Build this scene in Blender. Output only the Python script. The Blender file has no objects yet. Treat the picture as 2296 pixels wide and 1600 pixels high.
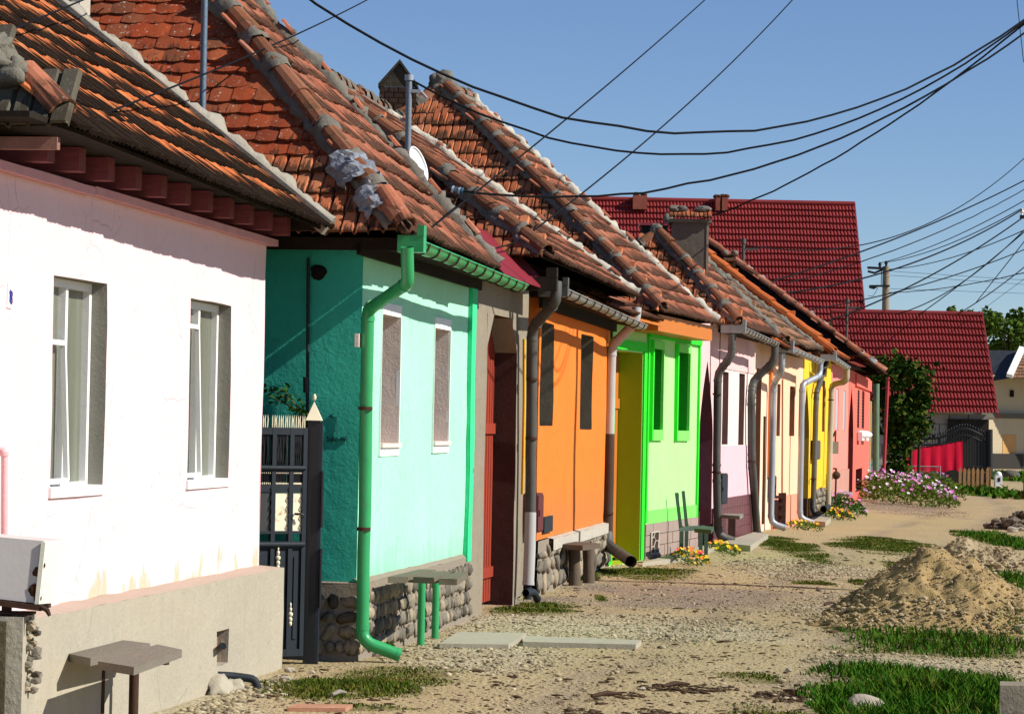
import bpy, math, random
from mathutils import Vector, Matrix, noise
import numpy as np
random.seed(7)
rng = np.random.default_rng(7)
V = Vector
SC = bpy.context.scene
COL = SC.collection

# ------------------------------------------------------------------ camera, sky, sun, exposure
FPX, CX, CY, EYE = 6500.0, 1147.5, 800.0, 1.7       # focal length and centre in units of a 2295 x 1600 frame
PITCH, ROLL = math.atan(154 / FPX), 0.02
_F = V((0, math.cos(PITCH), math.sin(PITCH)))
_U0 = V((0, -math.sin(PITCH), math.cos(PITCH)))
_R = V((1, 0, 0)) * math.cos(ROLL) + _U0 * math.sin(ROLL)
_U = V((-1, 0, 0)) * math.sin(ROLL) + _U0 * math.cos(ROLL)
CAM = V((0, 0, EYE))
cam_d = bpy.data.cameras.new('camera')
cam_d.sensor_width = 36
cam_d.lens = 36 * FPX / 2295
cam_d.clip_start, cam_d.clip_end = 0.5, 5000
cam = bpy.data.objects.new('camera', cam_d)
COL.objects.link(cam)
cam.matrix_world = Matrix(((_R.x, _U.x, -_F.x, 0), (_R.y, _U.y, -_F.y, 0), (_R.z, _U.z, -_F.z, EYE), (0, 0, 0, 1)))
SC.camera = cam

SUN_EL = math.radians(37)
SUN_AZ = math.atan2(0.968, -0.25)                    # measured from +Y towards +X
world = bpy.data.worlds.new('World')
SC.world = world
world.use_nodes = True
wn = world.node_tree.nodes
wl = world.node_tree.links
sky = wn.new('ShaderNodeTexSky')
sky.sky_type = 'NISHITA'
sky.sun_disc = False
sky.sun_elevation = SUN_EL
sky.sun_rotation = SUN_AZ
sky.altitude = 400
sky.air_density = 0.85
sky.dust_density = 0.0
sky.ozone_density = 6.0
hs = wn.new('ShaderNodeHueSaturation')
hs.inputs['Saturation'].default_value = 1.0
hs.inputs['Hue'].default_value = 0.506
hs.inputs['Value'].default_value = 1.0
wl.new(sky.outputs[0], hs.inputs['Color'])
wl.new(hs.outputs[0], wn['Background'].inputs['Color'])
wn['Background'].inputs['Strength'].default_value = 0.083

sun_d = bpy.data.lights.new('sun', 'SUN')
sun_d.energy = 5.0
sun_d.angle = math.radians(0.53)
sun_d.color = (1.0, 0.95, 0.86)
sun = bpy.data.objects.new('sun', sun_d)
COL.objects.link(sun)
SUNV = V((math.sin(SUN_AZ) * math.cos(SUN_EL), math.cos(SUN_AZ) * math.cos(SUN_EL), math.sin(SUN_EL)))
sun.rotation_euler = SUNV.to_track_quat('Z', 'Y').to_euler()
sun.location = SUNV * 60
SC.view_settings.view_transform = 'Standard'
SC.view_settings.look = 'None'
SC.view_settings.gamma = 1
SC.view_settings.use_curve_mapping = False
SC.view_settings.exposure = 0.36
SC.cycles.max_bounces = 6
SC.cycles.use_denoising = True

# ------------------------------------------------------------------ survey helpers: a sight line turned into a place
def ray(x, y):
    return _F * FPX + _R * (x - CX) + _U * (CY - y)
def P(x, y, Y):
    d = ray(x, y)
    return CAM + d * (Y / d.y)
def G(x, y, z=0.0):
    d = ray(x, y)
    return CAM + d * ((z - EYE) / d.z)
def px(p):
    d = V(p) - CAM
    w = d.dot(_F)
    return CX + FPX * d.dot(_R) / w, CY - FPX * d.dot(_U) / w
def seen(p, m=60):
    if p[1] < 2: return False
    x, y = px(p)
    return -m < x < 2295 + m and -m < y < 1600 + m

class Wall:
    """A vertical plane through two ground points; s runs along it, out away from it towards the road."""
    def __init__(self, A, B, amp=0.008, seed=0):
        self.A = V((A[0], A[1], 0)); self.B = V((B[0], B[1], 0))
        d = self.B - self.A
        self.L = d.length
        self.t = d.normalized()
        self.n = V((self.t.y, -self.t.x, 0))
        self.amp, self.seed = amp, seed
    def at(self, s, z, out=0.0):
        return self.A + self.t * s + self.n * out + V((0, 0, z))
    def wob(self, s, z, out=0.0):
        q = V((s * 1.3 + self.seed * 7.1, z * 1.3, self.seed * 3.3))
        o = noise.noise(q) * self.amp + noise.noise(q * 4) * self.amp * .35
        e = noise.noise(q * 3 + V((9, 4, 1))) * self.amp * .5
        return self.at(s + e, z + e, out + o)
    def hit(self, x, y, out=0.0):
        d = ray(x, y)
        o = self.A + self.n * out
        k = (o - CAM).dot(self.n) / d.dot(self.n)
        p = CAM + d * k
        return (p - self.A).dot(self.t), p.z
    def s(self, x, y=1000, out=0.0): return self.hit(x, y, out)[0]
    def z(self, x, y, out=0.0): return self.hit(x, y, out)[1]
    def p(self, x, y, out=0.0):
        s, z = self.hit(x, y, out)
        return self.at(s, z, out)

# ------------------------------------------------------------------ objects
def origin_of(o):
    v = V((0, 0, 0))
    while o is not None:
        v += o.location
        o = o.parent
    return v
def tag(o, label=None, cat=None, group=None, kind=None):
    if label: o['label'] = label
    if cat: o['category'] = cat
    if group: o['group'] = group
    if kind: o['kind'] = kind
    return o
ROW = {'house': 'houses of the row', 'gateway': 'gateways between the houses', 'bench': 'benches along the houses'}
def thing(name, label, cat, loc=(0, 0, 0), group=None):
    if group is None and name != 'cream_farmhouse': group = ROW.get(cat)
    if name == 'flower_clump': group = 'low flower clumps along the walls'
    o = bpy.data.objects.new(name, None)
    o.empty_display_size = 0.2
    COL.objects.link(o)
    o.location = loc
    return tag(o, label, cat, group)

def ico(sub):
    import bmesh
    bm = bmesh.new()
    bmesh.ops.create_icosphere(bm, subdivisions=sub, radius=1)
    bm.verts.index_update()
    vs = [v.co.copy() for v in bm.verts]
    fs = [[v.index for v in f.verts] for f in bm.faces]
    bm.free()
    return vs, fs
ICO1, ICO2, ICO3 = ico(1), ico(2), ico(3)

class MB:
    """Collects shapes in world coordinates; build() links them as one mesh object."""
    def __init__(self):
        self.v, self.f, self.sm, self.uv = [], [], [], None
    def face(self, pts, smooth=False):
        i = len(self.v)
        self.v += [tuple(p) for p in pts]
        self.f.append(tuple(range(i, i + len(pts))))
        self.sm.append(smooth)
    def raw(self, vs, fs, smooth=False):
        i = len(self.v)
        self.v += [tuple(p) for p in vs]
        for f in fs:
            self.f.append(tuple(j + i for j in f))
            self.sm.append(smooth)
    def hexa(self, c):            # eight corners: bottom ring 0-3, top ring 4-7
        self.raw(c, [(3, 2, 1, 0), (4, 5, 6, 7), (0, 1, 5, 4), (1, 2, 6, 5), (2, 3, 7, 6), (3, 0, 4, 7)])
    def block(self, o, a, b, c):  # corner and three edge vectors
        o, a, b, c = V(o), V(a), V(b), V(c)
        if a.cross(b).dot(c) < 0: a, b = b, a
        self.hexa([o, o + a, o + a + b, o + b, o + c, o + a + c, o + a + b + c, o + b + c])
    def box(self, c, s, rz=0.0):
        m = Matrix.Rotation(rz, 3, 'Z')
        a, b, d = m @ V((s[0], 0, 0)), m @ V((0, s[1], 0)), V((0, 0, s[2]))
        self.block(V(c) - (a + b + d) / 2, a, b, d)
    def beam(self, p, q, w, h, up=(0, 0, 1)):
        p, q = V(p), V(q)
        d = (q - p)
        x = d.cross(V(up)).normalized() * w
        y = x.cross(d).normalized() * h
        self.block(p - x / 2 - y / 2, d, x, y)
    def wallbox(self, W, s0, s1, z0, z1, o0, o1):
        self.block(W.at(s0, z0, o0), W.t * (s1 - s0), W.n * (o1 - o0), V((0, 0, z1 - z0)))
    def tube(self, pts, r, n=8, caps=True, smooth=True):
        pts = [V(p) for p in pts]
        rs = r if isinstance(r, (list, tuple)) else [r] * len(pts)
        rings = []
        T = (pts[1] - pts[0]).normalized()
        x = T.orthogonal().normalized()
        for i, p in enumerate(pts):
            if 0 < i < len(pts) - 1:
                t2 = ((pts[i + 1] - p).normalized() + (p - pts[i - 1]).normalized())
                t2 = t2.normalized() if t2.length > 1e-6 else T
            elif i == 0: t2 = (pts[1] - p).normalized()
            else: t2 = (p - pts[i - 1]).normalized()
            x = (x - t2 * x.dot(t2))
            x = x.normalized() if x.length > 1e-6 else t2.orthogonal().normalized()
            y = t2.cross(x)
            k = 1.0
            if 0 < i < len(pts) - 1:
                c = (pts[i + 1] - p).normalized().dot(t2)
                k = 1.0 / max(c, .6)
            rings.append([p + (x * math.cos(a) + y * math.sin(a)) * rs[i] * (1 + (k - 1) * .5) for a in [2 * math.pi * j / n for j in range(n)]])
        vs = [q for ring in rings for q in ring]
        fs = []
        for i in range(len(rings) - 1):
            for j in range(n):
                fs.append((i * n + j, i * n + (j + 1) % n, (i + 1) * n + (j + 1) % n, (i + 1) * n + j))
        self.raw(vs, fs, smooth)
        if caps:
            self.face(list(reversed(rings[0])))
            self.face(rings[-1])
    def blob(self, c, r, seed=0, rough=.25, base=ICO2, smooth=True, rot=None, freq=1.3):
        c = V(c); r = V(r) if not isinstance(r, (int, float)) else V((r, r, r))
        out = []
        for v in base[0]:
            k = 1 + rough * noise.noise(v * freq + V((seed * 3.7, seed * 1.9, seed * .7)))
            q = V((v.x * r.x, v.y * r.y, v.z * r.z)) * k
            if rot: q = rot @ q
            out.append(c + q)
        self.raw(out, base[1], smooth)
    def build(self, name, mat, parent=None, label=None, cat=None, group=None, kind=None):
        o = V((0, 0, 0)) if parent is None else origin_of(parent)
        me = bpy.data.meshes.new(name)
        if parent is None and cat and self.v:      # a thing that is one mesh: origin at its base
            a = np.array(self.v)
            o = V((float(a[:, 0].mean()), float(a[:, 1].mean()), float(a[:, 2].min())))
        vs = [(p[0] - o.x, p[1] - o.y, p[2] - o.z) for p in self.v] if o.length > 0 else self.v
        me.from_pydata(vs, [], self.f)
        if any(self.sm): me.polygons.foreach_set('use_smooth', self.sm)
        if self.uv:
            l = me.uv_layers.new(name='UVMap')
            l.data.foreach_set('uv', np.array(self.uv, dtype=np.float32).ravel())
        me.update()
        if mat: me.materials.append(mat)
        ob = bpy.data.objects.new(name, me)
        COL.objects.link(ob)
        if parent is not None: ob.parent = parent
        else: ob.location = o
        return tag(ob, label, cat, group, kind)

# ------------------------------------------------------------------ materials
MATS = {}
class NT:
    def __init__(self, name):
        self.m = bpy.data.materials.new(name)
        self.m.use_nodes = True
        self.t = self.m.node_tree
        self.b = self.t.nodes['Principled BSDF']
    def n(self, typ, **kw):
        x = self.t.nodes.new('ShaderNode' + typ)
        for k, v in kw.items():
            if k in x.inputs: self.put(x.inputs[k], v)
            else: setattr(x, k, v)
        return x
    def put(self, sock, v):
        if isinstance(v, bpy.types.NodeSocket): self.t.links.new(v, sock)
        elif isinstance(v, (tuple, list)) and len(v) == 3 and sock.type == 'RGBA': sock.default_value = (*v, 1)
        else: sock.default_value = v
    def pos(self): return self.n('NewGeometry').outputs['Position']
    def scaled(self, vec, sc, off=None):
        mp = self.n('Mapping')
        self.put(mp.inputs['Vector'], vec)
        mp.inputs['Scale'].default_value = sc if isinstance(sc, (tuple, list)) else (sc, sc, sc)
        if off is not None: self.put(mp.inputs['Location'], off)
        return mp.outputs[0]
    def noise(self, vec, scale=1.0, detail=4, rough=.6, dist=0.0):
        x = self.n('TexNoise')
        self.put(x.inputs['Vector'], vec)
        x.inputs['Scale'].default_value = scale
        x.inputs['Detail'].default_value = detail
        x.inputs['Roughness'].default_value = rough
        x.inputs['Distortion'].default_value = dist
        return x.outputs['Fac']
    def ramp(self, fac, a, b, lo=0.0, hi=1.0):
        x = self.n('MapRange')
        self.put(x.inputs['Value'], fac)
        x.inputs['From Min'].default_value = a
        x.inputs['From Max'].default_value = b
        x.inputs['To Min'].default_value = lo
        x.inputs['To Max'].default_value = hi
        return x.outputs['Result']
    def mix(self, fac, a, b, mode='MIX'):
        x = self.n('Mix', data_type='RGBA', blend_type=mode)
        self.put(x.inputs[0], fac)
        self.put(x.inputs[6], a)
        self.put(x.inputs[7], b)
        return x.outputs[2]
    def math(self, op, a, b=0.0):
        x = self.n('Math', operation=op)
        self.put(x.inputs[0], a)
        self.put(x.inputs[1], b)
        return x.outputs[0]
    def rnd(self):
        a = self.n('NewGeometry').outputs['Random Per Island']
        b = self.n('ObjectInfo').outputs['Random']
        return self.math('FRACT', self.math('ADD', a, b))
    def bump(self, h, strength=.3, dist=.01):
        x = self.n('Bump')
        x.inputs['Strength'].default_value = strength
        x.inputs['Distance'].default_value = dist
        self.put(x.inputs['Height'], h)
        self.put(self.b.inputs['Normal'], x.outputs[0])
    def done(self, col, rough=.8, spec=.3, metal=0.0):
        self.put(self.b.inputs['Base Color'], col)
        self.put(self.b.inputs['Roughness'], rough)
        self.b.inputs['Specular IOR Level'].default_value = spec
        self.b.inputs['Metallic'].default_value = metal
        return self.m

def mul(c, k): return tuple(min(1, x * k) for x in c)

def pmat(name, col, col2=None, var=.12, scale=3.0, rough=.8, spec=.14, metal=0.0, bump=.25, bscale=60, streak=0.0, streak_col=None,
         spots=0.0, spot_col=(.05, .045, .03), spot_scale=9.0, peel=None, grime=None, island=0.0, stretch=(1, 1, 1), cracks=0.0):
    """Paint, plaster, metal, wood: mottled colour, run-off streaks, spots, peeling near a height."""
    if name in MATS: return MATS[name]
    t = NT(name)
    p = t.pos()
    pv = t.scaled(p, stretch) if stretch != (1, 1, 1) else p
    n1 = t.noise(pv, scale, 5)
    c = t.mix(t.ramp(n1, .3, .7), mul(col, 1 - var), col2 or mul(col, 1 + var))
    n2 = t.noise(pv, scale * 9, 4, .7)
    c = t.mix(t.ramp(n2, .25, .75, 0, .35), c, mul(col, 1 - var * 2.2))
    if streak > 0:
        sp = t.scaled(p, (11, 11, .55))
        s = t.noise(sp, 1.0, 5, .65)
        c = t.mix(t.ramp(s, .52, .78, 0, streak), c, streak_col or mul(col, .45))
    if spots > 0:
        s = t.noise(p, spot_scale, 5, .75)
        c = t.mix(t.ramp(s, .62, .70, 0, spots), c, spot_col)
    if peel:
        zlo, zhi, pc = peel
        z = t.n('SeparateXYZ'); t.put(z.inputs[0], p)
        h = t.ramp(z.outputs[2], zlo, zhi, .12, -.25)
        s = t.noise(t.scaled(p, (1, 1, .45)), 4.5, 6, .62)
        c = t.mix(t.ramp(t.math('ADD', s, h), .60, .655), c, pc)
    if grime:
        zlo, zhi, gc, ga = grime
        z = t.n('SeparateXYZ'); t.put(z.inputs[0], p)
        s = t.noise(t.scaled(p, (6, 6, 1.2)), 1.0, 5, .65)
        h = t.ramp(z.outputs[2], zlo, zhi, .35, -.45)
        c = t.mix(t.ramp(t.math('ADD', s, h), .45, .85, 0, ga), c, gc)
    if cracks > 0:
        w_ = t.n('Mix', data_type='VECTOR'); t.put(w_.inputs[0], .12); t.put(w_.inputs[4], t.scaled(p, 1.0)); nz_ = t.n('TexNoise'); t.put(nz_.inputs['Vector'], p); nz_.inputs['Scale'].default_value = 3.0; nz_.inputs['Detail'].default_value = 5; t.put(w_.inputs[5], nz_.outputs['Color'])
        v_ = t.n('TexVoronoi', feature='DISTANCE_TO_EDGE'); t.put(v_.inputs['Vector'], w_.outputs[1]); v_.inputs['Scale'].default_value = 1.9
        cm = t.math('MULTIPLY', t.ramp(v_.outputs['Distance'], .007, .0, 0, 1), t.ramp(t.noise(p, .9, 3), .50, .58, 0, cracks))
        c = t.mix(cm, c, mul(col, .3))
        c = t.mix(t.ramp(t.noise(t.scaled(p, (1, 1, .6)), 1.7, 6, .68), .55, .75, 0, cracks * .45), c, mul(col, .72))
    if island > 0:
        c = t.mix(t.ramp(t.rnd(), 0, 1, 0, island), c, mul(col, .35))
    if bump > 0:
        b = t.math('ADD', t.noise(pv, bscale, 4, .7), t.math('MULTIPLY', t.noise(pv, bscale * .13, 3), 2.0))
        t.bump(b, bump, .012)
    MATS[name] = t.done(c, t.ramp(n2, .2, .8, rough - .08, min(1, rough + .08)), spec, metal)
    return MATS[name]

def tile_mat(name, cols, stain, stain_amt, lichen=0.0, lichen_col=(.55, .53, .46), fine=14.0, finger=.5, moss=0.0):
    """Fired clay: each tile its own colour, soot, moss and painted gap shade rising from its lower edge, lichen spots."""
    if name in MATS: return MATS[name]
    t = NT(name)
    p = t.pos()
    r = t.rnd()
    uv = t.n('UVMap').outputs[0]
    off = t.n('CombineXYZ')
    t.put(off.inputs[0], t.math('MULTIPLY', r, 37.0)); t.put(off.inputs[1], t.math('MULTIPLY', r, 91.0))
    c = t.n('ValToRGB')
    e = c.color_ramp.elements
    e[0].position, e[0].color = 0, (*cols[0], 1)
    e[1].position, e[1].color = 1, (*cols[-1], 1)
    for i, k in enumerate(cols[1:-1]):
        q = e.new((i + 1) / (len(cols) - 1)); q.color = (*k, 1)
    t.put(c.inputs[0], r)
    col = c.outputs[0]
    col = t.mix(t.ramp(t.noise(p, fine, 5, .7), .3, .75, 0, .55), col, mul(cols[0], .62))
    if stain_amt > 0:
        s = t.noise(t.scaled(uv, (5.5, .9, 1), off.outputs[0]), 1.0, 5, .62)
        y = t.n('SeparateXYZ'); t.put(y.inputs[0], uv)
        low = t.ramp(y.outputs[1], 0, .8, finger * .42, -.12)
        big = t.ramp(t.noise(p, 1.1, 2), .3, .7, -.09, .09)
        f = t.math('ADD', t.math('ADD', s, low), big)
        col = t.mix(t.ramp(f, .60 - stain_amt * .25, .68 - stain_amt * .22), col, stain)
    if lichen > 0:
        col = t.mix(t.ramp(t.noise(p, 30, 5, .72), .61, .67, 0, lichen), col, lichen_col)
    if moss > 0:
        col = t.mix(t.ramp(t.noise(p, 5, 5, .7), .55, .7, 0, moss), col, (.07, .06, .03))
    t.bump(t.noise(p, 70, 4, .7), .35, .01)
    MATS[name] = t.done(col, .92, .05)
    return MATS[name]
# ------------------------------------------------------------------ palette
TERRA = tile_mat('sunlit_clay_tile', [(.38, .125, .068), (.44, .165, .095), (.30, .10, .058), (.46, .20, .125)], (.085, .04, .025), .48, .35, fine=10, finger=.62, moss=.5)  # lower-edge stain strengthened to paint the shaded gaps between courses
TERRA_HIP = tile_mat('ribbed_clay_tile', [(.50, .15, .065), (.42, .12, .05), (.56, .21, .10), (.34, .11, .055)], (.09, .04, .022), .36, .15, fine=9, finger=.35, moss=.25)
BEAVER = tile_mat('red_flat_clay_tile', [(.31, .056, .022), (.36, .075, .028), (.22, .052, .025), (.40, .105, .042), (.17, .065, .034)], (.075, .03, .017), .10, .85, fine=11, finger=.14, moss=.55)
RIDGET = tile_mat('shaded_weathered_ridge_tile', [(.20, .08, .042), (.27, .11, .06), (.16, .068, .038), (.34, .15, .09)], (.075, .04, .025), .35, .3, fine=9, finger=.2, moss=.6)  # brown darkened for the shaded flank of ridge tiles, plus stains and moss
SOOTY = tile_mat('sooty_ribbed_clay_tile', [(.66, .18, .06), (.72, .23, .08), (.58, .15, .05), (.70, .28, .11)], (.017, .010, .006), .86, .08, fine=8, finger=.62, moss=.12)
GREYT = tile_mat('grey_weathered_tile', [(.12, .10, .075), (.15, .135, .10), (.09, .08, .06)], (.06, .05, .035), .3, .3)
BROWNT = tile_mat('brown_mossy_clay_tile', [(.30, .15, .085), (.36, .19, .11), (.25, .13, .08)], (.085, .05, .03), .45, .35, fine=9, moss=.5)
ORANGET = tile_mat('new_orange_clay_tile', [(.50, .12, .035), (.55, .15, .045), (.46, .11, .035)], (.16, .05, .02), .18, .05, fine=9, moss=.1)
MAROON = pmat('maroon_sheet_metal', (.27, .028, .045), var=.10, scale=1.2, rough=.5, spec=.4, bump=.03)
CEMENT = pmat('rough_grey_cement', (.28, .255, .21), (.11, .10, .085), var=.25, scale=6, rough=.95, bump=.8, bscale=35, spots=.7, spot_col=(.12, .11, .09), spot_scale=11)
CEMENT_PALE = pmat('pale_cement', (.60, .56, .47), (.46, .42, .34), var=.2, scale=4, rough=.95, bump=.7, bscale=30, spots=.8, spot_col=(.17, .14, .10), spot_scale=6)
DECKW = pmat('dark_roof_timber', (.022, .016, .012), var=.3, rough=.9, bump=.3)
OLDWOOD = pmat('grey_weathered_wood', (.34, .31, .26), (.25, .22, .18), var=.2, scale=3, rough=.85, bump=.5, bscale=40, stretch=(3, 1, 6))
ZINC = pmat('dull_zinc', (.36, .37, .36), (.27, .27, .25), var=.15, scale=5, rough=.5, spec=.4, metal=.35, bump=.06, streak=.45, streak_col=(.20, .15, .10))
ZINC_NEW = pmat('clean_zinc', (.34, .365, .40), var=.08, scale=4, rough=.45, spec=.4, metal=.3, bump=.04)
ZINC_OLD = pmat('stained_zinc', (.15, .15, .14), (.09, .085, .075), var=.2, scale=5, rough=.6, metal=.3, bump=.1, streak=.7, streak_col=(.09, .06, .045))
RUST = pmat('rust_brown_metal', (.10, .055, .035), (.06, .03, .02), var=.3, scale=8, rough=.8, bump=.3)
BLACK = pmat('black_painted_iron', (.009, .010, .012), var=.2, rough=.45, spec=.4, bump=.04)
SLATE = pmat('dark_slate_paint', (.026, .034, .043), (.016, .022, .028), var=.15, scale=4, rough=.6, spec=.2, bump=.08, streak=.3)
CREAMM = pmat('cream_painted_metal', (.78, .72, .52), var=.06, rough=.5, bump=.05, spots=.8, spot_col=(.35, .16, .05), spot_scale=5)
WHITE = pmat('white_paint', (.80, .80, .78), var=.04, rough=.5, bump=.08, spots=.35, spot_col=(.45, .40, .32))
CABLE = pmat('black_cable', (.006, .007, .009), var=.1, rough=.8, spec=.1, bump=0)
VOIDM = pmat('dark_interior', (.01, .009, .008), var=.1, rough=.9, bump=0)
MORTAR = pmat('sandy_mortar', (.36, .31, .24), (.26, .22, .17), var=.2, scale=7, rough=.95, bump=.8, bscale=45)

def glass_mat(name, col, rough=.12):
    if name in MATS: return MATS[name]
    t = NT(name)
    p = t.pos()
    n = t.noise(t.scaled(p, (9, 9, .6)), 1.0, 4)
    MATS[name] = t.done(t.mix(t.ramp(n, .3, .7), mul(col, .7), mul(col, 1.2)), rough, .6)
    return MATS[name]
PANE = glass_mat('dusty_window_glass', (.16, .17, .125))
PANE_DK = glass_mat('dark_window_glass', (.04, .045, .05))

def stone_mat(name, a, b, c):
    if name in MATS: return MATS[name]
    t = NT(name)
    p = t.pos()
    r = t.rnd()
    col = t.mix(t.ramp(r, 0, .5), a, b)
    col = t.mix(t.ramp(r, .6, 1), col, c)
    col = t.mix(t.ramp(t.noise(p, 22, 5, .7), .3, .75, 0, .6), col, mul(a, .5))
    t.bump(t.noise(p, 60, 4), .5, .01)
    MATS[name] = t.done(col, .88, .1)
    return MATS[name]
EARTHSTONE = stone_mat('earthy_stone', (.30, .22, .12), (.44, .33, .18), (.54, .44, .28))
RUBBLE = stone_mat('river_stone', (.09, .08, .065), (.25, .22, .17), (.42, .34, .23))
GRAVELM = stone_mat('gravel_stone', (.17, .145, .10), (.42, .345, .205), (.56, .48, .32))

# ------------------------------------------------------------------ walls with openings
def lin(a, b, step):
    n = max(1, int(math.ceil((b - a) / step)))
    return [a + (b - a) * i / n for i in range(n + 1)]

def facade(mb, rev, W, s0, s1, z0, z1, ops, step=.3, out=0.0):
    """Front skin with recessed openings; the reveals go into rev (may be mb itself)."""
    ss, zs = sorted({s0, s1, *[o['s0'] for o in ops], *[o['s1'] for o in ops]}), sorted({z0, z1, *[o['z0'] for o in ops], *[o['z1'] for o in ops]})
    S, Z = [], []
    for a, b in zip(ss, ss[1:]): S += lin(a, b, step)[:-1]
    S.append(ss[-1])
    for a, b in zip(zs, zs[1:]): Z += lin(a, b, step)[:-1]
    Z.append(zs[-1])
    nz = len(Z)
    vs = [W.wob(s, z, out) for s in S for z in Z]
    fs = []
    for i in range(len(S) - 1):
        for j in range(nz - 1):
            cs, cz = (S[i] + S[i + 1]) / 2, (Z[j] + Z[j + 1]) / 2
            if any(o['s0'] < cs < o['s1'] and o['z0'] < cz < o['z1'] for o in ops): continue
            fs.append((i * nz + j, (i + 1) * nz + j, (i + 1) * nz + j + 1, i * nz + j + 1))
    mb.raw(vs, fs, True)
    for o in ops:
        a, b, c, d, dep = o['s0'], o['s1'], o['z0'], o['z1'], o['depth']
        tgt = o.get('rev', rev)
        if o.get('arch'):
            sp = d - o['arch']
            m = (a + b) / 2
            cur = [(a + (m - a) * (1 - math.cos(u * math.pi / 2)) ** 1.0, sp + (d - sp) * math.sin(u * math.pi / 2) ** .9) for u in [k / 8 for k in range(9)]]
            cur = [(a + (m - a) * (k / 8) ** 1.55, sp + (d - sp) * (k / 8)) for k in range(9)]
            cur2 = [(a + b - x, y) for x, y in reversed(cur)]
            for q, corner in ((cur, (a, d)), (cur2, (b, d))):
                for k in range(8):
                    mb.face([W.wob(*corner, out), W.wob(*q[k], out), W.wob(*q[k + 1], out)][::-1])
            path = [(a, c)] + cur + cur2[1:] + [(b, c)]
        else:
            path = [(a, z) for z in lin(c, d, step)] + [(s, d) for s in lin(a, b, step)][1:] + [(b, z) for z in reversed(lin(c, d, step))][1:]
            if o.get('sill', True): path = path + [(a, c)]
        for (sa, za), (sb, zb) in zip(path, path[1:]):
            tgt.face([W.wob(sa, za, out), W.wob(sb, zb, out), W.at(sb, zb, out - dep), W.at(sa, za, out - dep)])

def side_wall(mb, W, s, z0, z1, depth, step=.3, flip=False, gable=None):
    D = lin(0, depth, step); Z = lin(z0, z1, step)
    vs = []
    for d in D:
        for z in Z:
            q = V((d * 1.3 + 31 + s, z * 1.3, W.seed * 2.2))
            vs.append(W.at(s + noise.noise(q) * W.amp * (0 if d == 0 else 1) + (W.wob(s, z) - W.at(s, z)).dot(W.t) * (1 if d == 0 else 0), z, -d))
    nz = len(Z)
    fs = []
    for i in range(len(D) - 1):
        for j in range(nz - 1):
            q = (i * nz + j, i * nz + j + 1, (i + 1) * nz + j + 1, (i + 1) * nz + j)
            fs.append(q[::-1] if flip else q)
    mb.raw(vs, fs, True)

def house_walls(root, W, s0, s1, z0, z1, depth, ops, mat, rev_mat=None, step=.3, name='wall', sides=(True, True)):
    mb = MB()
    rev = MB() if rev_mat else mb
    if rev_mat:
        for o in ops: o.setdefault('rev', MB())
    facade(mb, rev, W, s0, s1, z0, z1, ops, step)
    if sides[0]: side_wall(mb, W, s0, z0, z1, depth, step)
    if sides[1]: side_wall(mb, W, s1, z0, z1, depth, 1.0, True)
    if any(sides): mb.face([W.at(s0, z0, -depth), W.at(s0, z1, -depth), W.at(s1, z1, -depth), W.at(s1, z0, -depth)])
    w = mb.build(name, mat, root)
    if rev_mat:
        for o in ops: o['rev'].build('window_reveal', rev_mat, w)
    return w

def op(W, xl, xr, yt, yb, depth, ym=None, **kw):
    ym = ym or (yt + yb) / 2
    s0, s1 = W.s(xl, ym), W.s(xr, ym)
    d = dict(s0=s0, s1=s1, z0=W.z(xl, yb), z1=W.z(xl, yt), depth=depth)
    d.update(kw)
    return d

def window(root, W, o, frame=WHITE, pane=PANE, fw=.055, inset=None, mull=True, bars=0, name='window'):
    d = -(inset if inset is not None else o['depth'] - .012)
    a, b, c, e = o['s0'] + .002, o['s1'] - .002, o['z0'] + .002, o['z1'] - .002
    mb = MB()
    t = .05
    mb.wallbox(W, a, a + fw, c, e, d - t, d); mb.wallbox(W, b - fw, b, c, e, d - t, d)
    mb.wallbox(W, a + fw, b - fw, c, c + fw, d - t, d); mb.wallbox(W, a + fw, b - fw, e - fw, e, d - t, d)
    if mull: mb.wallbox(W, (a + b) / 2 - fw / 2, (a + b) / 2 + fw / 2, c + fw, e - fw, d - t, d + .004)
    for k in range(bars):
        z = c + fw + (e - c - 2 * fw) * (k + 1) / (bars + 1)
        mb.wallbox(W, a + fw, b - fw, z - .015, z + .015, d - t, d - .003)
    w = mb.build(name, frame, root)
    pn = MB()
    pn.wallbox(W, a + fw * .5, b - fw * .5, c + fw * .5, e - fw * .5, d - t + .004, d - t + .012)
    pn.build('pane', pane, w)
    return w

def surround(root, W, o, wd, mat, proud=.014, top=None, bottom=None, left=None, right=None, name='window_surround'):
    mb = MB()
    top, bottom = top if top is not None else wd, bottom if bottom is not None else wd
    l, r = left if left is not None else wd, right if right is not None else wd
    mb.wallbox(W, o['s0'] - l, o['s1'] + r, o['z1'], o['z1'] + top, -.02, proud)
    mb.wallbox(W, o['s0'] - l, o['s1'] + r, o['z0'] - bottom, o['z0'], -.02, proud)
    mb.wallbox(W, o['s0'] - l, o['s0'] - .001, o['z0'], o['z1'], -.02, proud)
    mb.wallbox(W, o['s1'] + .001, o['s1'] + r, o['z0'], o['z1'], -.02, proud)
    return mb.build(name, mat, root)

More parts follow.
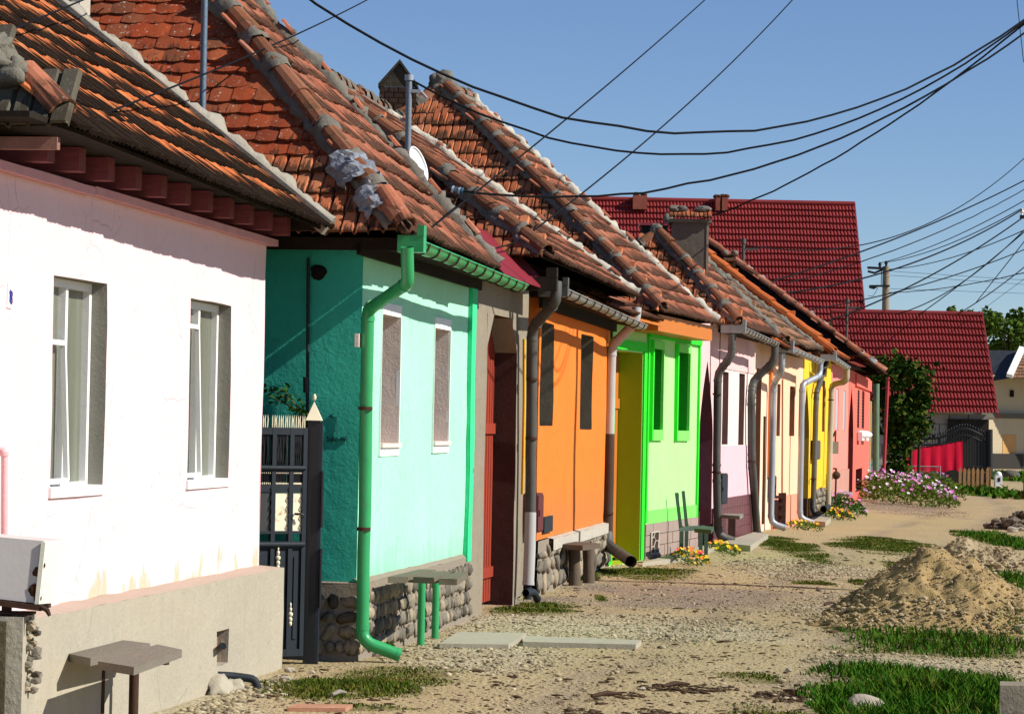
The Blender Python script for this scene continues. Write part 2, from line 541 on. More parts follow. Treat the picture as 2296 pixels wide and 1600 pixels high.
# ------------------------------------------------------------------ roofs
def prof_tile(w, L, prof, th=.022, lift=.03):
    """A tile as (verts, faces, uvs): x across, y up the slope from its lower edge, z out of the roof."""
    vs, fs, uv = [], [], []
    n = len(prof)
    for x, z in prof: vs.append((x * w, 0, z + lift))
    for x, z in prof: vs.append((x * w, L, z * .9 + .004))
    for x, z in prof: vs.append((x * w, 0, z + lift - th))
    def f(idx, uvs): fs.append(idx); uv.extend(uvs)
    for i in range(n - 1):
        u0, u1 = prof[i][0], prof[i + 1][0]
        f((i, i + 1, n + i + 1, n + i), [(u0, 0), (u1, 0), (u1, 1), (u0, 1)])
        f((2 * n + i, 2 * n + i + 1, i + 1, i), [(u0, 0), (u1, 0), (u1, 0), (u0, 0)])
    vs += [(0, L, -.01), (w, L, -.01)]
    f((0, n, 3 * n, 2 * n), [(0, 0), (0, 1), (0, 1), (0, 0)])
    f((n - 1, 3 * n - 1, 3 * n + 1, 2 * n - 1), [(1, 0), (1, 0), (1, 1), (1, 1)])
    return vs, fs, uv
RIB = [(0, 0), (.05, .026), (.42, .03), (.47, 0), (.53, 0), (.58, .026), (.95, .03), (1, 0)]
RIB3 = [(0, 0), (.05, .012), (.25, .013), (.28, .003), (.33, .003), (.36, .012), (.60, .013), (.63, .003), (.68, .003), (.72, .018), (.92, .02), (1, 0)]
def ribbed(w, L): return prof_tile(w, L, RIB)
def fine_ribbed(w, L): return prof_tile(w, L, RIB3, .024, .024)
def beaver(w, L):
    vs, fs, uv = [], [], []
    arc = [(x, -.018 * (1 - (2 * x - 1) ** 2) - .0) for x in (0, .2, .4, .6, .8, 1)]
    n = len(arc)
    for x, y in arc: vs.append((x * w, y, .030 + .005 * math.sin(math.pi * x)))
    for x, y in arc: vs.append((x * w, L, .008 + .005 * math.sin(math.pi * x)))
    for x, y in arc: vs.append((x * w, y, .006))
    for i in range(n - 1):
        u0, u1 = arc[i][0], arc[i + 1][0]
        fs.append((i, i + 1, n + i + 1, n + i)); uv += [(u0, 0), (u1, 0), (u1, 1), (u0, 1)]
        fs.append((2 * n + i, 2 * n + i + 1, i + 1, i)); uv += [(u0, 0), (u1, 0), (u1, 0), (u0, 0)]
    vs += [(0, L, -.01), (w, L, -.01)]
    fs.append((0, n, 3 * n, 2 * n)); uv += [(0, 0), (0, 1), (0, 1), (0, 0)]
    fs.append((n - 1, 3 * n - 1, 3 * n + 1, 2 * n - 1)); uv += [(1, 0), (1, 0), (1, 1), (1, 1)]
    return vs, fs, uv
def roll_tile(w, L):
    return prof_tile(w, L, [(0, 0), (.12, .035), (.28, .05), (.45, .035), (.56, 0), (1, 0)], .02, .035)

TILE_MESH = {}
def tile_mesh(kind, w, L, mat):
    k = (kind.__name__, round(w, 4), round(L, 4), mat.name)
    if k not in TILE_MESH:
        vs, fs, uv = kind(w, L)
        me = bpy.data.meshes.new('tile')
        me.from_pydata(vs, [], fs)
        l = me.uv_layers.new(name='UVMap')
        l.data.foreach_set('uv', np.array(uv, dtype=np.float32).ravel())
        me.materials.append(mat)
        TILE_MESH[k] = me
    return TILE_MESH[k]

def inside(poly, x, y):
    r = False
    n = len(poly)
    for i in range(n):
        (x0, y0), (x1, y1) = poly[i], poly[(i + 1) % n]
        if (y0 > y) != (y1 > y) and x < (x1 - x0) * (y - y0) / (y1 - y0) + x0: r = not r
    return r

def lay_tiles(parent, O, a, u, poly, spec, n_ind=300, jit=1.0, sag=.02, seed=0, name='tile', t_start=-.05):
    """spec(row) -> (tile maker, width, gauge, material); the nearest n_ind tiles in view are objects, the rest one part."""
    nrm = a.cross(u).normalized()
    Tm = max(p[1] for p in poly); Sm = max(p[0] for p in poly)
    rr = random.Random(seed)
    items = []
    t = t_start; row = 0
    while t < Tm:
        kind, w, g, mat = spec(row, t)
        s = -w * (.5 if row % 2 and kind is beaver else 0) + rr.uniform(-.01, .01)
        while s < Sm:
            if inside(poly, s + w * .5, max(t + g * .4, .01)):
                sg = noise.noise(O * .3 + V((s * .9, t * .9, seed))) * sag + noise.noise(V((s * .35 + seed, row * 9.1, 0))) * .007 * jit
                ds = noise.noise(V((s * .2 + seed, row * 5.3, 4))) * .03 * jit
                q = O + a * s + u * (t + ds + rr.uniform(-.006, .006) * jit) + nrm * (sg + rr.uniform(-.003, .004) * jit)
                th = rr.gauss(0, .012) * jit
                aa = (a * math.cos(th) + u * math.sin(th)); uu = (u * math.cos(th) - a * math.sin(th))
                tl = rr.gauss(0, .012) * jit
                uu2 = uu * math.cos(tl) + nrm * math.sin(tl); nn = aa.cross(uu2)
                items.append((kind, w, g * 1.22, mat, q, aa, uu2, nn))
            s += w * 1.004
        t += g; row += 1
    if not items: return
    vis = [(it[4] - CAM).length if seen(it[4], 30) else 1e6 for it in items]
    order = sorted(range(len(items)), key=lambda i: vis[i])
    ind = [i for i in order[:n_ind] if vis[i] < 1e5]
    si = set(ind)
    ro = origin_of(parent)
    for i in ind:
        kind, w, L, mat, q, aa, uu, nn = items[i]
        ob = bpy.data.objects.new(name, tile_mesh(kind, w, L, mat))
        COL.objects.link(ob)
        ob.parent = parent
        q2 = q - ro
        ob.matrix_local = Matrix(((aa.x, uu.x, nn.x, q2.x), (aa.y, uu.y, nn.y, q2.y), (aa.z, uu.z, nn.z, q2.z), (0, 0, 0, 1)))
    bym = {}
    for i, it in enumerate(items):
        if i not in si: bym.setdefault(it[3].name, []).append(it)
    for mn, its in bym.items():
        mb = MB(); mb.uv = []
        for kind, w, L, mat, q, aa, uu, nn in its:
            vs, fs, uv = kind(w, L)
            mb.raw([q + aa * x + uu * y + nn * z for x, y, z in vs], fs)
            mb.uv += uv
        mb.build('tiles', MATS[mn], parent, kind='stuff')

def half_pipe(p, q, up, r0, r1, n=7, th=.014):
    """A tapering half-round ridge tile from p (lower, wide end) to q."""
    p, q = V(p), V(q)
    d = (q - p).normalized()
    x = d.cross(V(up)).normalized(); y = x.cross(d)
    mb = MB()
    rings = []
    for c, r in ((p, r0), (q, r1)):
        rings.append([c + x * math.cos(a) * r + y * math.sin(a) * r for a in [math.pi * k / (n - 1) for k in range(n)]])
    inn = [p + x * math.cos(a) * (r0 - th) + y * math.sin(a) * (r0 - th) for a in [math.pi * k / (n - 1) for k in range(n)]]
    inq = [q + x * math.cos(a) * (r1 - th) + y * math.sin(a) * (r1 - th) for a in [math.pi * k / (n - 1) for k in range(n)]]
    vs = rings[0] + rings[1] + inn + inq
    fs = []
    mb.uv = []
    for k in range(n - 1):
        u0, u1 = k / (n - 1), (k + 1) / (n - 1)
        fs.append((k, k + 1, n + k + 1, n + k))
        fs.append((2 * n + k, 2 * n + k + 1, k + 1, k))
        fs.append((3 * n + k, 3 * n + k + 1, 2 * n + k + 1, 2 * n + k))
        mb.uv += [(u0, .45), (u1, .45), (u1, 1), (u0, 1), (u0, .5), (u1, .5), (u1, .5), (u0, .5), (u0, .2), (u1, .2), (u1, .2), (u0, .2)]
    mb.raw(vs, fs, False)
    return mb

def ridge_run(parent, p, q, up, mat, mort, r=.088, L=.36, blobs=1.0, seed=0, tiles=True, flush=None, planes=None):
    """Ridge tiles end to end with lumps of mortar at the joints and mortar flushing under them."""
    p, q = V(p), V(q)
    D = (q - p).length; d = (q - p) / D
    n = max(1, int(D / L))
    rr = random.Random(seed)
    mb = MB()
    side = d.cross(V(up)).normalized()
    yy = side.cross(d)
    if tiles:
        for k in range(n):
            a = p + d * (k * D / n) + side * rr.uniform(-.012, .012) + yy * rr.uniform(-.006, .012)
            b = p + d * ((k + 1) * D / n + .05)
            o = half_pipe(a, b, up, r * rr.uniform(.95, 1.07), r * .80)
            o.build('ridge_tile', mat, parent)
    def collar(c, ln, rad, sd, crumple=.10):
        A_, B_ = 6, 11
        vs_ = []
        for i in range(A_):
            for j in range(B_):
                a = math.pi * (j / (B_ - 1) * 1.16 - .08)
                q = V((i * .55 + sd * 3.1, j * .42, sd * 1.7))
                R_ = rad * (1.0 + .10 * math.sin(math.pi * i / (A_ - 1)) + crumple * 1.6 * noise.noise(q) + crumple * noise.noise(q * 2.7))
                x_ = (i / (A_ - 1) - .5) * ln * (1 + .45 * noise.noise(V((j * .8, sd * 5.1, 0))))
                vs_.append(c + d * x_ + side * math.cos(a) * R_ + yy * (math.sin(a) * R_ - .012))
        mb.raw(vs_, [(i * B_ + j, i * B_ + j + 1, (i + 1) * B_ + j + 1, (i + 1) * B_ + j) for i in range(A_ - 1) for j in range(B_ - 1)], True)
    for k in range(1, n + 1):
        if blobs <= 0: break
        if rr.random() < .93: collar(p + d * (k * D / n + rr.uniform(-.03, .03)), .10 * rr.uniform(.6, 1.5) * blobs, r * 1.06 * rr.uniform(.95, 1.05), seed + k, .17)
    for k in range(0):
        c = p + d * (k * D / n)
        s = blobs * rr.uniform(.78, 1.12)
        rot = Matrix((side, d, yy)).transposed()
        mb.blob(c - yy * .015, (r * 1.12 * s, .085 * s, r * 1.12 * s), seed + k, .55, ICO3, True, rot, 2.6)
        if rr.random() < .7:
            mb.blob(c + d * rr.uniform(-.1, .1) - yy * .03 + side * rr.uniform(-.5, .5) * r * 2.0, (.06 * s, .10 * s, .04 * s), seed + k * 3 + 1, .7, ICO2, True, rot, 2.6)
    m = int(D / .12)
    if planes is None: planes = [(side - yy * .5, (side * .5 + yy)), (-side - yy * .5, (-side * .5 + yy))]
    if blobs > 0:
        m = max(6, int(D / .05))
        for sd, (f_, n_) in enumerate(planes):
            f_, n_ = f_.normalized(), n_.normalized()
            vs_ = []
            for k in range(m + 1):
                c = p + d * (k * D / m)
                wv = r * (1.25 + .75 * noise.noise(V((k * .11, seed, sd * 4))) + .45 * noise.noise(V((k * .5, seed, sd * 4 + 2))))
                for j, (u_, h_) in enumerate(((.25, .05), (.6, .046), (.85, .042), (1.0, .005))):
                    h2 = h_ + .018 * noise.noise(V((k * .6, j * 2.0, seed + sd * 9)))
                    vs_.append(c + f_ * (wv * u_) + n_ * h2 - yy * .012)
            mb.raw(vs_, [(k * 4 + j, k * 4 + j + 1, k * 4 + j + 5, k * 4 + j + 4) for k in range(m) for j in range(3)], True)
    if mb.f: mb.build('mortar', mort, parent, kind='stuff')

def verge_run(parent, p, q, up, mat, w=.12, h=.09, seed=0, chips=True, chip_mat=None):
    """A strip of rough mortar along the far verge with tile ends standing out of it."""
    p, q = V(p), V(q)
    D = (q - p).length; d = (q - p) / D
    side = d.cross(V(up)).normalized(); yy = side.cross(d)
    n = max(4, int(D / .04))
    rings = []
    for k in range(n + 1):
        c = p + d * (D * k / n)
        def nz(j): return noise.noise(V((k * .30, j * 3.1, seed))) * .055 + noise.noise(V((k * 1.1, j * 2.3, seed + 4))) * .034
        rings.append([c - side * (w / 2 + nz(1)) - yy * .07, c - side * (w / 2 + nz(2)) + yy * (h * .5 + nz(3)), c - side * (w * .2) + yy * (h + nz(4)),
                      c + side * (w * .25) + yy * (h * .95 + nz(5)), c + side * (w / 2 + nz(6)) + yy * (h * .4 + nz(7)), c + side * (w / 2 + nz(8)) - yy * .07])
    mb = MB()
    vs = [x for r_ in rings for x in r_]
    fs = []
    for k in range(n):
        for j in range(5): fs.append((k * 6 + j, k * 6 + j + 1, (k + 1) * 6 + j + 1, (k + 1) * 6 + j))
    mb.raw(vs, fs, True)
    mb.face(rings[0]); mb.face(rings[-1][::-1])
    mb.build('verge_mortar', mat, parent)
    if chips:
        rr = random.Random(seed)
        k = .3
        while k < D - .2:
            c = p + d * k + yy * h * .8 + side * rr.uniform(-.02, .03)
            half_pipe(c, c + d * .16 + yy * .01, yy, .036 * rr.uniform(.8, 1.2), .032, 5).build('verge_tile', chip_mat or TERRA, parent)
            k += rr.uniform(.34, .55)

def roof(root, E0, E1, nrm, D, H, hin, Dr, front, hip, n_front=300, n_hip=300, ridge_mat=None, mort=None, hip_blobs=1.0, verge=True, verge_mat=None,
         seed=0, sag=.02, jit=1.0, rear_ridge=True, top_ridge=False, chips=True, verge_w=.095, flush=None, deck=DECKW, ridge_L=.36, ridge_r=.088, kick=0.0):
    """Front slope, hip end facing the viewer, tiles, ridge tiles; returns the roof part."""
    E0, E1 = V(E0), V(E1)
    t = (E1 - E0); Wd = t.length; t = t / Wd
    zt = V((0, 0, 1))
    A0 = E0 + t * hin - nrm * D + zt * H
    A1 = E1 - nrm * D + zt * H
    R0 = E0 - nrm * (D + Dr)
    R1 = E1 - nrm * (D + Dr)
    mb = MB()
    o = V((0, 0, -.035))
    E0f, E1f = E0, E1
    E0, E1 = E0 - nrm * .05 + zt * .04, E1 - nrm * .05 + zt * .04
    mb.face([E0 + o, E1 + o, A1 + o, A0 + o]); mb.face([R0 + o, E0 + o, A0 + o]); mb.face([R1 + o, R0 + o, A0 + o, A1 + o]); mb.face([E1 + o, R1 + o, A1 + o])
    o2 = V((0, 0, -.055))
    q_ = [E0 - nrm * .40 + t * .30, E1 - nrm * .40 - t * .10, R1 + nrm * .3 - t * .1, R0 + nrm * .3 + t * .30]
    mb.face([q_[0], q_[3], q_[2], q_[1]])
    for a_, b_ in ((E0, E1), (R0, E0), (E1, R1), (R1, R0)): mb.face([a_ + o2, b_ + o2, b_ + o, a_ + o])
    mb.face([E1 + o2, E0 + o2, q_[0] + V((0, 0, .24)), q_[1] + V((0, 0, .24))]); mb.face([E0 + o2, R0 + o2, q_[3] + V((0, 0, .2)), q_[0] + V((0, 0, .2))])
    E0, E1 = E0f, E1f
    rf = mb.build('roof', deck, root)
    L = math.hypot(D, H); Lh = math.hypot(hin, H)
    u = (zt * H - nrm * D) / L
    uh = (zt * H + t * hin) / Lh
    lay_tiles(rf, E0, t, u, [(0, 0), (Wd, 0), (Wd, L), (hin, L)], front, n_front, jit, sag, seed)
    if hip: lay_tiles(rf, R0, nrm, uh, [(0, 0), (D + Dr, 0), (Dr, Lh)], hip, n_hip, jit, sag, seed + 5)
    up = ((u.cross(t)) * -1 + nrm.cross(uh)).normalized()
    if ridge_mat:
        dd = (A0 - E0).normalized(); n1, n2 = t.cross(u), nrm.cross(uh)
        f1, f2 = dd.cross(n1), dd.cross(n2)
        if f1.dot(t) < 0: f1 = -f1
        if f2.dot(nrm) > 0: f2 = -f2
        ridge_run(rf, E0 + up * .05, A0 + up * .06, up, ridge_mat, mort or CEMENT, ridge_r, ridge_L, hip_blobs, seed, True, flush, [(f1, n1), (f2, n2)])
        if rear_ridge: ridge_run(rf, R0, A0, (zt - t).normalized(), ridge_mat, mort or CEMENT, .11, .36, hip_blobs, seed + 60)
        if top_ridge: ridge_run(rf, A0, A1, zt, ridge_mat, mort or CEMENT, .11, .36, hip_blobs * .7, seed + 90)
    if verge: verge_run(rf, E1 + zt * .01, A1 + zt * .01, t.cross(u), verge_mat or CEMENT_PALE, verge_w, .075, seed, chips)
    return rf, A0, A1

# ------------------------------------------------------------------ rainwater goods
def arcpath(pts, r=.08, n=4):
    """Rounds the corners of a polyline."""
    pts = [V(p) for p in pts]
    out = [pts[0]]
    for i in range(1, len(pts) - 1):
        a, b, c = pts[i - 1], pts[i], pts[i + 1]
        u, v = (a - b), (c - b)
        k = min(r, u.length * .45, v.length * .45)
        p0, p1 = b + u.normalized() * k, b + v.normalized() * k
        for j in range(n + 1):
            w = j / n
            out.append(p0 * (1 - w) ** 2 + b * 2 * w * (1 - w) + p1 * w * w)
    out.append(pts[-1])
    return out

def downpipe(root, pts, r, mat, clamps=(), clamp_mat=None, elbow=.10, name='downpipe', joints=True):
    mb = MB()
    q0 = arcpath(pts, elbow, 2)
    q = [q0[0]]
    for a_, b_ in zip(q0, q0[1:]):
        n_ = int((b_ - a_).length / .28)
        for i in range(1, n_ + 1):
            if i < n_: q.append(a_.lerp(b_, i / n_) + V((noise.noise(a_ * 3 + V((i, 0, 0))), noise.noise(a_ * 3 + V((0, i, 5))), 0)) * r * .14)
        q.append(b_)
    mb.tube(q, [r * (1 + .05 * noise.noise(v * 5)) for v in q], 12, False)
    a, b = q[-2], q[-1]
    d = (b - a).normalized()
    mb.tube([b - d * .02, b + d * .012], r * 1.06, 12, False)
    mb.tube([a, b], r * .88, 12, False)
    if joints:
        for i in range(1, len(pts) - 1):
            for v in (pts[i - 1], pts[i + 1]):
                e = (V(v) - V(pts[i]))
                if e.length > .3:
                    e.normalize()
                    c = V(pts[i]) + e * (elbow + .02)
                    mb.tube([c - e * .02, c + e * .02], r * 1.1, 12)
    p = mb.build(name, mat, root)
    for c in clamps:
        k = MB()
        c = V(c)
        k.tube([c - V((0, 0, .012)), c + V((0, 0, .012))], r * 1.14, 12)
        k.build('clamp', clamp_mat or RUST, p)
    return p

def below(p, q, back=.12, drop=.10):
    """The outlet under the box at the near end of a gutter from p to q."""
    p, q = V(p), V(q)
    d = (q - p).normalized(); x = d.cross(V((0, 0, 1))).normalized()
    if x.x < 0: x = -x
    return p - d * .05 - x * back - V((0, 0, drop))

def gutter(root, p, q, r, mat, n_br=10, box_mat=None, box=True, outn=None, hopper=.17):
    p, q = V(p), V(q)
    d = (q - p).normalized()
    x = d.cross(V((0, 0, 1))).normalized()
    mb = MB()
    n = 9
    segs = 14
    ang = [math.pi + math.pi * k / (n - 1) for k in range(n)]
    rings = []
    for i in range(segs + 1):
        c = p + (q - p) * i / segs + V((0, 0, .018 * noise.noise(V((i * .5, p.x, p.y)))))
        rings.append([c + x * math.cos(a) * r + V((0, 0, math.sin(a) * r)) for a in ang])
    vs = [v for g in rings for v in g]
    vs += [v + (c - v).normalized() * .006 for g, c in ((g, (g[0] + g[-1]) / 2) for g in rings) for v in g]
    fs = []
    off = (segs + 1) * n
    for i in range(segs):
        for j in range(n - 1):
            f = (i * n + j, i * n + j + 1, (i + 1) * n + j + 1, (i + 1) * n + j)
            fs += [f, tuple(k + off for k in f[::-1])]
        for j in (0, n - 1):
            fs.append((i * n + j, (i + 1) * n + j, (i + 1) * n + j + off, i * n + j + off))
    mb.raw(vs, fs, True)
    for g in (rings[0], rings[-1]): mb.face(g)
    mb.tube([p - x * r if (p - x * r).x > (p + x * r).x else p + x * r, (q - x * r) if (p - x * r).x > (p + x * r).x else q + x * r], .009, 6)
    gt = mb.build('gutter', mat, root)
    for k in range(n_br):
        c = p + (q - p) * (k + .4) / n_br
        b = MB()
        pts = [c + x * math.cos(a) * (r + .008) + V((0, 0, math.sin(a) * (r + .008))) for a in ang]
        b.tube(pts, .008, 5)
        b.build('bracket', RUST if mat is not ZINC_NEW else ZINC, gt)
    if box:
        b = MB()
        xo = x if x.x > 0 else -x
        b.block(p - d * .10 + xo * (r + .012) - V((0, 0, r * 1.15)), d * .105, -xo * (hopper + r), V((0, 0, r * 1.75)))
        b.block(p - d * .105 + xo * (r + .014) + V((0, 0, r * .55)), d * .10, -xo * .05, V((0, 0, r * 1.1)))
        b.build('gutter_box', box_mat or mat, gt)
    return gt

def meter_box(root, W, s0, s1, z0, z1, out, mat, name='meter_box'):
    mb = MB()
    mb.wallbox(W, s0, s1, z0, z1, -.02, out)
    b = mb.build(name, mat, root)
    dd = MB()
    dd.wallbox(W, s0 + .02, s1 - .02, z0 + .02, z1 - .02, out - .005, out + .012)
    dd.wallbox(W, s0 + .05, s0 + .07, (z0 + z1) / 2 - .03, (z0 + z1) / 2 + .03, out + .012, out + .025)
    dd.build('box_door', mat, b)
    return b

def stone_facing(parent, frame, w, h, n_ind, size=(.14, .10), seed=0, mat=RUBBLE, proud=.05, upright=0.0):
    """Irregular stones packed in courses on a plane; frame(s, z) -> (point, outward normal)."""
    rr = random.Random(seed)
    z = 0
    cnt = 0
    rest = MB()
    while z < h - .03:
        rh = min(size[1] * rr.uniform(.8, 1.3), h - z)
        s = rr.uniform(-.08, 0)
        while s < w:
            sw = size[0] * rr.uniform(.45, 1.6)
            c = min(max(s + sw / 2, .02), w - .02)
            hh = rh * rr.uniform(.6, 1.15)
            p, n = frame(c, min(z + rh / 2, h - hh * .4))
            tt = V((0, 0, 1)).cross(n).normalized()
            rot = Matrix((tt, n, V((0, 0, 1)))).transposed() @ Matrix.Rotation(rr.gauss(0, .45), 3, 'Y')
            tgt = MB() if cnt < n_ind else rest
            tgt.blob(p, (min(sw, w - s + .06) * .50, proud * rr.uniform(.7, 1.3), hh * .50), seed * 100 + cnt, .6, ICO2, True, rot, 1.3)
            if cnt < n_ind: tgt.build('stone', mat, parent)
            cnt += 1
            s += sw * 1.0
        z += rh * 1.0
    if rest.f: rest.build('stones', mat, parent, kind='stuff')
# ------------------------------------------------------------------ the row: frontage lines on the ground
W1 = Wall((-2.60, 14.30), (-1.734, 20.24), .013, 1)
g2a, g2b = G(795, 1475), G(1042, 1385)
W2 = Wall(g2a, g2b, .013, 2)
WG2 = Wall(g2b + (g2b - g2a).normalized() * .02, G(1172, 1343), .008, 3)
W3 = Wall(G(1198, 1330), G(1358, 1265), .013, 4)
WG4 = Wall(G(1364, 1264), G(1440, 1252), .005, 5)
W4 = Wall(G(1441, 1252), G(1559, 1228), .006, 6)
WG5 = Wall(G(1561, 1227), G(1604, 1214), .004, 7)
W5 = Wall(G(1605, 1214), G(1683, 1193), .005, 8)
WG6 = Wall(G(1684, 1193), G(1727, 1184), .004, 9)
W6 = Wall(G(1727.5, 1184), G(1795, 1169), .004, 10)
WG7 = Wall(G(1795.5, 1169), G(1822, 1158), .004, 11)
W7 = Wall(G(1822.5, 1158), G(1858, 1146), .004, 12)
W8 = Wall(G(1858.5, 1146), G(1899, 1130), .004, 13)
W9 = Wall(G(1899.5, 1130), G(1946, 1106), .004, 14)

PINK = pmat('chalky_pink_plaster', (.86, .64, .64), (.83, .57, .58), var=.06, scale=1.1, rough=.9, bump=.4, bscale=50, streak=.22, streak_col=(.72, .40, .40), spots=.6, spot_col=(.55, .30, .30), spot_scale=12, peel=(.66, 1.15, (.60, .46, .33)), cracks=.5)
PINKW = pmat('dull_pink_timber', (.27, .075, .085), (.19, .05, .06), var=.2, scale=6, rough=.7, bump=.4, bscale=30, stretch=(1, 6, 6))
PINKEAVE = pmat('light_pink_board', (.66, .34, .36), var=.1, scale=5, rough=.8, bump=.2)
PLINTH = pmat('beige_cement_render', (.50, .45, .345), (.38, .345, .265), var=.16, scale=1.6, rough=.92, bump=.6, bscale=40, streak=.7, streak_col=(.33, .30, .245), spots=.4, spot_col=(.22, .19, .14), cracks=.8)
PINKLEDGE = pmat('faded_pink_ledge', (.56, .43, .35), (.42, .35, .27), var=.15, scale=4, rough=.9, bump=.5)
GREYREV = pmat('shaded_grey_reveal', (.33, .31, .27), (.25, .25, .20), var=.2, scale=5, rough=.9, bump=.5, streak=.5, streak_col=(.16, .17, .12))  # grey paints the shade inside the pink window recesses, with run-off streaks
MINT = pmat('mint_green_plaster', (.37, .78, .54), var=.075, scale=1.3, rough=.88, bump=.5, streak=.25, streak_col=(.24, .72, .44), grime=(.45, 1.1, (.20, .46, .30), .6), spots=.25, spot_col=(.16, .50, .32), spot_scale=4, cracks=.45)
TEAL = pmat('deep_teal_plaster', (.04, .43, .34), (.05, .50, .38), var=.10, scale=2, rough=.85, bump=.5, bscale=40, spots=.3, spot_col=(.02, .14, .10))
EMERALD = pmat('emerald_spotted_paint', (.05, .62, .28), var=.1, scale=4, rough=.8, bump=.4, spots=.9, spot_col=(.03, .16, .06), spot_scale=5)
BEIGEREV = pmat('bare_beige_plaster', (.80, .68, .62), (.70, .58, .52), var=.1, scale=4, rough=.9, bump=.4)
GPIPE = pmat('green_painted_metal', (.025, .30, .09), (.03, .36, .12), var=.1, scale=3, rough=.38, spec=.5, bump=.03, spots=.4, spot_col=(.10, .16, .08))
ORANGE = pmat('orange_plaster', (.86, .225, .035), (.80, .19, .03), var=.08, scale=1.3, rough=.88, bump=.5, streak=.3, streak_col=(.70, .15, .03), grime=(.75, 1.5, (.45, .17, .05), .6), spots=.3, spot_col=(.62, .12, .02), spot_scale=4, cracks=.5)
OLIVEREV = pmat('dark_olive_shutter', (.15, .13, .095), var=.12, scale=4, rough=.8, bump=.3)
LIME = pmat('pale_lime_plaster', (.40, .82, .28), var=.07, scale=1.3, rough=.88, bump=.45, cracks=.3, streak=.15)
LIMETRIM = pmat('vivid_green_trim', (.03, .70, .03), var=.05, rough=.75, bump=.15)
LIMEBAND = pmat('light_green_band', (.20, .76, .13), var=.05, rough=.8, bump=.15)
OLIVE = pmat('yellow_olive_plaster', (.30, .45, .015), var=.05, scale=2, rough=.85, bump=.25)
ORWOOD = pmat('orange_varnished_wood', (.62, .20, .03), (.52, .15, .02), var=.15, scale=5, rough=.5, bump=.15, stretch=(4, 4, .5))
TILEPL = pmat('pinkish_stone_plinth', (.42, .32, .27), (.36, .27, .23), var=.2, scale=9, rough=.8, bump=.4)
MAROONT = pmat('maroon_glazed_plinth', (.16, .045, .055), (.13, .035, .045), var=.15, rough=.4, spec=.4, bump=.05)
PALEPINK = pmat('pale_pink_plaster', (.78, .48, .47), var=.05, scale=2, rough=.85, bump=.2)
CREAM = pmat('cream_plaster', (.74, .61, .56), var=.04, rough=.85, bump=.2)
MAUVE = pmat('mauve_plaster', (.72, .46, .50), var=.05, rough=.85, bump=.2, streak=.15)
PLUM = pmat('plum_reveal', (.15, .06, .08), var=.12, rough=.8, bump=.2)
PLUM2 = pmat('dusty_plum_reveal', (.27, .15, .13), var=.1, rough=.8, bump=.2)
PEACH = pmat('peach_plaster', (.84, .52, .34), var=.04, scale=2, rough=.85, bump=.2)
PEACH2 = pmat('pale_peach_plaster', (.87, .58, .42), var=.04, scale=2, rough=.85, bump=.2)
BROWNREV = pmat('warm_brown_reveal', (.40, .18, .10), var=.1, rough=.8, bump=.2)
SALMON = pmat('salmon_plinth', (.74, .30, .19), var=.05, rough=.85, bump=.2)
YELLOW = pmat('yolk_yellow_plaster', (.82, .50, .035), var=.05, rough=.85, bump=.2)
CORAL = pmat('coral_plaster', (.80, .25, .20), var=.05, rough=.85, bump=.2)
CORAL2 = pmat('red_coral_plaster', (.76, .15, .11), var=.05, rough=.85, bump=.2)
REDDOOR = pmat('red_brown_gate_paint', (.30, .045, .025), var=.12, rough=.6, bump=.1, stretch=(6, 6, .5))
CHOC = pmat('dark_brown_reveal', (.06, .026, .02), var=.15, scale=3, rough=.7, bump=.2, streak=.3, streak_col=(.11, .06, .05))
CONC = pmat('weathered_concrete', (.34, .29, .215), (.25, .215, .16), var=.15, scale=4, rough=.95, bump=.6, streak=.35)
BRICK = pmat('sooty_brick', (.10, .05, .035), (.06, .04, .03), var=.3, scale=8, rough=.95, bump=.7, spots=.5, spot_col=(.22, .20, .15), spot_scale=7, island=.5)

def spec1(kind, w, g, mat): return lambda row, t: (kind, w, g, mat)

# ================================================================== pink house
h1 = thing('pink_house', 'chalky pink house with rafter ends under a sooty tiled roof and a beige cement plinth', 'house', W1.at(3, 0))
w1a = op(W1, 118, 234, 615, 1105, .12); w1b = op(W1, 424, 514.5, 668, 1087, .12)
PZ = .70
house_walls(h1, W1, -.6, W1.L, PZ - .04, 2.98, 4.2, [w1a, w1b], PINK, GREYREV, .28)
for o, aj in ((w1a, True), (w1b, False)):
    w = window(h1, W1, o, WHITE, PANE, .045, .085, True)
    s = MB()
    s.wallbox(W1, o['s0'] - .03, o['s1'] - .0, o['z0'] - .025, o['z0'] + .03, -.10, .015)
    s.build('sill', WHITE, w)
    a, c = o['s0'] + .05, o['z0'] + .06          # a narrow vent sash standing ajar
    sa = MB()
    hgt = .75 if aj else .95
    m = (o['s0'] + o['s1']) / 2
    for (q0, q1) in (((a, c, -.045), (a, c + hgt, -.08)), ((m - .05, c, -.045), (m - .05, c + hgt, -.08)), ((a, c, -.045), (m - .05, c, -.045)), ((a, c + hgt, -.08), (m - .05, c + hgt, -.08))):
        sa.beam(W1.at(*q0), W1.at(*q1), .028, .028, W1.n)
    sa.build('sash', WHITE, w)
